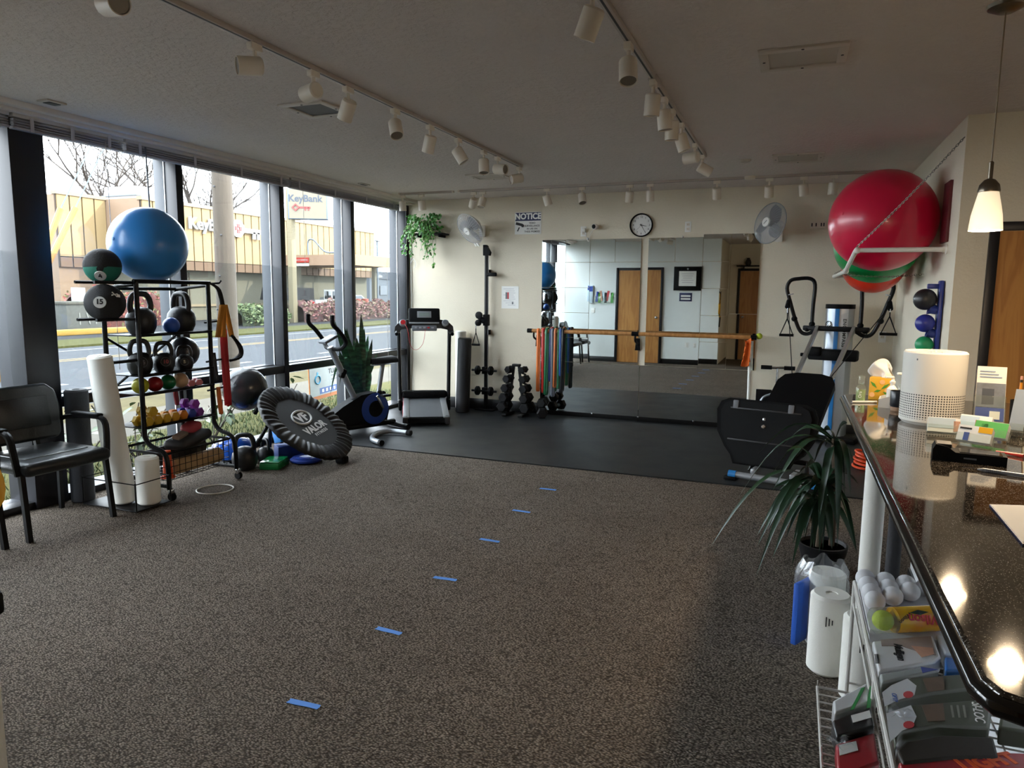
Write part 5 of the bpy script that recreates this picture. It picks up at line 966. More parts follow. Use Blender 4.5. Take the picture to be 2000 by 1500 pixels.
# tape strips on the carpet
TAPE = mat('blue_tape', '#4a86d8', .7)
for k, (px, py) in enumerate(((593, 1376), (759, 1233), (869, 1131), (956, 1056), (1018, 999), (1070, 956))):
    p = onz(px, py); r_ = random.Random(k); mb = MB(Tr(p.x, p.y, .002) @ Rz(.0 + r_.uniform(-.08, .08)))
    w, h = .065, .0135; mb.prism([(-w, -h), (-w * .4, -h * 1.1), (w * .3, -h * .9), (w, -h), (w * 1.04, h * .2), (w * .98, h), (0, h * 1.05), (-w, h), (-w * .95, 0)], .0015)
    solo('tape_strip', mb, TAPE, ('strip of blue tape on the carpet, the farthest from the mat' if k == 0 else 'strip of blue tape on the carpet, the closest to the mat' if k == 5 else '%s strip of blue tape counted out from the rubber mat' % ['fifth', 'fourth', 'third', 'second'][k - 1]), 'tape', 'blue tape marks on the carpet')
# ================================================================== COUNTER
ZC = .985
m, N, L, b = nodemat('black_granite'); GRAN = m; b.inputs['Roughness'].default_value = .05; b.inputs['Specular IOR Level'].default_value = .85; tc = N.new('ShaderNodeTexCoord')
v1 = N.new('ShaderNodeTexVoronoi'); v1.inputs['Scale'].default_value = 210; L.new(tc.outputs['Object'], v1.inputs['Vector']); r1 = N.new('ShaderNodeValToRGB'); r1.color_ramp.elements[0].position = .10; r1.color_ramp.elements[0].color = (*hx('#cfc8bb'), 1); r1.color_ramp.elements[1].position = .24; r1.color_ramp.elements[1].color = (*hx('#1c1814'), 1); L.new(v1.outputs['Distance'], r1.inputs['Fac'])
n1 = N.new('ShaderNodeTexNoise'); n1.inputs['Scale'].default_value = 90; n1.inputs['Detail'].default_value = 4; L.new(tc.outputs['Object'], n1.inputs['Vector']); r2 = N.new('ShaderNodeValToRGB'); r2.color_ramp.elements[0].position = .42; r2.color_ramp.elements[0].color = (*hx('#14110e'), 1); r2.color_ramp.elements[1].position = .75; r2.color_ramp.elements[1].color = (*hx('#6a6054'), 1); L.new(n1.outputs['Fac'], r2.inputs['Fac'])
mx = N.new('ShaderNodeMix'); mx.data_type = 'RGBA'; mx.blend_type = 'LIGHTEN'; mx.inputs['Factor'].default_value = .8; L.new(r1.outputs['Color'], mx.inputs['A']); L.new(r2.outputs['Color'], mx.inputs['B']); L.new(mx.outputs['Result'], b.inputs['Base Color'])
X0c, Y0c, Y1c = .266, 1.03, 4.10
t = thing('reception_counter', 'tall reception counter with a polished black granite top', 'counter', (.7, 2.2, 0))
ol = [(X0c + .05, Y1c), (X0c + .015, Y1c - .015), (X0c, Y1c - .05), (X0c, Y0c + .05), (X0c + .015, Y0c + .015), (X0c + .05, Y0c - .001), (1.18, Y0c - .11), (1.18, Y1c)]
tp = MB().prism(ol, .034, None, ZC - .034).build('granite_top', GRAN, t); bv = tp.modifiers.new('edge', 'BEVEL'); bv.width = .008; bv.segments = 3; bv.limit_method = 'ANGLE'
ed = MB()
path = [Vector((1.18, Y1c, ZC - .02)), Vector((X0c + .05, Y1c, ZC - .02)), Vector((X0c, Y1c - .05, ZC - .02)), Vector((X0c, Y0c + .05, ZC - .02)), Vector((X0c + .015, Y0c + .015, ZC - .02)), Vector((X0c + .05, Y0c, ZC - .02)), Vector((1.18, Y0c - .11, ZC - .02))]
ed.tube(path, .0145, 10); ed.build('bullnose_edge', mat('edge_black', '#0b0b0c', .12, spec=.7), t)
PANEL = mat('white_laminate', '#d9dadb', .5)
MB().b2((.64, Y0c + .1, 0), (.70, Y1c - .06, ZC - .034), .003).build('front_panel', PANEL, t); MB().b2((.70, Y1c - .12, 0), (1.16, Y1c - .06, ZC - .034), .003).build('end_panel', PANEL, t); MB().b2((.70, Y0c + .04, 0), (1.16, Y0c + .1, ZC - .034), .003).build('end_panel', PANEL, t)
MB().b2((.633, 2.42, .25), (.6395, 2.62, .86), .001).build('mesh_panel', mat('grey_mesh', '#8d9092', .6, bump=.8, bs=220), t); MB().b2((.63, Y0c + .1, 0), (.64, Y1c - .06, .1)).build('kick_plate', BASEB, t)
def at(px, py, z=ZC): return onz(px, py, z)
_before = set(o.name for o in COL.objects)
# ---- air purifier
PUR, N, L, b = nodemat('perforated_white'); b.inputs['Roughness'].default_value = .4; tc = N.new('ShaderNodeTexCoord'); sp = N.new('ShaderNodeSeparateXYZ'); L.new(tc.outputs['Object'], sp.inputs[0])
def mth(op, a, c=None, cl=False):
    n = N.new('ShaderNodeMath'); n.operation = op; n.use_clamp = cl
    for i, q in enumerate((a, c)):
        if q is None: continue
        if isinstance(q, (int, float)): n.inputs[i].default_value = q
        else: L.new(q, n.inputs[i])
    return n.outputs[0]
an = mth('MULTIPLY', mth('ARCTAN2', sp.outputs['Y'], sp.outputs['X']), 72 / (2 * PI)); zz = mth('MULTIPLY', sp.outputs['Z'], 115)
fa = mth('SUBTRACT', mth('FRACT', an), .5); fz = mth('SUBTRACT', mth('FRACT', zz), .5); dist = mth('SQRT', mth('ADD', mth('MULTIPLY', fa, fa), mth('MULTIPLY', fz, fz)))
hole = mth('MULTIPLY', mth('LESS_THAN', dist, .3), mth('MULTIPLY', mth('GREATER_THAN', sp.outputs['Z'], .022), mth('LESS_THAN', sp.outputs['Z'], .112)))
mx = N.new('ShaderNodeMix'); mx.data_type = 'RGBA'; mx.inputs['A'].default_value = (*hx('#e4e0d6'), 1); mx.inputs['B'].default_value = (*hx('#3a3a38'), 1); L.new(hole, mx.inputs['Factor']); L.new(mx.outputs['Result'], b.inputs['Base Color'])
pc = at(1818, 834); pc = Vector((pc.x + .014, pc.y + .115, ZC)); t = thing('air_purifier', 'white cylindrical air purifier with perforated lower half on the counter', 'air purifier', pc)
r = .102; hgt = .262; MB().lathe([(r - .012, 0), (r, .012), (r, hgt - .006), (r - .005, hgt), (r - .018, hgt), (r - .02, hgt - .014), (.06, hgt - .016)], Tr(pc), 56).build('shell', PUR, t); MB().lathe([(0, hgt - .012), (.062, hgt - .012), (.064, hgt - .02)], Tr(pc), 32).build('top_vent', DGREY, t)
for k in range(18): a = 2 * PI * k / 18; MB(Tr(pc) @ Rz(a)).box((.055, 0, hgt - .008), (.045, .004, .006)).build('vent_fin', WHITE, t)
MB(frame(pc + Vector((-.067, -.076, .235)), (-.66, -.75, 0))).box((0, 0, .001), (.004, .006, .001)).build('indicator', GREYP, t)
# ---- bottle, tissue box, desk organiser, mug, pen
p = at(1680, 783); t = thing('spray_bottle', 'small clear spray bottle with green liquid on the counter end', 'bottle', p); CLR = glassy('clear_plastic', (.93, .96, .93), .05, .06, (.9, .95, .9)); GRL = mat('green_liquid', '#b9cf8a', .15, trans=.5)
MB().lathe([(0, 0), (.019, 0), (.021, .004), (.021, .055), (.016, .068), (.009, .073), (.009, .078)], Tr(p), 20).build('bottle_body', CLR, t); MB().lathe([(0, .002), (.0185, .002), (.0185, .05), (0, .05)], Tr(p), 20).build('liquid', GRL, t); MB().lathe([(.012, .074), (.013, .08), (.013, .108), (.011, .112), (0, .112)], Tr(p), 16).build('cap', CLR, t); text('print', 'Ora', .018, PAPER, frame(p + Vector((-.004, -.0215, .03)), (-.1, -1, 0)) @ Rz(PI / 2), t)
p = at(1718, 782) + Vector((.01, .055, 0)); t = thing('tissue_box', 'yellow tissue box with green leaf print and tissue pulled up', 'tissue box', p); M = Tr(p) @ Rz(-.25)
MB(M).box((0, 0, .05), (.088, .088, .1), b=.003).build('box', mat('box_yellow', '#d9a52a', .5), t); LFG = mat('print_green', '#4f8f2d', .6); LFO = mat('print_orange', '#e8b27a', .6)
for k, (x, z, a, ln) in enumerate(((-.03, .075, -.8, .04), (.025, .07, .7, .045), (-.01, .045, .3, .03), (.03, .035, -.5, .03))): MB(M @ Tr(x * .85, -.0445, z * .9) @ Matrix.Rotation(PI / 2, 4, 'X') @ Rz(a)).prism([(-ln / 2, 0), (0, .006), (ln / 2, 0), (0, -.006)], .001).build('leaf_print', LFG, t)
for x, z in ((-.035, .025), (.01, .09), (.035, .05)): MB(M @ Tr(x * .85, -.0445, z * .9) @ Matrix.Rotation(PI / 2, 4, 'X')).prism(circ(.011, 10), .0008).build('blossom_print', LFO, t)
ts = MB(M); ts.sheet(lambda u, v: ((v - .5) * (.03 + .07 * math.sin(PI * min(1, u * .7))) + .012 * math.sin(6 * u), .02 * math.sin(7 * v + 3 * u) - .01, .097 + .085 * u - .02 * (v - .5) ** 2 * 8), 12, 14); o = ts.build('tissue', PAPER, t, sharp=80); o.modifiers.new('thick', 'SOLIDIFY').thickness = .001
p = at(1748, 798) + Vector((.02, .06, 0)); t = thing('desk_organizer', 'white sloped desk organizer behind the dark mug', 'organizer', p); M = Tr(p) @ Rz(-.15)
side = [(-.07, 0), (.07, 0), (.07, .085), (-.07, .035)]
for y in (-.055, .05): MB(M @ Tr(0, y, 0) @ Matrix.Rotation(PI / 2, 4, 'X')).prism(side, .004).build('side_wall', WHITE, t)
MB(M).b2((-.07, -.055, 0), (.07, .05, .004)).build('tray_floor', WHITE, t); MB(M).b2((-.072, -.057, 0), (-.068, .05, .035)).build('front_lip', WHITE, t); MB(M).b2((-.0735, -.03, .006), (-.072, .02, .03)).build('green_label', mat('label_green', '#14924a', .5), t); MB(M).b2((.068, -.055, 0), (.072, .05, .085)).build('rear_wall', WHITE, t)
for k, (dx, dy, h, c, lb) in enumerate(((-.03, -.02, .12, WHITE, 'white pump bottle standing in the desk organizer'), (.015, .012, .135, CLR, 'clear gel bottle standing in the desk organizer'), (.045, -.02, .125, CLR, 'small clear pump bottle at the back of the organizer'))):
    q = M @ Vector((dx, dy, .005)); b_ = thing('pump_bottle', lb, 'bottle', q); MB().lathe([(0, 0), (.018, 0), (.02, .004), (.02, h * .6), (.008, h * .72), (.008, h * .8)], Tr(q), 18).build('bottle_body', c, b_); MB().lathe([(.01, h * .78), (.011, h * .86), (.005, h * .9), (.005, h)], Tr(q), 12).build('pump', WHITE, b_); MB().box(q + Vector((-.012, -.004, h)), (.035, .012, .009), (0, 0, .3), b=.003).build('spout', WHITE, b_)
p = at(1757, 804) + Vector((.0, .034, 0)); t = thing('mug', 'dark mug with a bare tan base on the counter', 'mug', p); MB().lathe([(0, 0), (.029, 0), (.031, .006), (.031, .016)], Tr(p), 24).build('bare_base', mat('bare_clay', '#a3836a', .8), t); MB().lathe([(.031, .016), (.034, .022), (.035, .078), (.0335, .08), (.031, .078), (.030, .02), (0, .02)], Tr(p), 24).build('glazed_body', mat('glaze_dark', '#1f242b', .3), t)
MB().tube(smooth_path([p + Vector((.033, -.012, .065)), p + Vector((.055, -.018, .06)), p + Vector((.055, -.018, .035)), p + Vector((.033, -.012, .028))]), .005, 8).build('handle', MATS['glaze_dark'], t)
a, c = at(1664, 787), at(1712, 787); t = thing('pen', 'white pen lying on the counter beside the spray bottle', 'pen', a); MB().cyl(a + Vector((0, 0, .006)), c + Vector((0, 0, .006)), .005, n=10).build('barrel', WHITE, t); MB().cyl(a + Vector((-.006, -.001, .006)), a + Vector((0, 0, .006)), .003, n=8).build('tip', GREYP, t)
# ---- brochures, cards
def lean(px, py, w, h, d, back, rz): 
    p = Vector((*px, ZC)) if isinstance(px, tuple) else at(px, py); return p, Tr(p.x, p.y, p.z + d * math.sin(back) + .001) @ Rz(rz) @ Matrix.Rotation(-back, 4, 'X')
PH1 = mat('print_photo_grey', '#6d7480', .5, var=.5, vs=40); PHB = mat('print_blue', '#2b49a0', .5); SKINP = mat('print_skin', '#c79a82', .5, var=.2, vs=30)
p, M = lean((.735, 3.22), 0, .1, .2, .062, .30, -.15); t = thing('brochure_stand', 'clear stand packed with tall folded brochures beside the air purifier', 'brochure holder', p)
MB(M).b2((-.046, -.006, 0), (.046, .062, .10), .002).build('holder', CLR, t)
for k in range(7): MB(M).b2((-.043, .0 + .008 * k, .002), (.043, .0065 + .008 * k, .205 - .003 * k)).build('brochure', PAPER if k % 2 == 0 else mat('brochure_edge', '#8d8fae', .6), t)
for k in range(3): MB(M).b2((-.0432, .01 + .02 * k, .12), (.0435, .013 + .02 * k, .2)).build('navy_fold', NAVY, t)
MB(M).b2((-.042, -.002, .06), (.042, -.0005, .145)).build('cover_photo', PH1, t); MB(M).b2((-.025, -.003, .07), (.01, -.0015, .125)).build('cover_figure', mat('print_figure', '#3d4552', .5), t); MB(M).b2((-.042, -.003, .012), (.042, -.0015, .058)).build('cover_band', PHB, t); MB(M).b2((.0, -.004, .018), (.03, -.003, .046)).build('cover_block', PAPER, t)
for k in range(3): MB(M).b2((-.035, -.002, .165 + .01 * k), (.03 - .01 * k, -.001, .169 + .01 * k)).build('cover_line', mat('print_line', '#8fa0bd', .6), t)
def cardholder(px, py, rz, cols, label, w=.092, h=.052, n=6, back=.45):
    p, M = lean(px, py, w, h, .03, back, rz); t = thing('card_holder', label, 'card holder', p, group='card holders on the counter'); MB(M).b2((-w / 2 - .003, -.004, 0), (w / 2 + .003, .03, .026), .001).build('holder', CLR, t)
    for k in range(n): MB(M).b2((-w / 2, .0 + .004 * k, .002), (w / 2, .003 + .004 * k, h - .001 * k)).build('card', PAPER, t)
    for (x0, x1, z0, z1, mm) in cols: MB(M).b2((x0 * w, -.0012, z0 * h), (x1 * w, -.0002, z1 * h)).build('card_print', mm, t)
PALE = mat('print_pale_blue', '#c4d6e2', .5); YEL = mat('print_yellow', '#f0b51e', .5); GRC = mat('print_lime', '#5fb25c', .5); TEAL = mat('print_teal', '#2f8fb8', .5)
cardholder(1842, 853, -.1, [(-.48, .35, .3, .95, PALE), (.3, .5, .1, .8, SKINP)], 'pale blue business cards in a clear holder before the air purifier'); cardholder(1898, 872, -.5, [(.1, .5, .62, .98, YEL), (-.3, -.14, .05, .55, PHB), (-.45, -.1, .75, .85, INK)], 'white and yellow business cards in the lowest holder'); cardholder(1930, 862, -.55, [(-.5, .5, .05, .98, GRC), (-.3, -.1, .5, .8, mat('print_dark_green', '#2c6b34', .5))], 'green cards beside the yellow ones'); cardholder((.66, 3.09), 0, -.45, [(-.5, .1, .2, .9, PALE), (.0, .3, .1, .7, REDM)], 'white cards with red spots behind the yellow ones')
p, M = lean((.855, 3.01), 0, .2, .15, .05, .42, -.45); t = thing('leaflet_rack', 'clear rack of pale blue leaflets standing on the counter', 'leaflet rack', p); MB(M).b2((-.09, -.004, .0), (.11, .05, .03), .001).build('holder', CLR, t)
for k, (x0, x1, m_) in enumerate(((-.095, -.055, mat('leaflet_grey', '#8b96a2', .5)), (-.052, -.012, PAPER), (-.008, .045, PALE), (.05, .10, PALE))):
    MB(M).b2((x0, .005 + .006 * k, .01), (x1, .012 + .006 * k, .15)).build('leaflet', m_, t)
    if k > 1: MB(M).b2((x0, .0035 + .006 * k, .125), (x1, .0048 + .006 * k, .15)).build('leaflet_header', TEAL, t); MB(M).b2((x0 + .008, .0035 + .006 * k, .05), (x1 - .008, .0048 + .006 * k, .07)).build('leaflet_text', mat('print_line', '#8fa0bd', .6), t)
for x in (-.06, .09): MB(Tr(p) @ Rz(-.45)).tube([(x, .02, 0), (x, .04, .06)], .003, 6).build('rack_foot', CLR, t)
# ---- card terminal
p = at(1890, 905); t = thing('card_terminal', 'black card payment terminal lying on the counter', 'card terminal', p, -.12); M = PM[t.name]
MB(M @ Matrix.Rotation(PI / 2, 4, 'X') @ Tr(0, 0, -.075)).prism([(-.085, 0), (.09, 0), (.09, .026), (-.03, .026), (-.05, .04), (-.078, .045), (-.085, .03)], .07).build('body', BLACK, t)
MB(M).b2((-.02, .01, .026), (.08, .07, .028)).build('screen', mat('dark_screen', '#1c232b', .08), t); MB(M).b2((-.075, .012, .036), (-.04, .066, .046)).build('keypad', DGREY, t); MB(M).b2((-.01, .003, .010), (.02, .0045, .014)).build('logo_mark', GREYP, t)
a, c = at(1908, 920), at(2000, 933); c = a + (c - a) * 1.35; t = thing('pen', 'ribbed steel pen lying on the granite in front of the card terminal', 'pen', a); MB().tube([a + Vector((0, 0, .006)), a.lerp(c, .1) + Vector((0, 0, .006)), c + Vector((0, 0, .006))], [.002, .0055, .0055], 10).build('barrel', SILVER, t)
for k in range(8): q = a.lerp(c, .16 + .03 * k) + Vector((0, 0, .006)); MB(frame(q, c - a)).torus(Matrix(), .0056, .0007, 14, 4).build('rib', GREYP, t)
p = at(1990, 838); t = thing('pencil_cup', 'dark pencil cup with a few pens behind the leaflets', 'cup', p + Vector((.03, .1, 0))); q = p + Vector((.03, .1, 0)); MB().lathe([(0, 0), (.035, 0), (.038, .09), (.035, .09), (.032, .005), (0, .005)], Tr(q), 20).build('cup_body', BLACK, t)
q2 = q + Vector((-.012, 0, .006)); t = thing('pencil', 'orange pencil standing upright with a pink eraser', 'pencil', q2); MB().tube([q2, q2 + Vector((0, .0, .15))], .0045, 6).build('shaft', mat('pencil_orange', '#e0921e', .4), t); MB().cyl(q2 + Vector((0, 0, .15)), q2 + Vector((0, 0, .16)), .0045, n=8).build('ferrule', STEEL, t); MB().cyl(q2 + Vector((0, 0, .16)), q2 + Vector((0, 0, .172)), .0042, n=8).build('eraser', mat('eraser_pink', '#dba28f', .7), t)
q3 = q + Vector((.016, .004, .006)); solo('marker', MB().tube([q3, q3 + Vector((.004, 0, .13))], .006, 10), mat('marker_yellow', '#d8b11f', .4), 'yellow marker standing in the dark pencil cup', 'marker')
solo('stationery_box', MB().box(at(1985, 842) + Vector((.19, .09, .03)), (.12, .07, .06), (0, 0, -.3), b=.003), PAPER, 'small white box at the back of the counter by the pencil cup', 'box')
solo('red_marker', MB().tube([at(1945, 885) + Vector((0, 0, .006)), at(1985, 893) + Vector((.02, .0, .006))], [.003, .007], 8), mat('red_cap', '#d23a2a', .4), 'red capped marker lying behind the card terminal', 'marker')
pad = [at(1932, 988), at(2000, 990), at(2060, 1062), at(1997, 1066)]; pc_ = sum(pad, Vector()) / 4
t = thing('clipboard', 'white sheet on a dark blue clipboard on the granite top', 'clipboard', pc_); MB().prism([(q.x, q.y) for q in pad], .004, None, ZC + .0005).build('board', mat('clipboard_blue', '#222c52', .4), t); MB().prism([(pc_.x + (q.x - pc_.x) * .94, pc_.y + (q.y - pc_.y) * .94) for q in pad], .001, None, ZC + .0046).build('sheet', PAPER, t)
p = Vector((.43, 1.26, ZC)); t = thing('clear_bin', 'clear plastic bin of small dark things at the near counter end', 'bin', p); MB().lathe([(0, 0), (.05, 0), (.06, .15), (.0585, .15), (.0485, .003), (0, .003)], Tr(p), 28).build('bin_wall', CLR, t); MB().lathe([(0, .004), (.047, .004), (.05, .06), (0, .065)], Tr(p), 24).build('filling', DGREY, t)
solo('folded_card', MB().box(at(1992, 895) + Vector((.08, .0, .034)), (.06, .04, .05), (.5, 0, -.5), b=.001), PHB, 'blue folded card standing past the terminal on the counter', 'card')
for o in [q for q in COL.objects if q.name not in _before and q.parent is None and not q.name.startswith(('pen', 'clipboard', 'red_marker'))] + [q for q in COL.objects if q.name.startswith('pencil')]:
    if o.parent is None: o.scale = (1.13, 1.13, 1.13)
# ================================================================== BELOW THE COUNTER
def froller(x, y, r, h, label, prints=True, z=0.):
    t, M = roll('foam_roller', (x, y, z), r, h, FOAMW, label, 'foam roller')
    v = Vector((-x, -y, 0)).normalized(); D = frame(Vector((x, y, z + h * .72)) + v * (r + .0006), v, (0, 0, -1))
    for k in range(3): MB(D).box((0, -.012 + .011 * k, 0), (.04 - .01 * k, .004, .0008)).build('printed_mark', INK, t)
    return t
froller(.205, 2.965, .077, .325, 'short white foam roller standing on the carpet before the wrapped one'); froller(.315, 2.79, .077, .325, 'short white foam roller partly behind the wire rack')
wp_ = Vector((.20, 3.19, 0)); t = thing('wrapped_roller', 'white foam roller and blue foam sheet wrapped in clear plastic', 'foam roller', wp_); MB().lathe([(0, 0), (.066, 0), (.074, .01), (.074, .32), (.066, .33), (0, .33)], Tr(wp_), 26).build('roller', FOAMW, t)
MB(Tr(wp_.x - .085, wp_.y - .03, .0) @ Rz(-.5)).b2((-.012, -.08, .02), (.012, .08, .29), .004).build('blue_sheet', mat('sheet_blue', '#2a62c8', .6), t)
WRAP = glassy('plastic_wrap', (.93, .95, .97), .10, .08, (.9, .93, .97), .12); ww = MB(); ww.sheet(lambda u, v: (wp_.x - .02 + (.105 + .007 * math.sin(2 * PI * v * 9 + 6 * u) - (.03 * max(0, u - .85) / .15)) * math.cos(2 * PI * v), wp_.y + (.10 + .007 * math.sin(2 * PI * v * 7 + 4 * u) - (.03 * max(0, u - .85) / .15)) * math.sin(2 * PI * v), .01 + .36 * u + .014 * math.sin(2 * PI * v * 5) * u), 14, 72); ww.build('plastic_bag', WRAP, t, sharp=80)
wr = Vector((.345, 3.10, 0)); t, M = roll('foam_roller', tuple(wr), .04, .93, FOAMW, 'long thin white foam roller standing upright under the counter edge', 'foam roller'); MB().lathe([(0, .931), (.058, .931), (.06, .937), (.058, .945), (0, .945)], Tr(wr), 24).build('blue_cap', BLUEP, t)
roll('foam_roller', (.415, 3.0, 0), .026, .92, mat('black_foam', '#26262a', .75, bump=.3), 'long thin black foam roller beside the upright white one', 'foam roller')
# ---- dracaena
dp = Vector((.225, 4.14, 0)); t = thing('dracaena', 'dracaena with long arching dark green leaves in a dark pot', 'plant', dp)
MB().lathe([(.10, 0), (.125, .11), (.13, .14), (.118, .14), (.112, .12), (0, .12)], Tr(dp), 26).build('pot', mat('dark_glazed_pot', '#141416', .35), t); MB().lathe([(0, .122), (.113, .122)], Tr(dp), 20).build('soil', mat('soil', '#2a201a', .95, bump=.6), t)
DRA = mat('dracaena_leaf', '#1a3620', .38, var=.45, vs=9); canes = [(Vector((.20, 4.12, .12)), Vector((.20, 4.10, .50))), (Vector((.27, 4.17, .12)), Vector((.25, 4.19, .72))), (Vector((.21, 4.19, .12)), Vector((.20, 4.21, .36)))]
for a, c in canes: MB().tube([a, a.lerp(c, .5) + Vector((.01, 0, 0)), c], .016, 8).build('cane', mat('cane_bark', '#4b3b2b', .8), t)
tipl = [(1388, 1068, 0, 3.75), (1438, 978, 1, 4.2), (1478, 1048, 0, 3.8), (1479, 1068, 0, 3.75), (1491, 1080, 2, 3.75), (1477, 1125, 0, 3.65), (1509, 1090, 2, 3.8), (1508, 1012, 0, 3.85), (1549, 1062, 2, 3.85), (1546, 1107, 2, 3.75), (1534, 1054, 2, 3.85), (1582, 1075, 2, 3.9), (1480, 887, 1, 4.3), (1529, 871, 1, 4.35), (1607, 842, 1, 4.3), (1655, 826, 1, 4.2), (1540, 905, 1, 4.3), (1612, 872, 1, 4.25), (1505, 930, 1, 4.25), (1560, 925, 0, 4.3), (1672, 1076, 2, 4.0), (1676, 945, 0, 4.25), (1600, 1080, 0, 3.85), (1560, 985, 0, 4.0), (1520, 960, 0, 4.1), (1583, 1020, 2, 3.95), (1625, 1075, 2, 3.9), (1660, 1030, 0, 4.1), (1650, 985, 1, 4.2), (1570, 1045, 2, 3.9), (1600, 960, 0, 4.2), (1540, 1000, 0, 3.95), (1640, 930, 1, 4.2), (1665, 900, 1, 4.3), (1590, 905, 1, 4.35), (1500, 1035, 0, 3.85)]
tipl += [(rd.uniform(1500, 1675), rd.uniform(880, 1085), rd.randrange(3), rd.uniform(3.85, 4.35)) for rd in [random.Random(9)] for _ in range(24)]
for k, (x, y, c, Y) in enumerate(tipl):
    tp = ony(x, y, Y); b0 = canes[c][1] - Vector((0, 0, .05 * random.random())); ln = (tp - b0).length; up_ = .30 * ln if tp.z < b0.z + .25 else .06 * ln
    blade(b0, tp, .036 + .014 * random.random(), (0, 0, up_), DRA, t, fold=.35, n=10, taper=.35, side=Vector((tp.y - b0.y, -(tp.x - b0.x), .001)) + Vector((0, 0, .15 * math.sin(k * 3))))
# ---- wire display rack
RK = mat('white_wire_coat', '#d8d5cf', .45); RX0, RX1, RY0, RY1, RZ_ = .255, .61, 1.30, 2.66, .50
t = thing('wire_display_rack', 'low white wire rack of clinic goods under the counter edge', 'rack', ((RX0 + RX1) / 2, (RY0 + RY1) / 2, 0))
for x in (RX0, RX1):
    MB().tube([(x, RY0, RZ_), (x, RY1, RZ_)], .006, 8).build('top_rail', RK, t); MB().tube([(x, RY0, .42), (x, RY1, .42)], .004, 6).build('lower_rail', RK, t)
    for y in (RY0, 1.98, RY1): MB().tube([(x, y, 0), (x, y, RZ_)], .007, 8).build('upright', RK, t)
for y in (RY0, RY1): MB().tube([(RX0, y, RZ_), (RX1, y, RZ_)], .005, 6).build('end_rail', RK, t); MB().tube([(RX0, y, .12), (RX1, y, .12)], .004, 6).build('end_rail', RK, t)
g_ = MB()
for k in range(40): y = RY0 + (RY1 - RY0) * k / 39; g_.tube([(RX0, y, RZ_), (RX0, y, .468), (RX1, y, .468), (RX1, y, RZ_)], .0024, 4)
for k in range(8): x = RX0 + (RX1 - RX0) * k / 7; g_.tube([(x, RY0, .468), (x, RY1, .468)], .0024, 4)
tag(g_.build('shelf_wires', RK, t), kind='stuff')
g_ = MB()      # shallow side shelf
for k in range(14): y = 1.58 + .52 * k / 13; g_.tube([(.125, y, .40), (.125, y, .380), (RX0, y, .380)], .0024, 4)
tag(g_.build('side_shelf_wires', RK, t), kind='stuff')
MB().tube([(RX0, 1.58, .380), (.125, 1.58, .380), (.125, 2.10, .380), (RX0, 2.10, .380)], .004, 6).build('side_shelf_rail', RK, t)
# massage balls
MBW = mat('white_rubber', '#d9dade', .5)
bt = solo('ball_tray', MB().b2((RX0 + .01, 2.25, .4715), (.49, 2.62, .515), .004), mat('tray_card', '#b9b9bb', .7), 'pale card tray under the white massage balls', 'tray')
rows_ = [[(1683, 1128), (1718, 1131), (1757, 1134), (1793, 1134)], [(1688, 1150), (1727, 1153), (1766, 1154)], [(1692, 1169), (1729, 1172)], [(1696, 1188)]]
ordw = ['far', 'second', 'third', 'near']
for i, rw in enumerate(rows_):
    for j, (x, y) in enumerate(rw):
        p = onz(x, y, .548); p = Vector((.279 + .061 * j + .004 * i, 2.585 - .062 * i - .0 * j, .545)); t = thing('massage_ball', 'white rubber massage ball in the %s row of the tray, %s from the rack rail' % (ordw[i], ['first', 'second', 'third', 'fourth'][j]), 'massage ball', p - Vector((0, 0, .031)), group='white massage balls'); MB().ball(p, .031, 22).build('ball_skin', MBW, t)
# tennis ball tube
ta, tb = Vector((.268, 2.222, .5535)), Vector((.455, 2.315, .556)); d_ = (tb - ta).normalized(); TMx = frame(ta, d_, (0, 0, 1)); t = thing('tennis_ball_tube', 'clear and orange tube of yellow tennis balls lying on the massage balls', 'tennis ball tube', ta - Vector((0, 0, .037)))
m, N, L, b = nodemat('tube_print'); b.inputs['Roughness'].default_value = .2; b.inputs['Coat Weight'].default_value = .6; tcx = N.new('ShaderNodeTexCoord'); nzx = N.new('ShaderNodeTexNoise'); nzx.inputs['Scale'].default_value = 7; L.new(tcx.outputs['Object'], nzx.inputs['Vector']); rx_ = N.new('ShaderNodeValToRGB'); rx_.color_ramp.elements[0].color = (*hx('#e9b51c'), 1); rx_.color_ramp.elements[1].color = (*hx('#e08a2a'), 1); rx_.color_ramp.elements[0].position = .4; rx_.color_ramp.elements[1].position = .6; L.new(nzx.outputs['Fac'], rx_.inputs['Fac']); L.new(rx_.outputs['Color'], b.inputs['Base Color'])
MB(TMx).lathe([(.0372, .062), (.0372, .2)], None, 28).build('printed_sleeve', m, t); MB(TMx).lathe([(0, 0), (.03, 0), (.037, .006), (.037, .062)], None, 28).build('clear_end', CLR, t); MB(TMx).lathe([(.038, .2), (.038, .208), (0, .208)], None, 28).build('lid', PAPER, t)
vw = (O_ - ta); vw = (vw - vw.dot(d_) * d_).normalized(); WM = frame(ta + d_ * .135 + vw * .0385, vw, -d_); text('lettering', 'Wilson', .036, mat('wilson_red', '#c3251c', .4), WM @ Tr(-.005, .002, 0) @ Rz(-.1), t, bold=.001); WM2 = frame(ta + d_ * .078 + vw * .0385, vw, -d_); text('lettering', 'Wilson', .016, INK, WM2 @ Tr(.0, -.004, 0) @ Rz(.6), t)
side_ = d_.cross(vw) * -1; W3 = frame(ta + d_ * .125 + (vw * .8 + Vector((0, 0, 1)) * .62).normalized() * .0385, (vw * .8 + Vector((0, 0, 1)) * .62), -d_); MB(W3).prism([(-.03, 0), (0, .008), (.03, .0), (0, -.008)], .0006).build('leaf_mark', mat('mark_dark', '#22371c', .5), t)
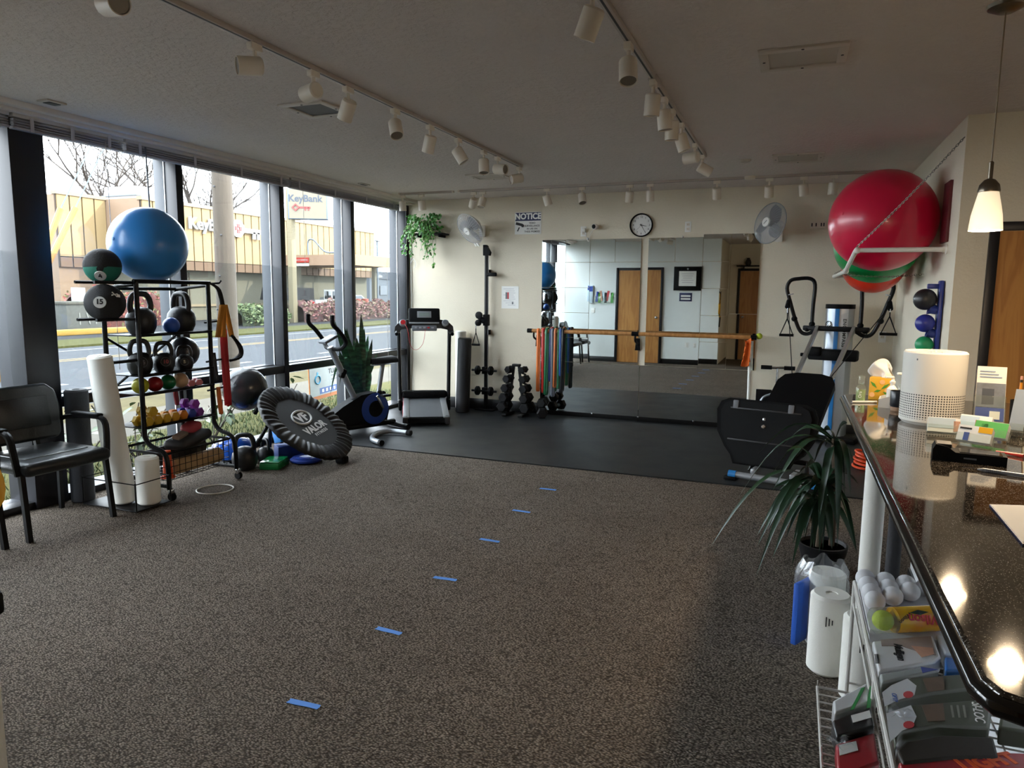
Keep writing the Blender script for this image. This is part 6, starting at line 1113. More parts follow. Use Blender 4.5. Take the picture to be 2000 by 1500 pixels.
tennis = solo('tennis_ball', MB(TMx).ball((0, 0, .0315), .0295, 20), mat('tennis_felt', '#b7c93a', .9), 'fluorescent yellow tennis ball inside the end of the clear tube', 'ball')
# packs of goods
PKW = mat('pack_white', '#d9dadc', .3, coat=.5); PKG = mat('pack_olive', '#55594a', .35, coat=.6); PKB = mat('pack_black', '#1a1b1f', .35, coat=.6); PKR = mat('pack_red', '#a81c2a', .35, coat=.6); PKBR = mat('pack_brown_belt', '#2b241c', .5)
def poly(pts, z): return [(q.x, q.y) for q in (onz(x, y, z) for x, y in pts)]
def orient(p):
    a = sum(p[i][0] * p[(i + 1) % len(p)][1] - p[(i + 1) % len(p)][0] * p[i][1] for i in range(len(p))); return p if a > 0 else p[::-1]
def pack(name, pts, z, th, m, label, cat, x0=-9., x1=9., dy=0.):
    pg = orient([(min(max(x, x0), x1), y + dy) for x, y in poly(pts, z)]); cx = sum(p[0] for p in pg) / len(pg); cy = sum(p[1] for p in pg) / len(pg); t = thing(name, label, cat, (cx, cy, z - th)); o = MB().prism(pg, th, None, z - th).build('packet', m, t); bv = o.modifiers.new('soft', 'BEVEL'); bv.width = min(.006, th * .4); bv.segments = 2; return t
def pprint(t, pts, z, m, name='printed_panel', h=.0012): MB().prism(orient(poly(pts, z)), h, None, z).build(name, m, t)
def plet(t, s, size, px, py, z, dirpx, m, **k):
    a, c = onz(px, py, z), onz(px + dirpx[0], py + dirpx[1], z); text('lettering', s, size, m, frame(a, (0, 0, 1), c - a), t, **k)
z1 = .52
t = pack('therapy_pack', [(1694, 1250), (1822, 1240), (1838, 1282), (1826, 1292), (1704, 1308)], z1, .048, PKW, 'white boxed pack lettered Mulligan lying in the wire rack', 'package', .263); pprint(t, [(1720, 1250), (1818, 1243), (1828, 1280), (1790, 1272), (1760, 1262), (1722, 1262)], z1, mat('print_arm', '#9c8f8a', .4, var=.3, vs=25)); pprint(t, [(1780, 1262), (1822, 1266), (1824, 1278), (1800, 1284)], z1 + .0013, SKINP, 'printed_hand'); plet(t, 'Mulligan', .03, 1757, 1274, z1 + .001, (6, 22), INK, bold=.0008)
for k in range(5): pprint(t, [(1708 + 1.5 * k, 1278), (1709 + 1.5 * k, 1278), (1711 + 1.5 * k, 1296), (1710 + 1.5 * k, 1296)], z1, INK, 'bar_line')
t = pack('gauze_pack', [(1714, 1314), (1797, 1302), (1836, 1309), (1822, 1311), (1722, 1333)], z1, .048, mat('pack_grey', '#a9adab', .25, coat=.6), 'clear plastic pack of grey gauze next to the Mulligan box', 'package', .263); pprint(t, [(1798, 1303), (1832, 1308), (1822, 1310), (1802, 1315)], z1 + .0005, mat('print_indigo', '#4a58a0', .4))
pack('blue_pack', [(1845, 1282), (1874, 1284), (1884, 1309), (1846, 1309)], z1, .048, mat('pack_blue', '#2466b0', .3, coat=.6), 'shiny blue pack under the counter edge beside the Mulligan box', 'package')
pack('wipes_pack', [(1828, 1238), (1856, 1244), (1868, 1277), (1845, 1276)], z1, .048, mat('pack_pale', '#c6cfda', .35, coat=.4), 'pale blue and white pack behind the shiny blue one', 'package')
RED_O = mat('label_red', '#c8474b', .4); BLI = mat('label_blue', '#3a62b0', .4)
z2 = .521
t = pack('support_belt_pack', [(1722, 1352), (1740, 1338), (1777, 1322), (1887, 1315), (1908, 1344), (1820, 1354), (1760, 1366), (1726, 1382)], z2, .049, PKG, 'olive belt pack with red dot lying behind the SI-LOC one', 'package', .263); pprint(t, [(1723, 1353), (1741, 1339), (1772, 1326), (1790, 1340), (1786, 1358), (1758, 1366), (1728, 1380)], z2 + .0005, PKW); pprint(t, [(1774 + 10 * math.cos(a), 1357 + 6.5 * math.sin(a)) for a in [k * PI / 7 for k in range(14)]], z2 + .002, RED_O, 'red_dot'); plet(t, 'OPTP', .016, 1747, 1362, z2 + .002, (3, 16), BLI); pprint(t, [(1802, 1326), (1842, 1322), (1846, 1348), (1812, 1352)], z2 + .0005, mat('print_model', '#6d5a4a', .4, var=.3, vs=20)); 
z3 = .522
t = pack('support_belt_pack', [(1730, 1393), (1779, 1376), (1902, 1366), (1938, 1380), (1932, 1422), (1832, 1416), (1762, 1430), (1736, 1450)], z3, .05, PKG, 'olive belt pack lettered SI-LOC on top of the wire rack', 'package', .263); pprint(t, [(1731, 1394), (1779, 1378), (1790, 1400), (1782, 1420), (1762, 1428), (1738, 1450)], z3 + .0005, PKW); pprint(t, [(1775 + 11 * math.cos(a), 1416 + 7 * math.sin(a)) for a in [k * PI / 7 for k in range(14)]], z3 + .002, RED_O, 'red_dot'); plet(t, 'SI-LOC', .03, 1910, 1391, z3 + .001, (5, 24), PAPER); pprint(t, [(1800, 1378), (1842, 1374), (1846, 1408), (1812, 1410)], z3 + .0005, mat('print_model', '#6d5a4a', .4)); 
for k in range(3): pprint(t, [(1856 + 12 * k, 1378), (1860 + 12 * k, 1378), (1864 + 12 * k, 1402), (1860 + 12 * k, 1402)], z3 + .0005, mat('print_grey_text', '#8b8d80', .5), 'text_column')
t = pack('support_belt_pack', [(1742, 1448), (1765, 1432), (1832, 1420), (1934, 1424), (1944, 1462), (1850, 1464), (1760, 1474)], .517, .045, PKBR, 'dark brown folded belt in a clear pack beside the SI-LOC one', 'package', .263, 9., -.03)
t = pack('support_belt_pack', [(1956, 1386), (2030, 1396), (2030, 1432), (1950, 1420)], .518, .046, PKG, 'olive belt pack under the rounded counter corner', 'package', .263, .60); plet(t, 'SI-LOC', .03, 1985, 1404, .5185, (16, 4), PAPER)
t = pack('band_pack', [(1626, 1368), (1702, 1334), (1720, 1375), (1630, 1393)], .44, .056, PKW, 'white pack with green diagonal stripes beside the wire rack', 'package', .13, .247)
for k in range(2): pprint(t, [(1660 + 32 * k, 1388 - 4 * k), (1668 + 32 * k, 1386 - 4 * k), (1690 + 14 * k, 1342 - 3 * k), (1682 + 16 * k, 1345 - 3 * k)], .4405, mat('stripe_green', '#3d9a52', .4), 'green_stripe')
t = pack('band_pack', [(1624, 1402), (1716, 1378), (1726, 1418), (1634, 1434)], .435, .051, PKB, 'black pack with a white sticker beside the wire rack', 'package', .13, .247, -.010); pprint(t, [(1662, 1398), (1698, 1388), (1702, 1402), (1666, 1412)], .4355, PAPER, 'sticker')
t = pack('band_pack', [(1630, 1436), (1726, 1418), (1738, 1476), (1636, 1500)], .425, .041, PKR, 'red band pack in crinkled plastic beside the wire rack', 'package', .13, .247, -.034); pprint(t, [(1638, 1456), (1672, 1448), (1676, 1466), (1640, 1476)], .4255, PAPER, 'sticker')
t = pack('band_pack', [(1740, 1484), (1860, 1472), (1950, 1468), (2020, 1470), (2020, 1540), (1740, 1550)], .512, .04, PKR, 'wide red band pack lying at the near end of the wire rack', 'package', .263, .60); plet(t, 'LIGHT', .05, 1930, 1488, .5125, (20, -3), mat('print_orange_b', '#e0581e', .4), bold=.002)
for k, (x, y, z) in enumerate(((1640, 1448, .428), (1760, 1392, .524))):
    c_ = onz(x, y, z); cr = MB(); cr.sheet(lambda u, v: (c_.x + .05 * (v - .5) + .008 * math.sin(9 * u + 5 * v), c_.y + .06 * (u - .5) + .006 * math.sin(8 * v), c_.z + .012 * math.sin(7 * u + k) * math.sin(6 * v)), 8, 8)
    solo('plastic_scrap', cr, WRAP, ['crumpled clear plastic at the end of the red band pack', 'crumpled clear plastic corner on the SI-LOC pack'][k], 'plastic wrap')
# ================================================================== REAR WALL (seen in the mirrors)
def rw(px, py): p = ony(px, py, MYV); return p.x, p.z
def rearframe(x, z): return frame((x, YA, z), (0, 1, 0), (-1, 0, 0))
x0, z0_ = rw(1318, 520); x1, z1_ = rw(1370, 567); cx, cz = (x0 + x1) / 2, (z0_ + z1_) / 2; w, h = abs(x1 - x0), abs(z0_ - z1_)
t = thing('framed_diploma', 'black framed diploma hanging on the rear wall', 'framed picture', (cx, YA, cz - h / 2)); M = rearframe(cx, cz); MB(M).box((0, 0, .012), (w, h, .024), b=.004).build('frame', BLACK, t); MB(M).box((0, 0, .026), (w * .62, h * .62, .003)).build('certificate', PAPER, t); MB(M).lathe([(0, .03), (.018, .029), (.018, .026)], Tr(0, h * .4, 0), 14).build('seal', mat('seal_silver', '#b9bcc0', .3, .8), t)
for k in range(5): MB(M).box((0, h * (.2 - .09 * k), .028), (w * (.45 - .06 * (k % 3)), h * .02, .001)).build('script_line', mat('faint_print', '#b9b9bf', .6), t)
x0, z0_ = rw(1328, 571); x1, z1_ = rw(1352, 588); M = rearframe((x0 + x1) / 2, (z0_ + z1_) / 2); t = thing('blue_plaque', 'small dark blue plaque under the diploma', 'sign', ((x0 + x1) / 2, YA, z1_)); w, h = abs(x1 - x0), abs(z0_ - z1_); MB(M).box((0, 0, .003), (w, h, .006), b=.001).build('plate', NAVY, t)
for k in (.12, -.22): MB(M).box((0, h * k, .0065), (w * .75, h * .2, .001)).build('white_bar', PAPER, t)
for px, py, s, lb in ((1159, 605, (.09, .11), 'double light switch plate on the rear wall'), (1342, 673, (.09, .11), 'low outlet with a white plug on the rear wall'), (1357, 674, (.06, .09), 'second low white plug on the rear wall')):
    x, z = rw(px, py); M = rearframe(x, z); t = thing('wall_plate', lb, 'outlet', (x, YA, z - s[1] / 2)); MB(M).box((0, 0, .003), (s[0], s[1], .006), b=.002).build('cover_plate', WHITE, t)
    for q in (-.02, .02): MB(M).box((q if 'switch' in lb else 0, 0 if 'switch' in lb else q, .009), (.012, .02, .008), b=.002).build('toggle', CREAM, t)
x0, z0_ = rw(1163, 568); x1, z1_ = rw(1200, 592); t = thing('wall_pocket', 'clear wall pocket of colourful leaflets on the rear wall', 'leaflet holder', ((x0 + x1) / 2, YA, z1_)); cx, cz = (x0 + x1) / 2, (z0_ + z1_) / 2; w, h = abs(x1 - x0), abs(z0_ - z1_); M = rearframe(cx, cz)
MB(M).box((0, -h * .2, .022), (w, h * .6, .04), b=.002).build('pocket', CLR, t)
for k in range(8): MB(M).box(((k - 3.5) * w * .11, .0 + .02 * (k % 3), .012), (w * .13, h * .85, .004), (0, 0, .2 * math.sin(k))).build('leaflet', [GRC, PAPER, RED_O, INK, PALE, SKINP, LFG, PHB][k], t)
x0, z0_ = rw(1151, 556); x1, z1_ = rw(1159, 590); t = thing('wall_dispenser', 'narrow blue and white brochure pocket on the rear wall', 'leaflet holder', ((x0 + x1) / 2, YA, z1_)); M = rearframe((x0 + x1) / 2, (z0_ + z1_) / 2); MB(M).box((0, 0, .02), (abs(x1 - x0), abs(z0_ - z1_), .04), b=.003).build('pocket', PALE, t); MB(M).box((0, abs(z0_ - z1_) * .3, .041), (abs(x1 - x0) * .9, abs(z0_ - z1_) * .3, .002)).build('blue_panel', PHB, t)
t = thing('high_shelf', 'black shelf above the brown door in the passage', 'shelf', (-.75, -.9, 2.15)); MB().b2((-1.25, -1.0, 2.14), (-.25, -.78, 2.165), .003).build('board', BLACK, t)
for x in (-1.1, -.4): MB().b2((x, -1.0, 2.08), (x + .02, -.82, 2.14), .003).build('bracket', BLACKM, t)
solo('dark_vase', MB().lathe([(0, 0), (.05, 0), (.07, .06), (.05, .13), (.03, .15), (.04, .17)], Tr(-1.0, -.9, 2.166), 18), mat('vase_dark', '#1c1a1a', .4), 'dark vase standing on the shelf above the brown door', 'vase')
# ================================================================== OUTDOORS
GZ = -.2
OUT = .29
def omat(name, col, *a, **k): return mat(name, tuple(c * OUT for c in hx(col)), *a, **k)      # outdoor colours darkened evenly to offset the strong daylight
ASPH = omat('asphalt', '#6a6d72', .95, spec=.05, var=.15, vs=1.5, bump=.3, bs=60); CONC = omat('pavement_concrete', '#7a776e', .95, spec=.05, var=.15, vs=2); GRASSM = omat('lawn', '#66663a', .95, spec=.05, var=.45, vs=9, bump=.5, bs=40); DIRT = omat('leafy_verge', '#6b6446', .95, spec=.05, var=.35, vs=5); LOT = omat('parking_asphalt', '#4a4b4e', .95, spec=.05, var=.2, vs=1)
def ground(name, x0, x1, m, z=GZ, y0=-30, y1=90): return struct(name, MB().b2((x0, y0, z - .15), (x1, y1, z)), m)
ground('ground_lawn', -6.5, -4.97, GRASSM, -.06); ground('sidewalk', -8.0, -6.5, CONC, -.1); ground('ground_verge', -9.2, -8.0, DIRT, -.12); ground('road', -19.2, -9.2, ASPH); ground('ground_far_verge', -21.6, -19.2, GRASSM, GZ + .06); ground('parking_lot', -130, -21.6, LOT, GZ)
LINEW = omat('road_paint_white', '#a5a6a6', .8); LINEY = omat('road_paint_yellow', '#a5843a', .8)
mk = MB()
for k in range(14): mk.b2((-12.0, 2 + 4.6 * k, GZ), (-11.85, 4.0 + 4.6 * k, GZ + .006))
for x in (-15.8, -16.1): mk.b2((x, -20, GZ), (x + .11, 80, GZ + .006))
mk.b2((-18.3, -20, GZ), (-18.2, 80, GZ + .006))
struct('road_markings', mk, LINEW).data.materials.append(LINEY)
o = bpy.data.objects['road_markings']
for p in o.data.polygons: p.material_index = 1 if -16.2 < o.data.vertices[p.vertices[0]].co.x < -15 else 0
gr = MB(); rg = random.Random(11)
for k in range(6500):
    x, y = rg.uniform(-6.4, -5.0), rg.uniform(1.5, 9.5); h = rg.uniform(.03, .08); a = rg.uniform(0, PI); d = Vector((math.cos(a), math.sin(a), 0)) * .006; t_ = Vector((rg.uniform(-.03, .03), rg.uniform(-.03, .03), h)); p = Vector((x, y, -.062)); gr.add([p - d, p + d, p + t_], [[0, 1, 2]])
tag(gr.build('grass', omat('grass_blade', '#4f6828', .8, var=.5, vs=4)), 'short green and straw coloured grass outside the windows', 'grass', kind='stuff')
# ---- bank
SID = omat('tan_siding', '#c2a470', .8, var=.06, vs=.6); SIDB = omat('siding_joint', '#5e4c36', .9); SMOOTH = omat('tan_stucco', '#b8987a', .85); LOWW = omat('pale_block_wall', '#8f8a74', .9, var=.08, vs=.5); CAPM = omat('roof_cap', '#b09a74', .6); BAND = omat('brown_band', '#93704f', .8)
XB, ZF0, ZF1 = -30.0, 2.5, 5.98; YB0 = onx(276, 383, XB).y; XA = ony(205, 375, YB0).x; YA0 = onx(108, 363, XA).y
t = thing('bank_building', 'tan ribbed bank building with a drive-through canopy across the road', 'building', (XB - 6, 35, GZ))
MB().b2((XA - 12, YA0, GZ), (XA - .15, YB0 + .3, ZF1 - .1)).build('side_block', SMOOTH, t); MB().b2((XB - 14, YB0, ZF0), (XB - .12, 47, ZF1 - .05)).build('upper_block', SMOOTH, t); MB().b2((XB - 13, YB0 + .4, GZ), (XB - .7, 46.8, ZF0 + .1)).build('lower_wall', LOWW, t)
def siding(x, y0, y1, z0, z1, n, parent):
    w = (y1 - y0) / n
    for k in range(n): MB().b2((x - .15, y0 + w * k + .035, z0 + .5), (x, y0 + w * (k + 1) - .035, z1)).build('siding_panel', SID, parent)
    for k in range(n): MB().b2((x - .15, y0 + w * k + .035, z0), (x - .01, y0 + w * (k + 1) - .035, z0 + .46)).build('band_panel', BAND, parent)
    MB().b2((x - .16, y0, z0), (x - .07, y1, z1)).build('siding_backing', SIDB, parent)
siding(XB, YB0, 46.9, ZF0, ZF1 - .15, 33, t); siding(XA, YA0, YB0, ZF0, ZF1 - .1, 4, t)
MB().b2((XB - .3, YB0 - .05, ZF1 - .15), (XB + .06, 47, ZF1 + .02)).build('roof_cap', CAPM, t); MB().b2((XA - .3, YA0 - .05, ZF1 - .1), (XA + .06, YB0, ZF1 + .06)).build('roof_cap', CAPM, t)
MB().b2((XB - .75, YB0 + .4, .55), (XB - .6, 46.5, .68)).build('wall_ledge', CAPM, t)
for y in (29.5, 33.0, 36.5): MB().b2((XB - .72, y, GZ), (XB - .66, y + .05, 2.4)).build('wall_joint', SIDB, t)
SIGNW = omat('sign_white', '#e6e6e6', .5); KEYR = omat('key_red', '#b2352f', .5); KEYG = omat('key_grey', '#6f7f8d', .5)
yk = onx(365, 440, XB).y; text('bank_lettering', 'KeyBank', .86, SIGNW, frame((XB + .12, yk, 4.95), (1, 0, 0), (0, 1, 0)), t, ext=.06, align='LEFT', bold=.02)
yk2 = onx(460, 445, XB).y; MB(frame((XB + .1, yk2, 4.97), (1, 0, 0), (0, 1, 0))).prism(circ(.52, 8, a0=PI / 8), .1).build('key_emblem', SIGNW, t); MB(frame((XB + .1, yk2 + 1.1, 4.9), (1, 0, 0), (0, 1, 0))).box((0, 0, .05), (1.5, .26, .1)).build('key_emblem', SIGNW, t)
for q in (.2, .55): MB(frame((XB + .1, yk2 + 1.1 + q, 4.65), (1, 0, 0), (0, 1, 0))).box((0, 0, .05), (.2, .4, .1)).build('key_emblem', SIGNW, t)
for a in range(4): MB(frame((XB + .21, yk2, 4.97), (1, 0, 0), (0, 1, 0)) @ Rz(a * PI / 2)).prism([(.06, -.09), (.26, -.12), (.26, .12), (.06, .09)], .02).build('key_emblem_mark', KEYR, t)
# drive-through canopy
YC = 36.0; pc0, pc1 = ony(575, 497, YC), ony(692, 498, YC); xc = pc1.x; yc1 = onx(768, 505, xc).y; zc0, zc1 = ony(650, 518, YC).z, ony(650, 497, YC).z
MB().b2((XB, YC, zc0), (xc, yc1, zc1)).build('canopy', SMOOTH, t); MB().b2((xc - .02, YC + .05, zc0), (xc + .03, yc1, zc1)).build('canopy_fascia', SID, t)
for x, y in ((xc - 1.15, YC + .6), (xc - 1.15, yc1 - .5), (XB + 1.0, YC + .6)): MB().b2((x - .12, y - .12, GZ), (x + .12, y + .12, zc0)).build('canopy_post', LOWW, t)
ps = ony(590, 508, YC - .05); MB().box((ps.x, YC - .05, ps.z), (1.0, .06, .30)).build('lane_sign', omat('sign_red', '#c8342c', .5), t); MB().box((ps.x + .05, YC - .05, ps.z - .28), (.9, .06, .16)).build('lane_sign', SIGNW, t); text('lane_lettering', 'AUTO BANKING', .12, SIGNW, frame((ps.x, YC - .085, ps.z), (0, -1, 0), (1, 0, 0)), t, ext=.005)
ps = ony(665, 507, YC - .05); MB(frame((ps.x, YC - .05, ps.z), (0, -1, 0), (1, 0, 0))).prism(circ(.42, 20, 1, .42), .06).build('lane_sign', omat('sign_green', '#22a35a', .5), t); MB().box((ps.x + .1, YC - .05, ps.z - .36), (.7, .06, .2)).build('lane_sign', KEYG, t)
MB().tube(smooth_path([(XB + 2.1, YC + .2, zc1), (XB + 2.1, YC + .2, zc1 + .8), (XB + 2.5, YC + .2, zc1 + .9), (XB + 3.3, YC + .2, zc1 + .2), (XB + 4.2, YC + .2, zc1 + .12), (xc - .2, YC + .2, zc1 + .12)]), .05, 6).build('roof_conduit', KEYG, t)
ph = onx(285, 368, XB - 5); t2 = thing('rooftop_unit', 'white rooftop air conditioning unit on the bank roof', 'air conditioner', (XB - 5, ph.y, ZF1 - .05)); MB().b2((XB - 6.5, ph.y - 1.5, ZF1 + .03), (XB - 4, ph.y + 1.6, ZF1 + 1.15), .05).build('casing', SIGNW, t2); MB().b2((XB - 4.02, ph.y + .2, ZF1), (XB - 3.97, ph.y + 1.3, ZF1 + .5)).build('louvre', GREYP, t2); MB().b2((XB - 6.6, ph.y - 1.6, ZF1 + .62), (XB - 3.95, ph.y + 1.7, ZF1 + .68)).build('casing_seam', KEYG, t2)
# pylon sign
XS = -24.5; pb = onx(570, 500, XS); yS = pb.y; nrm = Vector((.45, -.89, 0)); t = thing('bank_pylon_sign', 'KeyBank sign on a tall cream column by the road', 'sign', (XS, yS, GZ)); zS0, zS1 = onx(590, 432, XS).z, onx(590, 374, XS).z; wS = (onx(617, 400, XS) - onx(562, 400, XS)).length * .86; M = frame(Vector((XS + .1, yS + wS * .30, (zS0 + zS1) / 2)) + nrm * .5, nrm, nrm.cross(Vector((0, 0, 1))) * -1)
MB().b2((XS - .15, yS - .17, GZ), (XS + .15, yS + .17, zS1), .02).build('column', omat('cream_column', '#a39673', .8), t); MB(M).box((wS * .28, 0, 0), (wS, zS1 - zS0, .5), b=.03).build('sign_box', omat('sign_frame', '#7f96ad', .5), t); MB(M).box((wS * .28, 0, .26), (wS * .94, (zS1 - zS0) * .95, .02)).build('sign_face', omat('sign_cream', '#a49a80', .6), t)
text('lettering', 'KeyBank', wS * .24, omat('sign_slate', '#3d4f66', .5), M @ Tr(wS * .22, (zS1 - zS0) * .17, .275), t, ext=.005, bold=.01); MB(M).torus(Tr(-wS * .02, -(zS1 - zS0) * .12, .275), .13 * wS * .6, .03 * wS, 4, 4).build('key_mark', KEYR, t); MB(M).box((wS * .2, -(zS1 - zS0) * .12, .275), (wS * .3, .05 * wS, .02)).build('key_mark', KEYR, t)
for q in (.22, .3): MB(M).box((wS * q, -(zS1 - zS0) * .16, .275), (.04 * wS, .09 * wS, .02)).build('key_mark', KEYR, t)
# ---- utility pole, guy wires
PX_, PY_ = -8.0, 8.4; t = thing('utility_pole', 'weathered wooden utility pole by the near sidewalk', 'utility pole', (PX_, PY_, -.12)); POLEW = omat('weathered_pole', '#6b5f50', .9, var=.35, vs=3, stretch=(9, 9, .7), bump=.7, bs=14); MB().cyl((PX_, PY_, -.15), (PX_, PY_, 11), .155, .12, n=20).build('trunk', POLEW, t)
for z, a in ((1.2, 4.4), (2.3, 5.2), (1.7, 4.9), (3.0, 4.7)): MB(frame((PX_ + .15 * math.cos(a), PY_ + .15 * math.sin(a), z), (math.cos(a), math.sin(a), 0))).lathe([(.015, 0), (.012, .02), (0, .022)], None, 8).build('pole_step', DGREY, t)
GUY = omat('yellow_guard', '#d8960a', .5)
for k, (g0, g1, w1) in enumerate((((84, 500), (118, 408), (178, 284)), ((88, 528), (147, 406), (203, 288)))):
    a, c, e_ = (onx(*q, PX_ - .3 * k) for q in (g0, g1, w1)); d = (c - a).normalized(); bot = a - d * ((a.z + .1) / d.z); top_ = c + (e_ - c).normalized() * 6.5
    t = thing('guy_wire', ['guy wire with yellow guard, the outer one beside the dark pillar', 'guy wire with yellow guard, the one nearer the blue ball'][k], 'wire', bot, group='guy wires of the utility pole'); MB().tube([bot, c], .035, 8).build('guard', GUY, t); MB().tube([c, top_], .008, 5).build('wire', KEYG, t)
# ---- trees
BARK = omat('bare_bark', '#574d45', .9)
def baretree(base, h, seed, label, spread=.55):
    r = random.Random(seed); mb = MB(); tr = MB(); base = Vector(base)
    def grow(p, d, ln, rad, dep, out):
        q = p + d * ln; out.tube([p, p.lerp(q, .5) + Vector((r.uniform(-1, 1), r.uniform(-1, 1), r.uniform(-.5, .5))) * ln * .06, q], [rad, rad * .85, rad * .68], 5 if dep > 3 else 3, cap=False)
        if dep == 0: return
        for k in range(3 if dep > 1 else 2):
            nd = (d + Vector((r.uniform(-1, 1), r.uniform(-1, 1), r.uniform(-.25, .6))) * spread * 1.25).normalized(); grow(q, nd, ln * r.uniform(.62, .86), rad * r.uniform(.5, .68), dep - 1, mb)
    grow(base, Vector((0, 0, 1)), h * .27, h * .022, 6, tr)
    t = thing('bare_tree', label, 'tree', base, group='bare trees behind the bank'); tr.build('trunk', BARK, t); mb.build('branches', BARK, t); return t
b1 = onx(372, 380, -50); baretree((-50, b1.y, GZ), 17, 4, 'large bare tree rising behind the bank lettering'); b2_ = onx(270, 330, -46); baretree((-46, b2_.y - 2, GZ), 15, 8, 'bare tree behind the rooftop unit'); b3 = onx(480, 400, -52); baretree((-52, b3.y, GZ), 14, 15, 'bare tree spreading beside the utility pole'); b4 = onx(430, 380, -78); baretree((-78, b4.y + 3, GZ), 19, 21, 'bare tree farthest behind the bank roof')
# ---- hedges and shrubs
def hedge(name, x0, x1, y0, y1, z0, z1, n, cols, label, size=.13, seed=1):
    r = random.Random(seed); t = thing(name, label, 'hedge', ((x0 + x1) / 2, (y0 + y1) / 2, z0)); cx, w = (x0 + x1) / 2, (x1 - x0) / 2
    hb = MB(); hb.sheet(lambda u, v: (cx + w * .8 * math.cos(PI * v), y0 + (y1 - y0) * u, z0 + (z1 - z0) * (.82 + .1 * math.sin(u * 31) + .06 * math.sin(u * 77)) * math.sin(PI * v) ** .5), 60, 8); hb.build('inner_growth', mat('hedge_inner_' + name, tuple(c * OUT for c in hx(cols[0])), .95), t)
    fs = [MB() for _ in cols]
    for k in range(n):
        u, v = r.random(), r.random(); a = PI * v; zz = z0 + (z1 - z0) * (.85 + .12 * math.sin(u * 31) + .08 * math.sin(u * 77)) * math.sin(a) ** .5 * r.uniform(.9, 1.08); p = Vector((cx + w * math.cos(a), y0 + (y1 - y0) * u, zz)); M = frame(p, (r.uniform(-1, 1), r.uniform(-1, 1), r.uniform(-.2, 1)), (r.uniform(-1, 1), r.uniform(-1, 1), .1)); s = size * r.uniform(.6, 1.2)
        fs[r.randrange(len(cols))].add([(-s, 0, 0), (0, s * .5, .01), (s, 0, 0), (0, -s * .5, .01)], [[0, 1, 2, 3]], M)
    for m_, c in zip(fs, cols): tag(m_.build('leaves', mat('hedge_leaf_' + c[1:], c, .8, var=.4, vs=2), t), kind='stuff')
hy = [onx(x, 600, -24.5).y for x in (452, 545, 580, 800)]
hedge('green_hedge', -25.3, -23.7, hy[0], hy[1], GZ, .75, 1500, ['#3c4a2c', '#55603c'], 'clipped green hedge below the bank wall', seed=2); hedge('red_hedge', -25.2, -23.9, hy[2], hy[3], GZ, .92, 2600, ['#5c3a38', '#684440', '#5f5240'], 'long reddish hedge in front of the parked vehicles', seed=3)
py_ = onx(160, 600, -25).y; hedge('red_shrub', -28.9, -27.4, py_ + 2, py_ + 6.5, GZ, 1.45, 500, ['#7a3f36', '#5f5a38'], 'small red shrub behind the concrete planter', seed=5)
LFM = bpy.data.meshes.new('leaf'); LFM.from_pydata([(0, 0, 0), (.03, .022, .004), (.08, .026, 0), (.13, 0, -.02), (.08, -.026, 0), (.03, -.022, .004), (.06, 0, -.008)], [], [[0, 6, 1], [1, 6, 2], [2, 6, 3], [3, 6, 4], [4, 6, 5], [5, 6, 0]]); LFM.materials.append(omat('shrub_leaf', '#6d8a5c', .5, var=.35, vs=14)); LFM.polygons.foreach_set('use_smooth', [True] * 6)
def shrub(x, y, h, seed, n, label):
    r = random.Random(seed); t = thing('garden_shrub', label, 'shrub', (x, y, -.06), group='shrubs outside the windows'); st = omat('shrub_stem', '#5b4a3a', .8)
    for s in range(7):
        a = r.uniform(0, 2 * PI); e = Vector((x + .34 * math.cos(a) * r.uniform(.4, 1) * .6, y + .42 * math.sin(a) * r.uniform(.5, 1.2), h * r.uniform(.55, 1))); MB().tube(smooth_path([(x, y, -.06), ((x + e.x) / 2 + r.uniform(-.05, .05), (y + e.y) / 2, e.z * .45), e], 3), .006, 5).build('stem', st, t)
        for k in range(n):
            q = r.uniform(.5, 1.02); p = Vector((x, y, -.06)).lerp(e, q) + Vector((r.uniform(-.06, .06), r.uniform(-.06, .06), r.uniform(-.04, .04))); b = (k / n) * 2 * PI + r.random(); o = bpy.data.objects.new('leaf', LFM); COL.objects.link(o); o.parent = t; PM[o.name] = PM[t.name]; o.location = p - Vector((x, y, -.06)); o.rotation_euler = (r.uniform(-.4, .4), r.uniform(-.1, .7), b); sc = r.uniform(.7, 1.15); o.scale = (sc, sc, sc)
shrub(-5.45, 3.95, .62, 1, 7, 'leafy shrub outside behind the white foam rollers'); shrub(-5.5, 4.6, .55, 2, 6, 'leafy shrub outside behind the equipment rack'); shrub(-5.5, 5.5, .42, 3, 6, 'leafy shrub outside behind the trampoline'); shrub(-5.6, 6.5, .5, 4, 5, 'thin leafy shrub outside before the lawn sign')
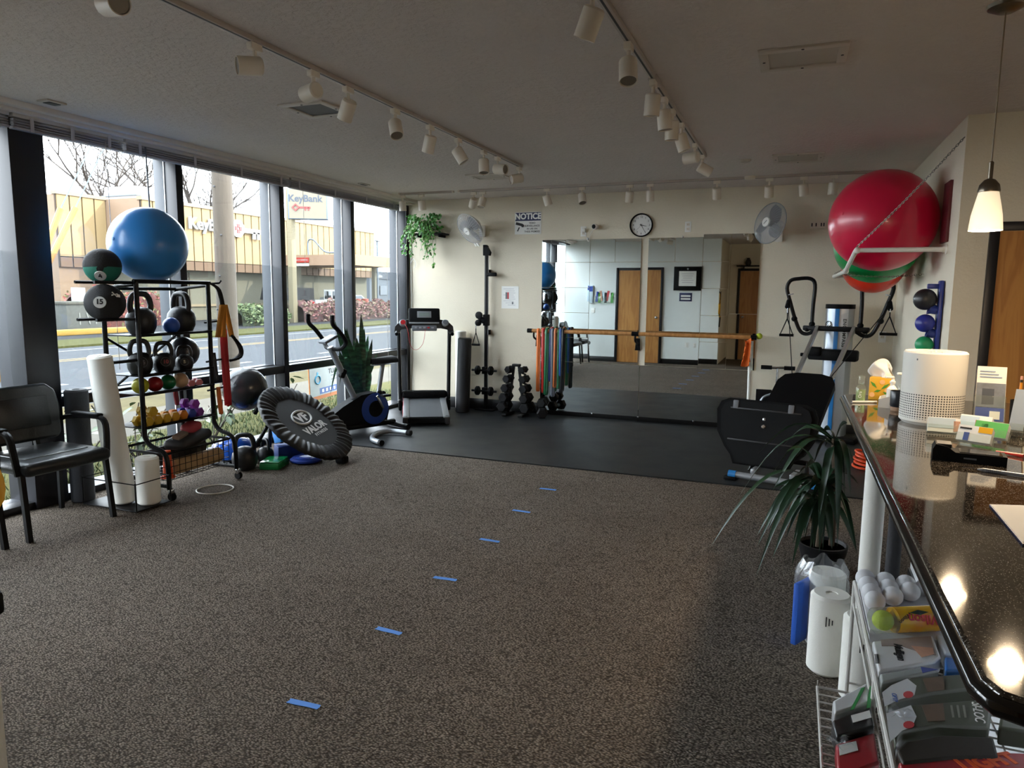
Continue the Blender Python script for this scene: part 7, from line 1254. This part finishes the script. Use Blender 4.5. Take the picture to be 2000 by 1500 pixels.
# ---- lawn sign
XG = -5.75; q4 = [onx(x, y, XG) for x, y in ((592, 723), (690, 701), (708, 752), (614, 779))]; cen = sum(q4, Vector()) / 4; ex = ((q4[1] - q4[0]) + (q4[2] - q4[3])) / 2; wL, hL = ex.length, ((q4[0] - q4[3]) + (q4[1] - q4[2])).length / 2; M = frame(cen, (1, 0, 0), ex)
t = thing('lawn_sign', 'white and orange clinic lawn sign lettered TUALATIN outside the window', 'sign', (cen.x, cen.y, -.06)); MB(M).box((0, 0, 0), (wL, hL, .008)).build('board', mat('sign_orange', '#b5692c', .6), t); MB(M).box((0, .012, .005), (wL * .97, hL * .84, .004)).build('panel', mat('sign_panel', '#9aa3a3', .6), t); text('lettering', 'TUALATIN V', hL * .2, INK, M @ Tr(wL * .10, hL * .25, .009), t, bold=.001); MB(M).torus(Tr(-wL * .34, hL * .08, .008), hL * .12, hL * .022, 20, 5).build('logo_ring', TEAL, t); MB(M).lathe([(0, .004), (hL * .045, .003)], Tr(-wL * .34, hL * .26, .007), 12).build('logo_dot', TEAL, t); MB(M).box((wL * .06, -hL * .27, .0075), (wL * .74, hL * .17, .003)).build('blue_band', mat('band_blue', '#2a56a0', .5), t)
for k in range(9): MB(M).box((-wL * .25 + k * wL * .075, -hL * .27, .0095), (wL * .035, hL * .09, .002)).build('band_print', PAPER, t)
for k in range(2): MB(M).box((wL * .12, hL * (.12 - .12 * k), .0075), (wL * .4, hL * .02, .002)).build('fine_print', KEYG, t)
for s in (-.3, .3):
    e = M @ Vector((wL * s, -hL / 2, 0)); MB().tube([(e.x, e.y, -.1), e], .004, 5).build('stake', KEYG, t)
# ---- vehicles and street things
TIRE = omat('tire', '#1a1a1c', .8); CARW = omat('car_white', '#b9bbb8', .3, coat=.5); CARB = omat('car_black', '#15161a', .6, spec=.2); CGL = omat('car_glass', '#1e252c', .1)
jx, jy = -26.2, onx(616, 575, -26.2).y; t = thing('jeep', 'white off-road car with black soft top and spare wheel', 'car', (jx - .9, jy + 2, GZ)); J = Tr(jx - .92, jy, GZ)
MB(J).b2((-.92, 0, .55), (.92, 4.1, 1.15), .06).build('body', CARW, t); MB(J).b2((-.80, 2.65, 1.1), (.80, 4.0, 1.28), .06).build('bonnet', CARW, t); MB(J @ Matrix.Rotation(PI / 2, 4, 'X') @ Matrix.Rotation(PI / 2, 4, 'Y')).prism([(-.02, 1.15), (-2.65, 1.15), (-2.45, 1.84), (-.06, 1.84)], 1.7, None, -.85).build('soft_top', CARB, t)
for y0_, y1_ in ((.95, 1.6), (1.75, 2.35)): MB(J).b2((.84, y0_, 1.2), (.875, y1_, 1.66), .01).build('side_window', CGL, t); MB(J).b2((.92, y0_ - .05, .62), (.935, y1_ + .05, 1.12), .01).build('door_panel', CARW, t)
MB(J).b2((.84, .9, 1.16), (.87, 2.42, 1.76)).build('door_frame', CARW, t)
for sx_ in (-.78, .78):
    for yy in (.65, 3.3): MB(J @ frame((sx_, yy, .38), (1 if sx_ > 0 else -1, 0, 0))).lathe([(0, .13), (.2, .13), (.24, .1), (.37, .12), (.39, .06), (.39, -.1), (0, -.1)], None, 22).build('wheel', TIRE, t); MB(J @ frame((sx_, yy, .38), (1 if sx_ > 0 else -1, 0, 0))).lathe([(0, .14), (.18, .14), (.2, .12)], None, 10).build('wheel_hub', SILVER, t)
    MB(J).b2((sx_ - .16, .2, .78), (sx_ + .2, 1.15, .9), .04).build('fender', CARB, t); MB(J).b2((sx_ - .08, -.03, .85), (sx_ + .06, .01, 1.05), .01).build('tail_lamp', REDM, t)
MB(J @ frame((.0, -.12, 1.05), (0, -1, 0))).lathe([(0, .06), (.2, .06), (.24, .03), (.36, .06), (.39, 0), (.39, -.12), (0, -.12)], None, 24).build('spare_wheel', TIRE, t)
for k in range(5): MB(J @ frame((.0, -.185, 1.05), (0, -1, 0)) @ Rz(k * 2 * PI / 5)).box((.12, 0, 0), (.18, .06, .02)).build('wheel_spoke', SILVER, t)
MB(J).b2((-.85, -.15, .45), (.85, .02, .6), .03).build('bumper', CARB, t)
def sedan(x, y, label, m):
    t = thing('parked_car', label, 'car', (x, y, GZ), group='parked cars behind the red hedge'); J = Tr(x, y, GZ) @ Matrix.Rotation(PI / 2, 4, 'X') @ Matrix.Rotation(PI / 2, 4, 'Y'); MB(J).prism([(0, .35), (-4.4, .35), (-4.4, .7), (-4.2, .85), (-3.2, .95), (-2.6, 1.38), (-1.2, 1.42), (-.5, 1.0), (-.05, .95)], 1.7, None, -.85).build('body', m, t); MB(J).prism([(-3.0, .98), (-2.55, 1.32), (-1.25, 1.36), (-.75, 1.02)], 1.74, None, -.87).build('side_window', CGL, t)
    for sx_ in (-.75, .75):
        for yy in (.8, 3.5): MB(Tr(x, y, GZ) @ frame((sx_, yy, .32), (1 if sx_ > 0 else -1, 0, 0))).lathe([(0, .12), (.18, .12), (.3, .1), (.32, .05), (.32, -.1), (0, -.1)], None, 18).build('wheel', TIRE, t)
p = onx(705, 585, -29); sedan(-29, p.y, 'white sedan parked beyond the canopy post', CARW)
p = onx(722, 560, -38); t = thing('tool_shop', 'grey shop with a dark blue lettered fascia past the bank', 'building', (-42, p.y + 8, GZ)); zt0 = onx(730, 533, -38).z; MB().b2((-50, p.y, GZ), (-38, p.y + 16, zt0)).build('shop_walls', omat('shop_white', '#6f7a86', .8), t); zf = onx(740, 545, -38).z; MB().b2((-38.05, p.y - .3, zf), (-37.9, p.y + 16, zt0 + .15)).build('fascia', omat('shop_navy', '#3a4656', .7), t); ytx = onx(728, 540, -38).y; zz_ = (zf + zt0) / 2; M = lambda y: frame((-37.88, y, zz_), (1, 0, 0), (0, 1, 0)); text('lettering', 'Reliable', (zt0 - zf) * .85, SIGNW, M(ytx), t, ext=.01, align='LEFT'); text('lettering', 'TR', (zt0 - zf) * 1.15, SIGNW, M(onx(762, 540, -38).y), t, ext=.01, align='LEFT'); text('lettering', 'Sn', 1.1, KEYR, frame((-37.9, onx(764, 563, -38).y, onx(764, 563, -38).z), (1, 0, 0), (0, 1, 0)), t, ext=.01, align='LEFT', bold=.02); q = onx(748, 567, -38); MB().box((-37.95, q.y, q.z), (.1, 1.3, .9)).build('shop_window', CGL, t)
for px, lb in ((698, 'orange and white traffic drum beside the window mullion'), (713, 'orange and white traffic drum by the small canopy post')):
    q = onx(px, 585, -25.8); t = thing('traffic_drum', lb, 'traffic drum', (-25.8, q.y, GZ)); MB().lathe([(.3, 0), (.3, .08), (.26, .1), (.23, 1.2), (0, 1.22)], Tr(-25.8, q.y, GZ), 16).build('drum', omat('drum_orange', '#c8502a', .6), t); MB().lathe([(.252, .5), (.248, .7)], Tr(-25.8, q.y, GZ), 16).build('white_band', SIGNW, t)
q = onx(737, 500, -27); t = thing('street_light', 'tall thin street light pole past the canopy', 'street light', (-27, q.y, GZ)); MB().cyl((-27, q.y, GZ), (-27, q.y, onx(737, 470, -27).z), .07, n=8).build('pole', KEYG, t); MB().box((-27, q.y + .1, onx(737, 470, -27).z), (.3, .5, .12), b=.03).build('lamp_head', GREYP, t)
# planter, kerb and small sign on the bank drive
p0, p1 = onx(130, 610, -25), onx(188, 612, -25); t = thing('concrete_planter', 'grey concrete planter block with chalky graffiti by the bank drive', 'planter', (-25.5, (p0.y + p1.y) / 2, GZ)); zt = onx(150, 594, -25).z; MB().b2((-26.8, p0.y, GZ), (-25, p1.y + .4, zt), .03).build('block', omat('block_concrete', '#6e6f68', .9, var=.3, vs=2), t); MB().b2((-26.85, p0.y - .05, zt - .02), (-24.95, p1.y + .45, zt + .08), .02).build('coping', CONC, t)
for k in range(4): MB().box((-24.985, p0.y + .5 + .35 * k, GZ + .55), (.01, .05, .45), (.3 * math.sin(k * 2), 0, 0)).build('graffiti_stroke', omat('chalk', '#a5a69f', .8), t)
solo('kerb_stone', MB().b2((-24.6, onx(95, 636, -24.3).y, GZ), (-24.1, p1.y + 1.2, GZ + .2), .04), omat('kerb_yellow', '#c79a24', .8), 'yellow painted kerb below the concrete planter', 'kerb')
q = onx(152, 575, -27.05); t = thing('small_sign', 'small white notice on a post behind the planter', 'sign', (-27.05, q.y, GZ)); MB().cyl((-27.05, q.y, GZ), (-27.05, q.y, q.z), .03, n=6).build('post', KEYG, t); MB().box((-27.02, q.y, q.z), (.03, .6, .55)).build('plate', SIGNW, t)
